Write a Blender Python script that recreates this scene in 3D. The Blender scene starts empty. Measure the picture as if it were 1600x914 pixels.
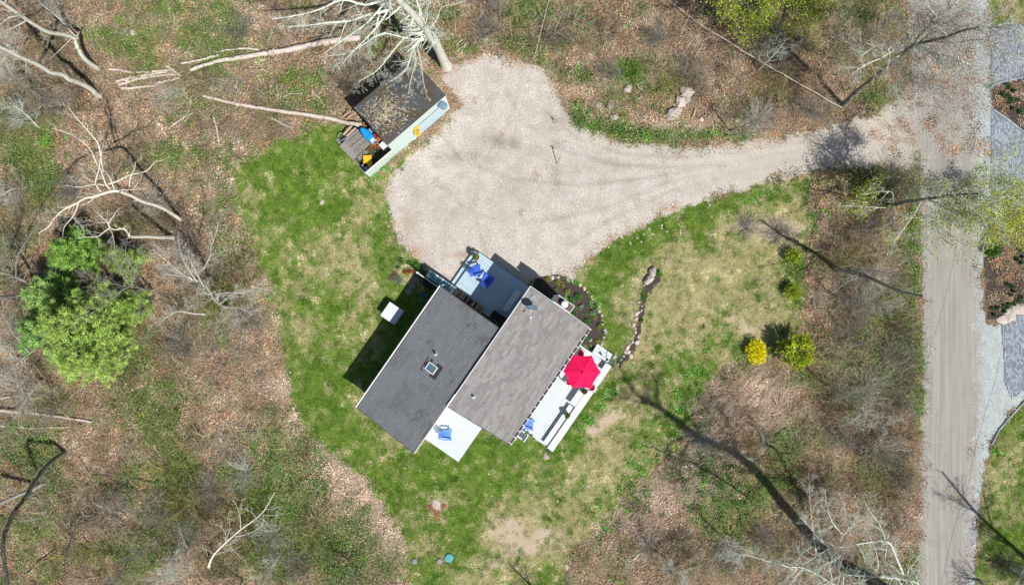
import bpy, math, random
import numpy as np
from mathutils import Vector, Matrix

# ---------------------------------------------------------------- camera, sky, sun, exposure
SC = bpy.context.scene
COL = SC.collection
H = 53.33                      # height of the drone above the yard, metres
S = 0.05                       # metres per photograph pixel on the ground
cam = bpy.data.cameras.new('camera'); cam.lens = 24.0; cam.sensor_width = 36.0
cam.clip_end = 5000
camo = bpy.data.objects.new('camera', cam); COL.objects.link(camo)
camo.location = (0, 0, H); camo.rotation_euler = (0, 0, 0)
SC.camera = camo
SUN_DIR = Vector((1.0, -1.0, 1.0 / 0.525)).normalized()      # from the yard towards the sun
w = bpy.data.worlds.new('World'); SC.world = w; w.use_nodes = True
nt = w.node_tree
sky = nt.nodes.new('ShaderNodeTexSky'); sky.sky_type = 'NISHITA'; sky.sun_disc = False
sky.sun_elevation = math.asin(SUN_DIR.z)
sky.sun_rotation = math.atan2(SUN_DIR.x, SUN_DIR.y)
nt.links.new(sky.outputs[0], nt.nodes['Background'].inputs[0])
nt.nodes['Background'].inputs[1].default_value = 0.065
sl = bpy.data.lights.new('sun', 'SUN'); sl.energy = 4.5; sl.angle = math.radians(0.5); sl.color = (1.0, 0.965, 0.91)
so = bpy.data.objects.new('sun', sl); COL.objects.link(so)
so.rotation_euler = SUN_DIR.to_track_quat('Z', 'Y').to_euler()
SC.view_settings.view_transform = 'Standard'; SC.view_settings.look = 'None'
SC.view_settings.exposure = 0.1; SC.view_settings.gamma = 1.0
SC.view_settings.use_curve_mapping = False
SC.cycles.max_bounces = 5

rng = np.random.default_rng(7)
R = random.Random(11)

def P(px, py, z=0.0):
    """the point at height z seen at photograph pixel px, py"""
    k = S * (H - z) / H
    return Vector(((px - 800) * k, (457 - py) * k, z))
def ZR(b, p):
    """height of a vertical trunk rooted at pixel b where it is seen at pixel p"""
    rb = math.hypot(b[0] - 800, b[1] - 457); r = math.hypot(p[0] - 800, p[1] - 457)
    return max(0.0, H * (1 - rb / max(r, rb + 1e-6)))

# ---------------------------------------------------------------- objects
def tag(o, label=None, cat=None, group=None, kind=None):
    if label: o['label'] = label
    if cat: o['category'] = cat
    if group: o['group'] = group
    if kind: o['kind'] = kind
    return o
def link(name, me, m=None, parent=None, loc=None):
    o = bpy.data.objects.new(name, me); COL.objects.link(o)
    if m is not None and not me.materials: me.materials.append(m)
    if parent is not None: o.parent = parent
    if loc is not None: o.location = loc
    return o
def empty(name, loc, rz=0.0):
    o = bpy.data.objects.new(name, None); COL.objects.link(o)
    o.location = loc; o.rotation_euler = (0, 0, rz); o.empty_display_size = 0.2
    return o
def thing(name, loc, label, cat, rz=0.0, group=None):
    return tag(empty(name, loc, rz), label, cat, group)
def copy_tree(o, parent=None):
    c = o.copy(); COL.objects.link(c); c.parent = parent
    for ch in o.children: copy_tree(ch, c)
    return c
def fast_mesh(name, V, F, tint=None, smooth=False):
    """V (n,3); F (m,k) faces with k corners; tint (n,3) colour per vertex"""
    V = np.ascontiguousarray(V, dtype=np.float32); F = np.ascontiguousarray(F, dtype=np.int32)
    me = bpy.data.meshes.new(name)
    me.vertices.add(len(V)); me.vertices.foreach_set('co', V.ravel())
    m, k = F.shape
    me.loops.add(m * k); me.loops.foreach_set('vertex_index', F.ravel())
    me.polygons.add(m); me.polygons.foreach_set('loop_start', np.arange(0, m * k, k, dtype=np.int32))
    try: me.polygons.foreach_set('loop_total', np.full(m, k, dtype=np.int32))
    except Exception: pass
    if smooth: me.polygons.foreach_set('use_smooth', np.ones(m, dtype=bool))
    if tint is not None:
        a = me.attributes.new('tint', 'FLOAT_COLOR', 'POINT')
        c = np.ones((len(V), 4), dtype=np.float32); c[:, :3] = tint
        a.data.foreach_set('color', c.ravel())
    me.update(calc_edges=True)
    return me

class MB:
    """collects solids and makes ONE mesh of them"""
    def __init__(s): s.v = []; s.f = []
    def box(s, c, d, rz=0.0, m=None, taper=1.0):
        b = len(s.v); cx, cy, cz = c; dx, dy, dz = d[0] / 2, d[1] / 2, d[2] / 2
        cs, sn = math.cos(rz), math.sin(rz)
        for z in (-1, 1):
            t = taper if z > 0 else 1.0
            for x, y in ((-1, -1), (1, -1), (1, 1), (-1, 1)):
                X, Y = x * dx * t, y * dy * t
                p = Vector((cx + X * cs - Y * sn, cy + X * sn + Y * cs, cz + z * dz))
                s.v.append(m @ p if m is not None else p)
        for q in ((0, 3, 2, 1), (4, 5, 6, 7), (0, 1, 5, 4), (1, 2, 6, 5), (2, 3, 7, 6), (3, 0, 4, 7)):
            s.f.append([b + i for i in q])
        return s
    def lathe(s, prof, n=16, c=(0, 0, 0)):
        b = len(s.v); k = len(prof)
        for i in range(n):
            a = 2 * math.pi * i / n
            for r, z in prof: s.v.append(Vector((c[0] + r * math.cos(a), c[1] + r * math.sin(a), c[2] + z)))
        for i in range(n):
            j = (i + 1) % n
            for t in range(k - 1): s.f.append([b + i * k + t, b + j * k + t, b + j * k + t + 1, b + i * k + t + 1])
        s.f.append([b + i * k for i in range(n)][::-1]); s.f.append([b + i * k + k - 1 for i in range(n)])
        return s
    def tube(s, pts, rad, n=6):
        b = len(s.v); pts = [Vector(p) for p in pts]; K = len(pts)
        if not hasattr(rad, '__len__'): rad = [rad] * K
        for i, p in enumerate(pts):
            t = (pts[min(i + 1, K - 1)] - pts[max(i - 1, 0)]).normalized()
            a = t.cross(Vector((0, 0, 1)) if abs(t.z) < .9 else Vector((1, 0, 0))).normalized(); c = t.cross(a)
            for j in range(n):
                an = 2 * math.pi * j / n
                s.v.append(p + (a * math.cos(an) + c * math.sin(an)) * rad[i])
        for i in range(K - 1):
            for j in range(n):
                q = (j + 1) % n
                s.f.append([b + i * n + j, b + i * n + q, b + (i + 1) * n + q, b + (i + 1) * n + j])
        s.f.append([b + j for j in range(n)][::-1]); s.f.append([b + (K - 1) * n + j for j in range(n)])
        return s
    def prism(s, poly, z0, z1):
        """vertical prism over a polygon of (x, y); z0, z1 numbers or per-corner lists"""
        n = len(poly); b = len(s.v)
        zz0 = z0 if hasattr(z0, '__len__') else [z0] * n; zz1 = z1 if hasattr(z1, '__len__') else [z1] * n
        for (x, y), z in zip(poly, zz0): s.v.append(Vector((x, y, z)))
        for (x, y), z in zip(poly, zz1): s.v.append(Vector((x, y, z)))
        s.f.append([b + i for i in range(n)][::-1]); s.f.append([b + n + i for i in range(n)])
        for i in range(n):
            j = (i + 1) % n; s.f.append([b + i, b + j, b + n + j, b + n + i])
        return s
    def mesh(s, name, smooth=False):
        me = bpy.data.meshes.new(name); me.from_pydata([tuple(v) for v in s.v], [], s.f); me.update()
        if smooth: me.polygons.foreach_set('use_smooth', [True] * len(me.polygons))
        return me
    def build(s, name, m, parent=None, loc=None, smooth=False):
        return link(name, s.mesh(name, smooth), m, parent, loc)

# ---------------------------------------------------------------- materials
def nodes(name):
    m = bpy.data.materials.new(name); m.use_nodes = True
    t = m.node_tree; b = t.nodes['Principled BSDF']
    b.inputs['Specular IOR Level'].default_value = 0.25
    return m, t, b
def N(t, kind, **kw):
    n = t.nodes.new(kind)
    for k, v in kw.items():
        if k in n.inputs: n.inputs[k].default_value = v
        else: setattr(n, k, v)
    return n
def ramp(t, fac, stops):
    r = t.nodes.new('ShaderNodeValToRGB'); e = r.color_ramp.elements
    while len(e) < len(stops): e.new(0.5)
    for el, (p, c) in zip(e, stops): el.position = p; el.color = (*c, 1)
    t.links.new(fac, r.inputs[0]); return r.outputs[0]
def mix(t, fac, a, b, mode='MIX'):
    n = t.nodes.new('ShaderNodeMix'); n.data_type = 'RGBA'; n.blend_type = mode
    for sock, v in ((n.inputs[0], fac), (n.inputs[6], a), (n.inputs[7], b)):
        if hasattr(v, 'is_output'): t.links.new(v, sock)
        elif hasattr(v, '__len__'): sock.default_value = (*v, 1)
        else: sock.default_value = v
    return n.outputs[2]
def math_(t, op, a, b=0.0, clamp=False):
    n = t.nodes.new('ShaderNodeMath'); n.operation = op; n.use_clamp = clamp
    for i, v in enumerate((a, b)):
        if hasattr(v, 'is_output'): t.links.new(v, n.inputs[i])
        else: n.inputs[i].default_value = v
    return n.outputs[0]
def noise(t, scale, detail=4, rough=0.6, vec=None, dist=0.0):
    n = N(t, 'ShaderNodeTexNoise'); n.inputs['Scale'].default_value = scale
    n.inputs['Detail'].default_value = detail; n.inputs['Roughness'].default_value = rough
    n.inputs['Distortion'].default_value = dist
    if vec is not None: t.links.new(vec, n.inputs['Vector'])
    return n.outputs['Fac']
def pos(t): return t.nodes.new('ShaderNodeNewGeometry').outputs['Position']
def sstep(t, v, lo, hi):
    n = t.nodes.new('ShaderNodeMapRange'); n.interpolation_type = 'SMOOTHSTEP'
    n.inputs['From Min'].default_value = lo; n.inputs['From Max'].default_value = hi
    t.links.new(v, n.inputs['Value']); return n.outputs['Result']
def bump(t, b, h, strength=0.3, dist=0.03):
    n = t.nodes.new('ShaderNodeBump'); n.inputs['Strength'].default_value = strength
    n.inputs['Distance'].default_value = dist
    t.links.new(h, n.inputs['Height']); t.links.new(n.outputs[0], b.inputs['Normal'])
def plain(name, a, b=None, scale=6.0, rough=0.7, bmp=0.15, rnd=0.0, metal=0.0, spec=0.25):
    """colour that wanders between a and b; rnd = tone spread between pieces"""
    m, t, bs = nodes(name); b = b or tuple(x * 0.8 for x in a)
    f = noise(t, scale, 5, 0.65, pos(t)); c = ramp(t, f, [(0.3, b), (0.7, a)])
    if rnd:
        oi = t.nodes.new('ShaderNodeObjectInfo').outputs['Random']
        ri = t.nodes.new('ShaderNodeNewGeometry').outputs['Random Per Island']
        f2 = math_(t, 'FRACT', math_(t, 'ADD', oi, ri)); v = math_(t, 'ADD', math_(t, 'MULTIPLY', f2, 2 * rnd), 1 - rnd)
        cc = t.nodes.new('ShaderNodeCombineColor')
        for i in range(3): t.links.new(v, cc.inputs[i])
        c = mix(t, 1.0, c, cc.outputs[0], 'MULTIPLY')
    t.links.new(c, bs.inputs['Base Color']); bs.inputs['Roughness'].default_value = rough
    bs.inputs['Metallic'].default_value = metal; bs.inputs['Specular IOR Level'].default_value = spec
    if bmp: bump(t, bs, f, bmp)
    return m
def tinted(name, rough=0.75, trans=0.0):
    m, t, bs = nodes(name); a = N(t, 'ShaderNodeAttribute', attribute_name='tint')
    t.links.new(a.outputs['Color'], bs.inputs['Base Color']); bs.inputs['Roughness'].default_value = rough
    bs.inputs['Specular IOR Level'].default_value = 0.15
    return m
M = {}
M['tint'] = tinted('plant_matter')
M['white'] = plain('white_paint', (.74, .76, .77), (.66, .69, .70), 3, .5, .03)
M['white_deck'] = plain('white_deck_board', (.70, .75, .78), (.61, .67, .70), 7, .55, .05, rnd=.05)
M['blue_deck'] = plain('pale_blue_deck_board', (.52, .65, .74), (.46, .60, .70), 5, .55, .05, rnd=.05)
M['trim'] = plain('white_trim', (.82, .82, .82), (.74, .74, .74), 4, .5, .02)
M['siding'] = plain('pale_green_siding', (.64, .75, .70), (.58, .70, .66), 2.5, .6, .03)
M['blue_siding'] = plain('pale_blue_door_paint', (.55, .69, .76), (.50, .64, .72), 2.5, .5, .03)
M['shingle_light'] = plain('grey_architectural_shingle', (.295, .28, .275), (.205, .195, .19), 9, .9, .3, rnd=.17)
M['sky_glass'] = plain('pale_blue_skylight_glass', (.13, .22, .29), (.09, .16, .22), 2, .12, 0, spec=.6)
M['glass'] = plain('dark_glass', (.03, .05, .07), (.02, .03, .05), 2, .08, 0, spec=.6)
M['black'] = plain('black_metal', (.02, .02, .022), (.012, .012, .014), 6, .5, .05)
M['charcoal'] = plain('charcoal_stuff', (.06, .06, .065), (.035, .035, .04), 6, .7, .1)
M['chair_blue'] = plain('blue_plastic', (.07, .17, .72), (.055, .14, .62), 4, .45, .02, rnd=.06)
M['chair_blue_pale'] = plain('faded_blue_plastic', (.16, .33, .78), (.13, .28, .70), 4, .45, .02, rnd=.06)
M['red'] = plain('crimson_canvas', (.90, .006, .10), (.82, .005, .085), 3, .8, .05, rnd=.03)
M['red_cushion'] = plain('red_cushion', (.6, .01, .05), (.45, .01, .04), 5, .8, .1)
M['wood_grey'] = plain('weathered_grey_plank', (.34, .31, .29), (.20, .18, .17), 9, .9, .3, rnd=.18)
M['wood_new'] = plain('pale_sawn_timber', (.62, .47, .36), (.48, .34, .25), 9, .8, .2, rnd=.1)
M['wood_fire'] = plain('split_firewood', (.74, .54, .40), (.28, .18, .12), 9, .9, .4, rnd=.45)
M['bark_fire'] = plain('dark_bark', (.10, .07, .055), (.05, .035, .03), 11, .9, .4, rnd=.3)
M['tarp'] = plain('teal_tarp', (.22, .50, .53), (.10, .30, .34), 6, .5, .2)
M['tarp_white'] = plain('white_tarp', (.80, .84, .84), (.66, .72, .74), 6, .5, .2)
M['teal'] = plain('teal_plastic', (.05, .30, .30), (.04, .24, .25), 5, .5, .05)
M['teal_pale'] = plain('faded_teal_plastic', (.13, .42, .45), (.10, .34, .38), 5, .6, .1)
M['blue_bright'] = plain('bright_blue_plastic', (.02, .36, .80), (.01, .24, .65), 4, .35, .05)
M['yellow'] = plain('yellow_plastic', (.85, .55, .03), (.75, .42, .02), 4, .5, .05)
M['terracotta'] = plain('terracotta', (.50, .16, .08), (.35, .11, .06), 7, .85, .2)
M['red_paint'] = plain('red_paint', (.42, .03, .03), (.3, .02, .02), 5, .5, .05)
M['grey_metal'] = plain('grey_metal', (.32, .36, .40), (.25, .29, .33), 5, .4, .05)
M['dish'] = plain('blue_grey_dish', (.15, .25, .32), (.11, .20, .27), 5, .4, .03)
M['paver'] = plain('grey_concrete_paver', (.30, .30, .31), (.22, .22, .23), 9, .9, .3, rnd=.12)
M['brick_paver'] = plain('blue_grey_paver_brick', (.36, .41, .46), (.24, .275, .315), 7, .85, .2, rnd=.34)
M['stone'] = plain('field_stone', (.52, .45, .40), (.26, .23, .21), 5, .9, .5, rnd=.22)
M['stone_pale'] = plain('pale_stone', (.68, .60, .54), (.45, .38, .33), 3, .9, .4, rnd=.1)
M['pot'] = plain('brown_pot', (.12, .07, .05), (.07, .045, .035), 6, .7, .1)
M['pot_white'] = plain('white_pot', (.7, .7, .68), (.6, .6, .58), 6, .6, .1)
M['soil'] = plain('potting_soil', (.05, .035, .028), (.025, .018, .014), 30, .95, .5)
M['chimney_cap'] = plain('brown_chimney_cap', (.17, .115, .11), (.12, .08, .08), 4, .6, .1)
M['grey_tread'] = plain('slate_grey_tread', (.12, .14, .18), (.09, .11, .14), 5, .7, .1)
M['fascia'] = plain('grey_board', (.12, .12, .13), (.08, .08, .09), 5, .7, .1)

def bark(name, pale, dark, thr=0.45, scale=5.0):
    m, t, bs = nodes(name); p = pos(t)
    f = noise(t, scale, 6, .7, p); g = noise(t, scale * 6, 3, .6, p)
    c = ramp(t, math_(t, 'ADD', math_(t, 'MULTIPLY', f, .75), math_(t, 'MULTIPLY', g, .25)), [(thr - .1, dark), (thr + .1, pale)])
    t.links.new(c, bs.inputs['Base Color']); bs.inputs['Roughness'].default_value = .9
    bump(t, bs, g, .5, .04); return m
M['bark_pale'] = bark('lichen_pale_bark', (.68, .67, .58), (.36, .34, .30), .42)
M['bark_green'] = bark('mint_lichen_bark', (.76, .81, .70), (.34, .36, .30), .40)
M['bark_white'] = bark('bleached_dead_wood', (.80, .76, .64), (.50, .45, .37), .42)
M['bark_grey'] = bark('grey_bark', (.40, .37, .33), (.17, .15, .13), .46)
M['bark_dark'] = bark('dark_wet_bark', (.25, .24, .20), (.075, .065, .055), .52)
M['bark_mottled'] = bark('mottled_dark_bark', (.36, .37, .31), (.085, .075, .06), .49, 3.0)
M['log'] = bark('bleached_log', (.72, .62, .54), (.44, .36, .30), .44, 3.0)
M['log_brown'] = bark('brown_log', (.36, .27, .20), (.18, .13, .10), .46, 3.0)

def shingle_dark():
    m, t, bs = nodes('old_charcoal_shingle'); p = pos(t)
    oi = t.nodes.new('ShaderNodeNewGeometry').outputs['Random Per Island']
    f = noise(t, 20, 4, .7, p); g = noise(t, .55, 4, .65, p)
    c = ramp(t, f, [(.3, (.145, .152, .158)), (.7, (.245, .255, .265))])
    c = mix(t, math_(t, 'MULTIPLY', sstep(t, g, .50, .66), .6), c, (.07, .06, .045))
    c = mix(t, math_(t, 'MULTIPLY', sstep(t, noise(t, 2.2, 4, .7, p), .5, .68), .35), c, (.28, .29, .31))
    c = mix(t, math_(t, 'MULTIPLY', oi, .6), c, (.27, .285, .31))
    t.links.new(c, bs.inputs['Base Color']); bs.inputs['Roughness'].default_value = .92; bump(t, bs, f, .4)
    return m
M['shingle_dark'] = shingle_dark()
def shingle_moss():
    m, t, bs = nodes('mossy_shed_shingle'); p = pos(t)
    oi = t.nodes.new('ShaderNodeNewGeometry').outputs['Random Per Island']
    f = noise(t, 20, 4, .7, p); g = noise(t, .9, 5, .7, p)
    c = ramp(t, f, [(.3, (.075, .075, .075)), (.7, (.13, .135, .14))])
    c = mix(t, math_(t, 'MULTIPLY', oi, .4), c, (.19, .195, .20))
    c = mix(t, math_(t, 'MULTIPLY', sstep(t, g, .45, .62), .8), c, (.13, .085, .035))
    t.links.new(c, bs.inputs['Base Color']); bs.inputs['Roughness'].default_value = .95; bump(t, bs, f, .4)
    return m
M['shingle_moss'] = shingle_moss()
# ---------------------------------------------------------------- the ground, split into lawn, gravel, road, beds ...
def vnoise(X, Y, scale, seed, octaves=4):
    r = np.random.default_rng(seed); out = np.zeros_like(X); amp = 1.0; tot = 0.0
    for o in range(octaves):
        g = r.random((256, 256)); x = X / scale + 91.7; y = Y / scale + 53.3
        xi = np.floor(x).astype(int); yi = np.floor(y).astype(int); fx = x - xi; fy = y - yi
        fx = fx * fx * (3 - 2 * fx); fy = fy * fy * (3 - 2 * fy)
        a = g[xi % 256, yi % 256]; b = g[(xi + 1) % 256, yi % 256]
        c = g[xi % 256, (yi + 1) % 256]; d = g[(xi + 1) % 256, (yi + 1) % 256]
        out += amp * ((a * (1 - fx) + b * fx) * (1 - fy) + (c * (1 - fx) + d * fx) * fy)
        tot += amp; amp *= .55; scale /= 2.1
    return out / tot
def sdf(poly, X, Y):
    """signed distance in photograph pixels, positive inside"""
    n = len(poly); best = np.full(X.shape, 1e9); ins = np.zeros(X.shape, bool)
    for i in range(n):
        x0, y0 = poly[i]; x1, y1 = poly[(i + 1) % n]; dx, dy = x1 - x0, y1 - y0
        t = np.clip(((X - x0) * dx + (Y - y0) * dy) / (dx * dx + dy * dy + 1e-9), 0, 1)
        best = np.minimum(best, np.hypot(X - x0 - t * dx, Y - y0 - t * dy))
        if dy != 0: ins ^= ((Y < y0) != (Y < y1)) & (X < dx * (Y - y0) / dy + x0)
    return np.where(ins, best, -best)
def blobs(lst, X, Y):
    out = np.zeros_like(X)
    for b in lst:
        x, y, rx, ry, wt = b[:5]; a = math.radians(b[5]) if len(b) > 5 else 0
        dx, dy = X - x, Y - y; u = dx * math.cos(a) + dy * math.sin(a); v = -dx * math.sin(a) + dy * math.cos(a)
        out = np.maximum(out, wt * np.exp(-((u / rx) ** 2 + (v / ry) ** 2)))
    return out

DRIVE = [(700,104),(722,95),(760,90),(800,92),(840,103),(866,128),(874,160),(888,186),(915,203),(960,219),(1005,226),(1038,226),(1050,232),(1090,230),(1150,222),(1210,216),(1260,208),(1320,194),(1372,176),(1405,150),(1420,130),(1436,140),(1436,268),(1415,275),(1370,262),(1330,262),(1285,268),(1240,278),(1180,294),(1120,312),(1066,328),(1022,344),(975,370),(935,396),(905,422),(898,440),(872,436),(838,436),(815,452),(700,455),(662,425),(640,402),(622,382),(610,352),(603,322),(600,296),(612,272),(640,246),(676,214),(716,166),(700,140),(690,122)]
ROAD = [(1412,-60),(1520,-60),(1526,200),(1534,420),(1536,640),(1526,760),(1512,980),(1430,980),(1436,800),(1441,600),(1440,420),(1436,260),(1425,120)]
SHOULDER = [(1510,-60),(1536,-60),(1545,40),(1546,165),(1548,345),(1536,370),(1534,430),(1537,510),(1575,508),(1600,500),(1650,500),(1650,595),(1600,624),(1572,652),(1548,690),(1538,730),(1528,800),(1518,980),(1506,980),(1522,760),(1526,640),(1522,420),(1518,200)]
PAVED = [(1545,48),(1580,40),(1660,30),(1660,520),(1600,498),(1563,508),(1572,600),(1600,600),(1600,350),(1546,345)]
PAVED_B = [(1566,508),(1600,485),(1660,480),(1660,585),(1600,610),(1580,625),(1568,600)]
BED_A = [(1547,137),(1600,122),(1660,118),(1660,240),(1600,208),(1572,186),(1550,172)]
BED_B = [(1534,395),(1560,345),(1600,330),(1660,325),(1660,470),(1600,478),(1570,502),(1540,500)]
LAWN_NE = [(1536,-60),(1660,-60),(1660,40),(1580,45),(1546,44)]
LAWN_SE = [(1660,580),(1600,628),(1573,655),(1550,693),(1540,730),(1530,800),(1520,980),(1660,980)]
LAWN = [(364,268),(385,246),(436,226),(484,205),(520,194),(548,192),(540,205),(577,274),(600,270),(640,240),(660,230),(640,260),(610,300),(618,350),(640,385),(668,410),(700,440),(840,440),(880,430),(900,425),(940,385),(1000,345),(1060,322),(1120,306),(1200,282),(1268,272),(1268,300),(1262,350),(1256,420),(1250,480),(1238,540),(1170,556),(1120,578),(1098,610),(1078,650),(1052,700),(1020,735),(985,770),(950,812),(910,846),(886,884),(880,960),(640,960),(636,870),(618,815),(575,758),(520,712),(478,662),(452,600),(438,540),(420,480),(402,415),(384,350),(366,300)]
BED_H = [(836,436),(872,430),(905,444),(928,468),(941,500),(944,526),(934,548),(926,552),(880,520),(820,470)]
BED_R = [(1010,418),(1030,418),(1032,440),(1012,470),(1008,500),(1000,535),(985,562),(966,578),(958,566),(978,548),(990,510),(994,470),(1002,440)]

# tan and bare patches in the lawn; undergrowth, dark leaf mould and painted shadow streaks in the woods
TAN = [(1060,440,75,60,.85),(1000,520,60,55,1.0),(1140,450,80,70,.75),(1050,500,70,60,1.0),(1170,500,70,30,.8),(945,665,55,24,1.35,-50),(990,640,60,45,.9),(940,740,90,50,.95,-25),(850,770,60,45,.9),(800,835,50,36,1.45),(860,850,50,28,1.2),(900,800,60,50,.9),(770,890,60,25,.9),(520,330,40,30,.35),(520,400,50,40,.5),(590,310,16,50,.4),(560,450,50,40,.4),(600,650,60,22,.7,40),(470,520,16,90,.4),(430,430,20,100,.55),(385,300,16,50,.6),(600,680,35,18,.75),(690,785,35,22,.9),(965,470,12,60,.7),(900,470,30,20,.4),(640,350,22,30,.8),(1150,380,60,25,.5),(1210,360,55,28,1.1),(1080,570,55,40,.8),(1060,640,45,35,.7),(640,430,26,18,.8),(1220,280,50,12,.7,-15),(1250,320,30,20,.4),(840,660,20,10,.3),(700,870,30,20,.4),(1560,720,30,60,.6),(1590,20,30,20,.6)]
LUSH = [(1000,370,75,24,1.0,-28),(1120,320,90,14,1.0,-17),(1220,300,50,12,.8,-12),(760,740,90,40,1.0),(860,700,60,25,.8,-20),(950,430,40,70,.75),(960,540,20,40,.8),(1075,620,26,60,.9,15),(1000,720,40,30,.9,-40),(940,800,40,22,.8,-40),(450,250,70,40,.9),(540,240,50,40,.9),(420,350,25,50,.6),(640,500,60,80,.5),(540,560,60,60,.45),(560,720,60,25,.6,40),(680,740,60,30,.8),(720,820,40,50,.7),(590,360,14,40,.9),(450,330,50,40,.6),(930,620,14,60,.9,38),(770,700,50,18,1.0),(720,890,90,20,.5),(1180,450,20,60,.3),(1120,520,50,30,.3),(1560,690,30,16,.8,-50),(1590,850,40,30,.7)]
GREEN = [(35,225,45,50,.9),(60,270,30,30,.9),(200,70,45,30,.6),(150,60,40,30,.5),(40,700,55,40,.55),(230,640,70,40,.55),(430,700,60,40,.5),(440,800,70,60,.9),(520,860,60,50,.8),(380,740,60,40,.6),(320,690,70,50,.45),(270,240,50,20,.5),(340,50,50,40,.5),(440,130,40,30,.3),(1350,545,60,50,.6),(1350,610,80,40,.45),(1422,430,9,80,.9),(1432,640,8,70,.8),(1370,720,60,30,.45),(985,112,26,20,1.1),(900,122,22,16,.7),(1220,700,30,25,.5),(850,20,100,20,.4),(1130,790,60,50,.6),(1180,770,40,30,.6),(960,205,90,12,1.1,12),(1060,212,60,7,1.2),(905,180,16,26,.9,-30),(1390,160,30,16,.4),(1345,30,60,30,.4),(60,300,30,30,.5),(230,840,50,40,.5),(110,760,60,30,.4),(1100,745,50,30,.5),(1290,680,60,40,.4),(480,650,22,40,.4,-50),(1000,780,30,20,.5),(30,380,30,20,.5),(700,20,60,16,.3),(1240,590,40,25,.5),(1560,900,50,30,.4),(1395,300,60,20,.5)]
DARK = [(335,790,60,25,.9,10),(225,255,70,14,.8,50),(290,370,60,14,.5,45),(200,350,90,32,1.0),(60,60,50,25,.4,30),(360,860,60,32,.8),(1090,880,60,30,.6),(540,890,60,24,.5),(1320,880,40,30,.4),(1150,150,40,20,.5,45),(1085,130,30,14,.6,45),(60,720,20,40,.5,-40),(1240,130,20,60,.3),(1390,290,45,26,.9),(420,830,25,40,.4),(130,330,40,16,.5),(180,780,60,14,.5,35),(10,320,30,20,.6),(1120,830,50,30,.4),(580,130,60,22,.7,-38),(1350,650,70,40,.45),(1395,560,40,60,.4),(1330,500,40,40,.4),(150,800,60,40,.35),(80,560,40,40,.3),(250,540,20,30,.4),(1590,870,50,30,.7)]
PALE = [(480,655,30,22,.9),(545,735,75,24,1.1,42),(610,815,24,70,1.0),(560,790,55,50,.9),(520,760,50,40,.7),(440,600,24,50,.6),(360,230,50,18,.6),(380,330,14,60,.5),(430,560,16,80,.5),(1130,620,50,40,.5),(1170,690,60,50,.5),(1050,770,60,40,.6),(1010,850,60,30,.4),(1120,730,50,30,.6),(1210,640,50,50,1.0),(1180,600,50,30,.8),(1100,770,60,30,.9),(1130,700,60,30,.8),(1000,820,50,30,.7),(1240,570,30,30,.5),(930,170,50,40,.4),(1060,200,120,16,.7),(300,210,60,40,.3),(350,250,30,40,.4),(1240,640,40,50,.4),(640,110,30,12,.8),(680,140,20,16,.8),(1380,200,60,10,.5)]

CELL = 0.14
gx = np.arange(-45.5, 45.5 + 1e-6, CELL); gy = np.arange(-27.3, 27.3 + 1e-6, CELL)
GX, GY = np.meshgrid(gx, gy, indexing='ij')
PX = GX / S + 800; PY = 457 - GY / S
nA = vnoise(GX, GY, 1.1, 1) - .5; nB = vnoise(GX, GY, .35, 2, 3) - .5; nC = vnoise(GX, GY, 6.0, 3) - .5
wob = nA * 26 + nB * 12                                    # ragged edges, photograph pixels
D = {}
D['lawn'] = sdf(LAWN, PX, PY); D['drive'] = sdf(DRIVE, PX, PY); D['road'] = sdf(ROAD, PX, PY)
D['shoulder'] = sdf(SHOULDER, PX, PY); D['paved'] = np.maximum(sdf(PAVED, PX, PY), sdf(PAVED_B, PX, PY))
D['beda'] = np.maximum(sdf(BED_A, PX, PY), sdf(BED_B, PX, PY)); D['bedh'] = sdf(BED_H, PX, PY); D['bedr'] = sdf(BED_R, PX, PY)
D['lawn2'] = np.maximum(sdf(LAWN_NE, PX, PY), sdf(LAWN_SE, PX, PY))
edgefree = (PX > 580) & (PX < 700) & (PY < 300)
cls = np.zeros(GX.shape, int)
cls[D['lawn'] + wob > 0] = 1
cls[D['lawn2'] + wob * .5 > 0] = 1
cls[D['drive'] + wob * .55 > 0] = 2
cls[D['road'] + wob * .3 > 0] = 3
cls[(D['shoulder'] + wob * .5 > 0)] = 4
cls[D['paved'] > 0] = 5
cls[D['beda'] > 0] = 6
cls[(D['bedh'] + wob * .12 > 0) | (D['bedr'] + wob * .5 > 3)] = 6
lawnd = np.maximum(D['lawn'], D['lawn2']) + wob
openland = np.maximum.reduce([D['lawn'], D['drive'], D['road'], D['shoulder'], D['paved'], D['lawn2'], D['beda']])
wood_fade = np.clip((-openland - 8) / 60, 0, 1)
edge_fade = np.clip(np.minimum(45.5 - abs(GX), 27.3 - abs(GY)) / 2, 0, 1)
GZ = wood_fade * edge_fade * ((vnoise(GX, GY, 3.0, 9) - .5) * .5 + nB * .18 + nA * .2)
GZ = np.where(cls == 1, nB * .03, GZ); GZ *= edge_fade
F_tan = blobs(TAN, PX, PY); F_lush = blobs(LUSH, PX, PY); F_green = blobs(GREEN, PX, PY)
F_dark = blobs(DARK, PX, PY); F_pale = blobs(PALE, PX, PY)
nT = vnoise(GX, GY, 2.4, 21, 5)
leftlawn = np.clip((700 - PX) / 200, 0, 1)
tanA = np.clip(.39 - .14 * leftlawn + .60 * F_tan - .55 * F_lush + (nT - .5) * 1.3 + nB * .5, 0, 1)
greenA = np.clip(F_green * 1.0 + (vnoise(GX, GY, 3.4, 31) - .5) * 1.5 + nB * .35 + .17, 0, 1)
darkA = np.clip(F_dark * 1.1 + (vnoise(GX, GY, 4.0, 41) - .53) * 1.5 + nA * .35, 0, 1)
paleA = np.clip(F_pale * 1.25 + (vnoise(GX, GY, 5.0, 51) - .5) * .9 + nB * .4, 0, 1)
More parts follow.
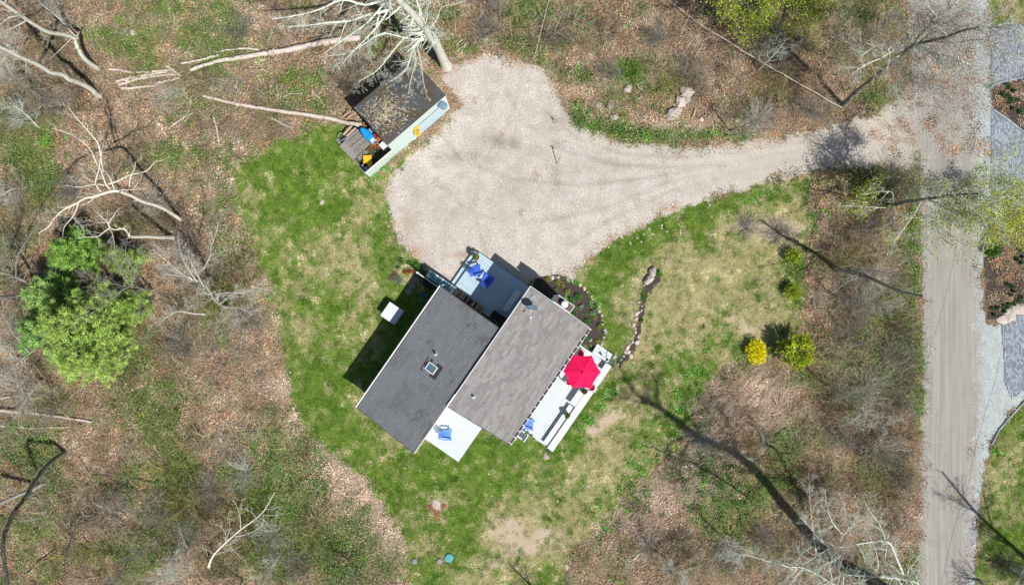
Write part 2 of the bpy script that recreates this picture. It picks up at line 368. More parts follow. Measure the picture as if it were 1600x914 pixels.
def pline(pts, wd, amp):
    best = np.full(GX.shape, 1e9)
    for i in range(len(pts) - 1):
        (x0, y0), (x1, y1) = pts[i], pts[i + 1]; dx, dy = x1 - x0, y1 - y0; t_ = np.clip(((PX - x0) * dx + (PY - y0) * dy) / (dx * dx + dy * dy), 0, 1)
        best = np.minimum(best, np.hypot(PX - x0 - t_ * dx, PY - y0 - t_ * dy))
    return amp * np.exp(-(best / wd) ** 2)
RUT = [[(1440,215),(1350,222),(1250,236),(1150,254),(1050,262),(960,258),(880,235),(820,190),(790,140)],[(1440,190),(1350,204),(1250,222),(1150,238),(1050,246),(970,240),(900,215),(850,170)],[(1440,235),(1340,240),(1240,252),(1140,274),(1040,302),(950,345),(890,385)],[(1250,245),(1140,262),(1040,285),(960,320),(880,340),(800,350),(730,330),(680,280)],[(1200,242),(1100,262),(1000,280),(900,290),(800,280),(720,250),(690,210)],[(760,400),(740,330),(750,260),(790,200),(810,150)]]
ruts = sum(pline(q, 3.6, .55) for q in RUT) * np.clip(vnoise(GX, GY, 3.5, 301) * 1.7 - .2, 0, 1)
dust = sum(pline(q, 4.5, .6) for q in ([(1440,203),(1350,213),(1250,229),(1150,246),(1050,254)],[(1440,226),(1340,231),(1240,244),(1140,263),(1050,280)]))
tracks = ruts + np.clip(blobs([(785,225,55,14,.9,5),(740,245,60,12,.7),(870,270,14,60,.5),(700,330,40,30,.45),(800,300,60,30,.4,-30),(870,190,30,20,.5),(930,260,50,20,.4),(650,300,14,50,.4)], PX, PY) * (vnoise(GX, GY, .8, 303) * 2 - .35), 0, 1)
tracks_old = blobs([(780,225,60,20,.8),(720,240,60,16,.5),(870,300,60,90,.25),(1130,260,140,8,.5,-8),(760,300,80,30,.3,-40),(690,200,40,20,.3,-45)], PX, PY)
soilA = np.clip(blobs([(955,652,30,10,1.2,-38),(930,668,26,13,1.1,-45),(795,830,34,26,1.2),(850,838,30,18,1.0),(815,855,50,20,1.0),(835,800,20,16,.7),(770,880,40,14,.7),(1170,515,26,10,.8),(1145,500,20,8,.7),(683,790,24,14,1.0),(635,440,14,9,1.0),(1215,362,46,20,1.1),(1160,355,36,12,.9),(600,440,10,8,.5)], PX, PY) * 1.5 - .45 + (nT - .5) * 1.2 + nB * .8, 0, 1)
bare = blobs([(640,352,14,26,.45),(1040,226,30,4,.5),(660,110,24,16,1.0),(700,96,26,8,.9),(725,398,22,5,.8),(650,395,22,14,.6)], PX, PY)
ca, cb, cc_ = gx[0], gy[0], CELL
def fld(A, x, y):
    i = np.clip(((np.asarray(x) - ca) / cc_).astype(int), 0, A.shape[0] - 1)
    j = np.clip(((np.asarray(y) - cb) / cc_).astype(int), 0, A.shape[1] - 1)
    return A[i, j]
nx, ny = GX.shape
ids = np.arange(nx * ny).reshape(nx, ny)
FQ = np.stack([ids[:-1, :-1], ids[1:, :-1], ids[1:, 1:], ids[:-1, 1:]], -1).reshape(-1, 4)
fc = cls[:-1, :-1].reshape(-1)
VV = np.stack([GX, GY, GZ], -1).reshape(-1, 3)
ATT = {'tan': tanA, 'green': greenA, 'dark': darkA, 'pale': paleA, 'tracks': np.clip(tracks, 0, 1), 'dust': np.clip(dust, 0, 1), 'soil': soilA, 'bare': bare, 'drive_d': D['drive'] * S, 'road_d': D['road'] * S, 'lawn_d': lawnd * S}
def ground_part(c, name, m, extra=None):
    f = FQ[fc == c]; u, inv = np.unique(f, return_inverse=True); F = inv.reshape(f.shape); V = VV[u]
    me = fast_mesh(name, V, F, smooth=True)
    for k, A in ATT.items():
        a = me.attributes.new(k, 'FLOAT', 'POINT'); a.data.foreach_set('value', A.reshape(-1)[u].astype(np.float32))
    return tag(link(name, me, m), kind='structure')
def att(t, n): return N(t, 'ShaderNodeAttribute', attribute_name=n).outputs['Fac']

def m_woods():
    m, t, bs = nodes('leaf_litter_floor'); p = pos(t)
    f = noise(t, 7, 6, .75, p); g = noise(t, 30, 4, .7, p); h = noise(t, 1.1, 5, .6, p)
    c = ramp(t, f, [(.33, (.030, .022, .015)), (.44, (.14, .115, .078)), (.54, (.36, .26, .18)), (.68, (.60, .48, .36))])
    c = mix(t, math_(t, 'MULTIPLY', att(t, 'pale'), .7), c, ramp(t, g, [(.3, (.30, .22, .16)), (.7, (.62, .50, .38))]))
    c = mix(t, math_(t, 'MULTIPLY', sstep(t, math_(t, 'ADD', att(t, 'green'), math_(t, 'MULTIPLY', f, .5)), .35, .95), .75), c, ramp(t, g, [(.3, (.07, .10, .03)), (.7, (.20, .27, .09))]))
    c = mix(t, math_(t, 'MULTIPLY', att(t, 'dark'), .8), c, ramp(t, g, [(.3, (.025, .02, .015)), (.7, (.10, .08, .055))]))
    t.links.new(c, bs.inputs['Base Color']); bs.inputs['Roughness'].default_value = .95; bump(t, bs, g, .8, .06); return m
def m_lawn():
    m, t, bs = nodes('spring_lawn'); p = pos(t)
    f = noise(t, 3.6, 7, .8, p); g = noise(t, 14, 6, .8, p)
    grn = ramp(t, g, [(.38, (.025, .065, .008)), (.5, (.10, .175, .02)), (.62, (.24, .32, .06))])
    tn = ramp(t, g, [(.36, (.20, .18, .07)), (.5, (.40, .345, .17)), (.64, (.60, .52, .32))])
    fa = sstep(t, math_(t, 'ADD', math_(t, 'MULTIPLY', att(t, 'tan'), 1.0), math_(t, 'MULTIPLY', math_(t, 'SUBTRACT', f, .5), 3.4)), .15, 1.0)
    c = mix(t, fa, grn, tn)
    c = mix(t, att(t, 'soil'), c, ramp(t, g, [(.38, (.34, .25, .17)), (.5, (.54, .42, .31)), (.62, (.70, .60, .47))]))
    t.links.new(c, bs.inputs['Base Color']); bs.inputs['Roughness'].default_value = .95; bump(t, bs, g, .8, .06); return m
def m_gravel():
    m, t, bs = nodes('crushed_stone_drive'); p = pos(t)
    f = noise(t, 14, 5, .8, p); g = noise(t, 45, 3, .8, p); h = noise(t, .8, 5, .65, p); q = noise(t, 3.2, 4, .6, p)
    g2 = noise(t, 9, 6, .85, p)
    c = ramp(t, g2, [(.36, (.22, .195, .17)), (.44, (.50, .45, .40)), (.55, (.67, .615, .555)), (.64, (.84, .79, .73))])
    c = mix(t, math_(t, 'MULTIPLY', sstep(t, f, .62, .70), .5), c, (.30, .25, .215))
    c = mix(t, math_(t, 'MULTIPLY', sstep(t, h, .40, .62), .5), c, ramp(t, g2, [(.36, (.26, .22, .19)), (.62, (.56, .50, .44))]))
    c = mix(t, math_(t, 'MULTIPLY', att(t, 'tracks'), .85), c, ramp(t, g2, [(.38, (.15, .13, .105)), (.62, (.42, .37, .31))]))
    c = mix(t, math_(t, 'MULTIPLY', att(t, 'dust'), .5), c, (.64, .60, .54))
    # the run-out towards the road is finer and sandier
    sep = t.nodes.new('ShaderNodeSeparateXYZ'); t.links.new(p, sep.inputs[0])
    run = sstep(t, sep.outputs['X'], 12.0, 24.0)
    jn = sstep(t, math_(t, 'ADD', att(t, 'road_d'), math_(t, 'MULTIPLY', f, 1.5)), -1.6, .9)
    c = mix(t, math_(t, 'MULTIPLY', run, .7), c, ramp(t, q, [(.3, (.44, .39, .33)), (.7, (.60, .54, .46))]))
    c = mix(t, math_(t, 'MULTIPLY', jn, .8), c, ramp(t, g2, [(.35, (.30, .28, .255)), (.65, (.50, .475, .44))]))
    e = sstep(t, math_(t, 'ADD', att(t, 'drive_d'), math_(t, 'MULTIPLY', f, .9)), 1.0, -.1)
    c = mix(t, math_(t, 'MULTIPLY', e, .55), c, (.30, .235, .17))
    c = mix(t, att(t, 'bare'), c, ramp(t, f, [(.3, (.30, .19, .12)), (.7, (.50, .37, .27))]))
    t.links.new(c, bs.inputs['Base Color']); bs.inputs['Roughness'].default_value = .95; bump(t, bs, g, .6, .04); return m
def m_road():
    m, t, bs = nodes('packed_dirt_road'); p = pos(t)
    sep = t.nodes.new('ShaderNodeSeparateXYZ'); t.links.new(p, sep.inputs[0])
    cmb = t.nodes.new('ShaderNodeCombineXYZ')
    wv = math_(t, 'MULTIPLY', noise(t, .06, 1, .5, p), 1.2)
    t.links.new(math_(t, 'ADD', math_(t, 'MULTIPLY', sep.outputs['X'], 2.2), wv), cmb.inputs[0]); t.links.new(math_(t, 'MULTIPLY', sep.outputs['Y'], .05), cmb.inputs[1])
    st = noise(t, 1.6, 4, .7, cmb.outputs[0]); g = noise(t, 11, 6, .85, p); f = noise(t, 5, 5, .7, p)
    c = ramp(t, st, [(.30, (.27, .25, .22)), (.5, (.36, .34, .305)), (.70, (.44, .415, .375))])
    c = mix(t, math_(t, 'MULTIPLY', sstep(t, g, .48, .62), .4), c, (.22, .20, .175))
    c = mix(t, math_(t, 'MULTIPLY', sstep(t, noise(t, .7, 5, .7, p), .5, .68), .35), c, (.26, .235, .20))
    e = sstep(t, math_(t, 'ADD', att(t, 'road_d'), math_(t, 'MULTIPLY', f, .8)), 1.1, .1)
    c = mix(t, math_(t, 'MULTIPLY', e, .75), c, ramp(t, g, [(.35, (.22, .20, .19)), (.65, (.50, .48, .46))]))
    t.links.new(c, bs.inputs['Base Color']); bs.inputs['Roughness'].default_value = .93; bump(t, bs, g, .35, .03); return m
def m_simple(name, stops, sc=20, extra=None):
    m, t, bs = nodes(name); p = pos(t); g = noise(t, sc, 5, .78, p); c = ramp(t, g, stops)
    t.links.new(c, bs.inputs['Base Color']); bs.inputs['Roughness'].default_value = .95; bump(t, bs, g, .6, .05); return m
def m_shoulder():
    m, t, bs = nodes('pale_blue_stone_dust'); p = pos(t); g = noise(t, 10, 6, .85, p); h = noise(t, 1.2, 5, .7, p)
    c = ramp(t, g, [(.36, (.27, .30, .30)), (.5, (.43, .48, .48)), (.62, (.60, .64, .63))])
    c = mix(t, math_(t, 'MULTIPLY', sstep(t, h, .45, .65), .5), c, ramp(t, g, [(.36, (.22, .21, .20)), (.62, (.46, .45, .43))]))
    e = sstep(t, math_(t, 'ADD', att(t, 'road_d'), math_(t, 'MULTIPLY', h, 1.0)), .1, .9)
    c = mix(t, math_(t, 'MULTIPLY', e, .8), c, ramp(t, g, [(.36, (.25, .235, .215)), (.62, (.47, .45, .42))]))
    t.links.new(c, bs.inputs['Base Color']); bs.inputs['Roughness'].default_value = .95; bump(t, bs, g, .6, .05); return m
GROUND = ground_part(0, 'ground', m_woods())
LAWNO = ground_part(1, 'lawn', m_lawn())
DRIVEO = ground_part(2, 'driveway', m_gravel())
ROADO = ground_part(3, 'road', m_road())
ground_part(4, 'road_shoulder', m_shoulder())
PAVEO = ground_part(5, 'paved_drive', m_simple('joint_sand', [(.3, (.14, .15, .18)), (.7, (.24, .25, .29))], 20))
ground_part(6, 'mulch_bed', m_simple('bark_mulch', [(.3, (.030, .022, .02)), (.5, (.065, .05, .044)), (.72, (.16, .125, .11))], 24))
# land beyond the part in view, out to the horizon, butted against the detailed sheet
X0, X1, Y0, Y1 = gx[0], gx[-1], gy[0], gy[-1]; B = 1500.0
mb = MB()
for (a, b, c, d) in ((-B, -B, B, Y0), (-B, Y1, B, B), (-B, Y0, X0, Y1), (X1, Y0, B, Y1)):
    i = len(mb.v); mb.v += [Vector((a, b, 0)), Vector((c, b, 0)), Vector((c, d, 0)), Vector((a, d, 0))]; mb.f.append([i, i + 1, i + 2, i + 3])
tag(mb.build('terrain', GROUND.data.materials[0]), kind='structure')

# the road runs on beyond the detailed sheet
mb = MB()
for (xa, xb, y0, y1) in (((1412 - 800) * S, (1520 - 800) * S, Y1 + .01, 400), ((1430 - 800) * S, (1511 - 800) * S, -400, Y0 - .01)): mb.box(((xa + xb) / 2, (y0 + y1) / 2, .01), (xb - xa, y1 - y0, .02))
tag(mb.build('road', ROADO.data.materials[0]), kind='structure')

# ---------------------------------------------------------------- scattered ground stuff
def rand_in(n, accept, seed):
    r = np.random.default_rng(seed); xs = r.uniform(-43, 43, n); ys = r.uniform(-25.5, 25.5, n)
    k = r.random(n) < accept(xs, ys); return xs[k], ys[k], r
def quads(name, x, y, z, L, W_, tint, r, m=None, kind='stuff', label=None, tilt=.35, parent=None, diamond=True):
    n = len(x); a = r.uniform(0, 2 * np.pi, n); tx = r.normal(0, tilt, n); ty = r.normal(0, tilt, n)
    d = np.stack([np.cos(a), np.sin(a), tx], -1); e = np.stack([-np.sin(a), np.cos(a), ty], -1)
    c = np.stack([x, y, z + abs(tx) * L * .5 + abs(ty) * W_ * .5], -1)
    L = L[:, None]; W_ = W_[:, None]
    if diamond: pts = [c - d * L / 2, c + e * W_ / 2, c + d * L / 2, c - e * W_ / 2]
    else: pts = [c - d * L / 2 - e * W_ / 2, c + d * L / 2 - e * W_ / 2, c + d * L / 2 + e * W_ / 2, c - d * L / 2 + e * W_ / 2]
    V = np.stack(pts, 1).reshape(-1, 3); F = np.arange(4 * n).reshape(-1, 4)
    o = link(name, fast_mesh(name, V, F, np.repeat(tint, 4, 0)), m or M['tint'], parent)
    return tag(o, label, kind=kind)
def pick(cols, r, n, w_=None, jit=.15):
    cols = np.array(cols); i = r.choice(len(cols), n, p=w_); return np.clip(cols[i] * (1 + r.normal(0, jit, (n, 1))), 0, 1)


# small clumps set out in their thousands as instances; each clump takes its colour from the patch it stands in
def m_inst():
    m, t, bs = nodes('clump_matter'); a = N(t, 'ShaderNodeAttribute', attribute_name='tint')
    q = N(t, 'ShaderNodeAttribute', attribute_name='itint'); q.attribute_type = 'INSTANCER'
    c = mix(t, 1.0, a.outputs['Color'], q.outputs['Color'], 'MULTIPLY')
    t.links.new(c, bs.inputs['Base Color']); bs.inputs['Roughness'].default_value = .85; bs.inputs['Specular IOR Level'].default_value = .12
    return m
M['inst'] = m_inst()
def instance_on(name, sources, x, y, z, rot, scale, tint, label=None):
    """one stuff object: points that carry clumps picked from the source meshes"""
    n = len(x); me = bpy.data.meshes.new(name); me.vertices.add(n)
    me.vertices.foreach_set('co', np.stack([x, y, z], -1).astype(np.float32).ravel())
    for nm, ty, key, A in (('irot', 'FLOAT', 'value', rot), ('iscale', 'FLOAT', 'value', scale)):
        me.attributes.new(nm, ty, 'POINT').data.foreach_set(key, A.astype(np.float32))
    c = np.ones((n, 4), np.float32); c[:, :3] = tint
    me.attributes.new('itint', 'FLOAT_COLOR', 'POINT').data.foreach_set('color', c.ravel())
    pick_ = np.random.default_rng(5).integers(0, len(sources), n).astype(np.int32)
    me.attributes.new('ipick', 'INT', 'POINT').data.foreach_set('value', pick_)
    o = link(name, me); ng = bpy.data.node_groups.new(name + '_nodes', 'GeometryNodeTree')
    ng.interface.new_socket('Geometry', in_out='INPUT', socket_type='NodeSocketGeometry'); ng.interface.new_socket('Geometry', in_out='OUTPUT', socket_type='NodeSocketGeometry')
    gi = ng.nodes.new('NodeGroupInput'); go = ng.nodes.new('NodeGroupOutput'); jn = ng.nodes.new('GeometryNodeJoinGeometry')
    mp = ng.nodes.new('GeometryNodeMeshToPoints'); ng.links.new(gi.outputs[0], mp.inputs['Mesh'])
    def named(nm, ty):
        q = ng.nodes.new('GeometryNodeInputNamedAttribute'); q.data_type = ty; q.inputs['Name'].default_value = nm; return q.outputs['Attribute']
    cx = ng.nodes.new('ShaderNodeCombineXYZ'); ng.links.new(named('irot', 'FLOAT'), cx.inputs[2])
    for k_, src in enumerate(sources):
        oi = ng.nodes.new('GeometryNodeObjectInfo'); oi.inputs['Object'].default_value = src; oi.inputs['As Instance'].default_value = True
        cmp_ = ng.nodes.new('FunctionNodeCompare'); cmp_.data_type = 'INT'; cmp_.operation = 'EQUAL'
        ng.links.new(named('ipick', 'INT'), [s for s in cmp_.inputs if s.enabled and s.name == 'A'][0]); [s for s in cmp_.inputs if s.enabled and s.name == 'B'][0].default_value = k_
        ip = ng.nodes.new('GeometryNodeInstanceOnPoints'); ng.links.new(mp.outputs[0], ip.inputs['Points']); ng.links.new(cmp_.outputs[0], ip.inputs['Selection'])
        ng.links.new(oi.outputs['Geometry'], ip.inputs['Instance']); ng.links.new(cx.outputs[0], ip.inputs['Rotation']); ng.links.new(named('iscale', 'FLOAT'), ip.inputs['Scale'])
        ng.links.new(ip.outputs[0], jn.inputs[0])
    ng.links.new(jn.outputs[0], go.inputs[0])
    md = o.modifiers.new('scatter', 'NODES'); md.node_group = ng
    return tag(o, label, kind='stuff')
def source(name, V, F, tint):
    me = fast_mesh(name, V, F, tint); me.materials.append(M['inst'])
    o = bpy.data.objects.new(name, me); o.use_fake_user = True; return o
def grey_jit(r, n, s): return np.clip(1 + r.normal(0, s, (n, 1)), .25, 2.2) * np.ones((1, 3)) * (1 + r.normal(0, s * .18, (n, 3)))
def src_leaves(seed, n=64, rad=.5, Ls=(.045, .115)):
    r = np.random.default_rng(seed); q = r.normal(0, rad * .5, (n, 2)); L = r.uniform(*Ls, n)[:, None]; W_ = L * r.uniform(.4, .7, (n, 1)); a = r.uniform(0, 6.28, n)
    tl = r.normal(0, .4, (n, 2)); d = np.stack([np.cos(a), np.sin(a), tl[:, 0]], -1); e = np.stack([-np.sin(a), np.cos(a), tl[:, 1]], -1)
    c = np.concatenate([q, .012 + abs(tl[:, :1]) * L * .5 + abs(tl[:, 1:]) * W_ * .5], 1)
    V = np.stack([c - d * L / 2, c + e * W_ / 2, c + d * L / 2, c - e * W_ / 2], 1).reshape(-1, 3)
    return source('leaf_clump', V, np.arange(4 * n).reshape(-1, 4), np.repeat(grey_jit(r, n, .38), 4, 0))
def src_grass(seed, n=46, rad=.22):
    r = np.random.default_rng(seed); x, y = r.normal(0, rad * .55, (2, n)); L = r.uniform(.05, .14, n); a = r.uniform(0, 6.28, n); hw = r.uniform(.008, .018, n); up = r.uniform(.012, .075, n)
    d = np.stack([np.cos(a), np.sin(a)], -1); z = np.zeros(n)
    b0 = np.stack([x - d[:, 1] * hw, y + d[:, 0] * hw, z], -1); b1 = np.stack([x + d[:, 1] * hw, y - d[:, 0] * hw, z], -1); tp = np.stack([x + d[:, 0] * L, y + d[:, 1] * L, up], -1)
    return source('grass_clump', np.stack([b0, b1, tp], 1).reshape(-1, 3), np.arange(3 * n).reshape(-1, 3), np.repeat(grey_jit(r, n, .28), 3, 0))
def src_stones(seed, n=26, rad=.3):
    r = np.random.default_rng(seed); x, y = r.normal(0, rad * .55, (2, n)); s_ = r.uniform(.012, .036, n); a = r.uniform(0, 6.28, n)
    P3 = [np.stack([x + s_ * np.cos(a + k * 2.1) * r.uniform(.7, 1.2, n), y + s_ * np.sin(a + k * 2.1) * r.uniform(.7, 1.2, n), np.full(n, .001)], -1) for k in range(3)]
    P3.append(np.stack([x + r.normal(0, .2, n) * s_, y + r.normal(0, .2, n) * s_, s_ * .85], -1)); b_ = (np.arange(n) * 4)[:, None, None]
    return source('stone_clump', np.stack(P3, 1).reshape(-1, 3), (b_ + np.array([[0, 1, 3], [1, 2, 3], [2, 0, 3]])[None]).reshape(-1, 3), np.repeat(grey_jit(r, n, .35), 4, 0))
def src_stems(seed, n=26, rad=.8, rr=(.004, .009), rise=(.12, .7), spread=.18, lean=None, jit=.38):
    r = np.random.default_rng(seed); a = r.uniform(0, 6.28, n) if lean is None else lean + r.normal(0, .35, n); L = rad * r.uniform(.4, 1.15, n); up = r.uniform(*rise, n) * L
    d = np.stack([np.cos(a), np.sin(a)], -1); nrm = np.stack([-d[:, 1], d[:, 0]], -1); bend = r.normal(0, .15, n) * L; o_ = r.normal(0, spread, (n, 2)); z0 = r.uniform(0, .12, n)
    p0 = np.concatenate([o_, z0[:, None]], 1); p1 = np.concatenate([o_ + d * (L * .5)[:, None] + nrm * bend[:, None], (z0 + up * .75)[:, None]], 1); p2 = np.concatenate([o_ + d * L[:, None], (z0 + up)[:, None]], 1)
    Q = np.stack([p0, p1, p2], 1); rad_ = r.uniform(*rr, n); Rr = np.stack([rad_, rad_ * .8, rad_ * .35], 1); T = np.stack([p1 - p0, p2 - p0, p2 - p1], 1); T /= np.linalg.norm(T, axis=2, keepdims=True) + 1e-9
    A = np.cross(T, np.array([.01, .02, 1.0])); A /= np.linalg.norm(A, axis=2, keepdims=True) + 1e-9; Bv = np.cross(T, A); an = 2 * np.pi * np.arange(3) / 3
    V = Q[:, :, None] + Rr[:, :, None, None] * (A[:, :, None] * np.cos(an)[:, None] + Bv[:, :, None] * np.sin(an)[:, None])
    base = np.arange(n)[:, None, None] * 9; i = np.arange(2)[None, :, None] * 3; j = np.arange(3)[None, None]; j2 = (j + 1) % 3
    F = np.stack([base + i + j, base + i + j2, base + i + 3 + j2, base + i + 3 + j], -1).reshape(-1, 4)
    return source('stem_clump', V.reshape(-1, 3), F, np.repeat(grey_jit(r, n, jit), 9, 0))
def src_sprigs(seed, n=36, rad=.45, Ls=(.055, .135), h=.5):
    r = np.random.default_rng(seed); p = np.concatenate([r.normal(0, rad * .5, (n, 2)), r.uniform(.02, h, (n, 1)) ** 1.3], 1)
    a = r.normal(0, 1, (n, 3)); a[:, 2] *= .5; a /= np.linalg.norm(a, axis=1, keepdims=True); e = np.cross(a, r.normal(0, .5, (n, 3)) + np.array([0, 0, 1.0])); e /= np.linalg.norm(e, axis=1, keepdims=True); L = r.uniform(*Ls, n)[:, None]
    return source('leaf_sprig', np.stack([p - a * L * .5, p + e * L * .3, p + a * L * .5, p - e * L * .3], 1).reshape(-1, 3), np.arange(4 * n).reshape(-1, 4), np.repeat(grey_jit(r, n, .28), 4, 0))

hf = vnoise(GX, GY, .42, 81, 2); mf = vnoise(GX, GY, 1.3, 82, 3); bf = vnoise(GX, GY, 4.5, 83, 3)
def put(name, srcs, n, accept, seed, colour, sc=(.75, 1.3), z=.0, label=None):
    x, y, r = rand_in(n, accept, seed); n = len(x)
    instance_on(name, srcs, x, y, fld(GZ, x, y) + z, r.uniform(0, 6.28, n), r.uniform(*sc, n), colour(x, y, r, n), label)
# fallen leaves
def acc(x, y):
    c = fld(cls, x, y); dk = fld(darkA, x, y); gr = fld(greenA, x, y)
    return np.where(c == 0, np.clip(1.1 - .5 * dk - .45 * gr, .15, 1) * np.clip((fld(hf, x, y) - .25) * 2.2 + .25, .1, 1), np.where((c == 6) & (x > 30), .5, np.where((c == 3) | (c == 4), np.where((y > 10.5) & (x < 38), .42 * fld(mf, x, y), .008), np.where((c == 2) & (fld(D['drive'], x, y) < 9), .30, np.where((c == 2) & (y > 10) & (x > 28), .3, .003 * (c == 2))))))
def col(x, y, r, n):
    a = pick([(.39, .235, .135), (.48, .32, .19), (.28, .185, .11), (.55, .44, .31), (.17, .12, .08), (.37, .32, .22)], r, n, [.24, .22, .16, .14, .10, .14], .12)
    p = pick([(.68, .54, .40), (.58, .43, .31), (.42, .30, .20), (.72, .60, .47)], r, n, [.35, .3, .2, .15], .12)
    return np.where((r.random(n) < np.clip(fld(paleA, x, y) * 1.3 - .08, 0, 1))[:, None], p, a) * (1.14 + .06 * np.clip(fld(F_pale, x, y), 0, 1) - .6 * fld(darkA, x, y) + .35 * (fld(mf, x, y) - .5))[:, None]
put('fallen_leaves', [src_leaves(i) for i in range(5)], 26000, acc, 101, col)
# grass
def acc(x, y): return np.where(fld(cls, x, y) == 1, 1.0 - .85 * fld(soilA, x, y), np.where((fld(cls, x, y) == 2) & (fld(D['drive'], x, y) < 6), .18, np.where((fld(cls, x, y) == 0) & (fld(lawnd, x, y) > -9), .3, 0)))
def lawn_tan(x, y): return np.clip(fld(tanA, x, y) + (fld(hf, x, y) - .5) * 2.0 + (fld(mf, x, y) - .5) * .5, 0, 1)
def col(x, y, r, n):
    ta = lawn_tan(x, y) + r.normal(0, .14, n)
    g1 = pick([(.11, .215, .022), (.165, .29, .04), (.06, .14, .013), (.24, .34, .06)], r, n, [.35, .3, .2, .15], .12); g2 = pick([(.48, .42, .22), (.60, .53, .32), (.34, .31, .14), (.30, .33, .12)], r, n, [.32, .24, .22, .22], .12)
    f = np.clip((ta - .42) / .3, 0, 1)[:, None]; lum = .55 + .95 * (.5 * fld(mf, x, y) + .5 * fld(hf, x, y))[:, None] * (1 + r.normal(0, .25, (n, 1))); return (g1 * (1 - f) + g2 * f) * lum
put('lawn_grass', [src_grass(i) for i in range(5)], 64000, acc, 102, col)
# gravel
def acc(x, y):
    c = fld(cls, x, y); return np.where(c == 2, .42, np.where(c == 4, .8, np.where((c == 3) & (fld(D['road'], x, y) < 16), .8, np.where((np.maximum(fld(D['drive'], x, y), fld(D['road'], x, y)) > -7) & (c < 2), .35, 0))))
def col(x, y, r, n):
    c = pick([(.70, .635, .575), (.58, .52, .465), (.82, .77, .72), (.40, .34, .30), (.24, .20, .18)], r, n, [.36, .28, .18, .11, .07], .1)
    blue = ((fld(cls, x, y) == 4) | ((x > 35) & (fld(cls, x, y) == 3)))[:, None]
    grey = ((x > 29) & ~blue[:, 0])[:, None]
    c = c * (1 - .45 * fld(np.clip(tracks, 0, 1), x, y))[:, None]
    return np.where(blue, pick([(.52, .57, .57), (.66, .70, .70), (.36, .38, .38)], r, n, [.5, .3, .2], .12), np.where(grey, pick([(.50, .47, .43), (.62, .60, .57), (.28, .26, .24)], r, n, [.4, .3, .3], .12), c))
put('loose_gravel', [src_stones(i) for i in range(5)], 26000, acc, 103, col)
# undergrowth: green sprigs
def acc(x, y): return np.where(fld(cls, x, y) == 0, np.clip(fld(greenA, x, y) * 1.25 - .22 + (fld(hf, x, y) - .5) * .6, 0, 1), 0)
def col(x, y, r, n): return pick([(.15, .25, .05), (.21, .30, .085), (.10, .17, .04), (.27, .33, .13), (.13, .33, .05)], r, n, [.28, .25, .2, .17, .1], .15)
put('undergrowth', [src_sprigs(i) for i in range(5)], 46000, acc, 104, col)
WEEDS = [(1424,400,6,90,.9),(1433,640,6,60,.8),(1420,500,6,60,.7),(900,490,40,50,.35),(1270,330,16,50,.4),(960,207,85,10,1,12),(1060,212,60,6,1.1),(905,183,12,24,.8,-30),(935,640,9,60,1.2,38),(885,702,26,9,1,-30),(985,112,22,16,1.2),(1085,590,16,30,.8),(1060,650,20,40,.9,20),(1010,720,26,30,.8),(985,760,30,14,.7,-40),(1100,760,50,26,.5),(1140,790,60,40,.55),(600,262,26,7,1.2,-42),(460,130,8,10,1),(500,120,10,10,.6),(528,112,8,8,.9),(1000,790,24,18,.7),(940,830,20,14,.7),(380,120,40,20,.35),(1200,310,60,10,.4),(1095,700,20,30,.6),(820,18,40,12,.4),(905,50,60,40,.2),(648,416,9,7,1.2),(1400,180,20,10,.3),(1230,780,30,30,.3),(60,255,30,30,.5),(400,90,30,20,.4),(1560,700,12,20,.4)]
F_weed = blobs(WEEDS, PX, PY); 
clump = vnoise(GX, GY, .5, 61, 2)
def acc(x, y):
    c = fld(cls, x, y); return np.where((c < 2) | (c == 6) & (x < 20), np.clip(fld(F_weed, x, y) * 1.3 * np.clip((fld(clump, x, y) - .42) * 5, 0, 1), 0, 1), 0)
def col(x, y, r, n): return pick([(.10, .31, .03), (.16, .41, .06), (.06, .20, .02), (.25, .48, .12)], r, n, [.35, .3, .2, .15], .15)
put('weeds', [src_sprigs(20 + i, 16, .22, (.09, .17), .16) for i in range(4)], 60000, acc, 105, col)

# ---------------------------------------------------------------- tubes in bulk
class TB:
    def __init__(s): s.g = {}; s.tips = []
    def add(s, pts, rad, sides=3):
        s.g.setdefault((len(pts), sides), []).append((pts, rad))
    def arrays(s):
        Vs, Fs, off = [], [], 0
        for (K, n), lst in s.g.items():
            Q = np.array([np.array(a, dtype=float) for a, _ in lst]); Rr = np.array([np.array(b, dtype=float) for _, b in lst])
            T = np.empty_like(Q); T[:, 1:-1] = Q[:, 2:] - Q[:, :-2]; T[:, 0] = Q[:, 1] - Q[:, 0]; T[:, -1] = Q[:, -1] - Q[:, -2]
            T /= np.linalg.norm(T, axis=2, keepdims=True) + 1e-9
            ref = np.where(abs(T[..., 2:3]) < .9, np.array([0, 0, 1.0]), np.array([1.0, 0, 0]))
            A = np.cross(T, ref); A /= np.linalg.norm(A, axis=2, keepdims=True) + 1e-9; Bv = np.cross(T, A)
            an = 2 * np.pi * np.arange(n) / n
            V = Q[:, :, None] + Rr[:, :, None, None] * (A[:, :, None] * np.cos(an)[:, None] + Bv[:, :, None] * np.sin(an)[:, None])
            m = len(lst); base = off + np.arange(m)[:, None, None] * K * n
            i = np.arange(K - 1)[None, :, None] * n; j = np.arange(n)[None, None]; j2 = (j + 1) % n
            F = np.stack([base + i + j, base + i + j2, base + i + n + j2, base + i + n + j], -1).reshape(-1, 4)
            Vs.append(V.reshape(-1, 3)); Fs.append(F); off += m * K * n
        return np.concatenate(Vs), np.concatenate(Fs)
    def mesh(s, name, tint=None, smooth=True):
        V, F = s.arrays(); return fast_mesh(name, V, F, tint, smooth)

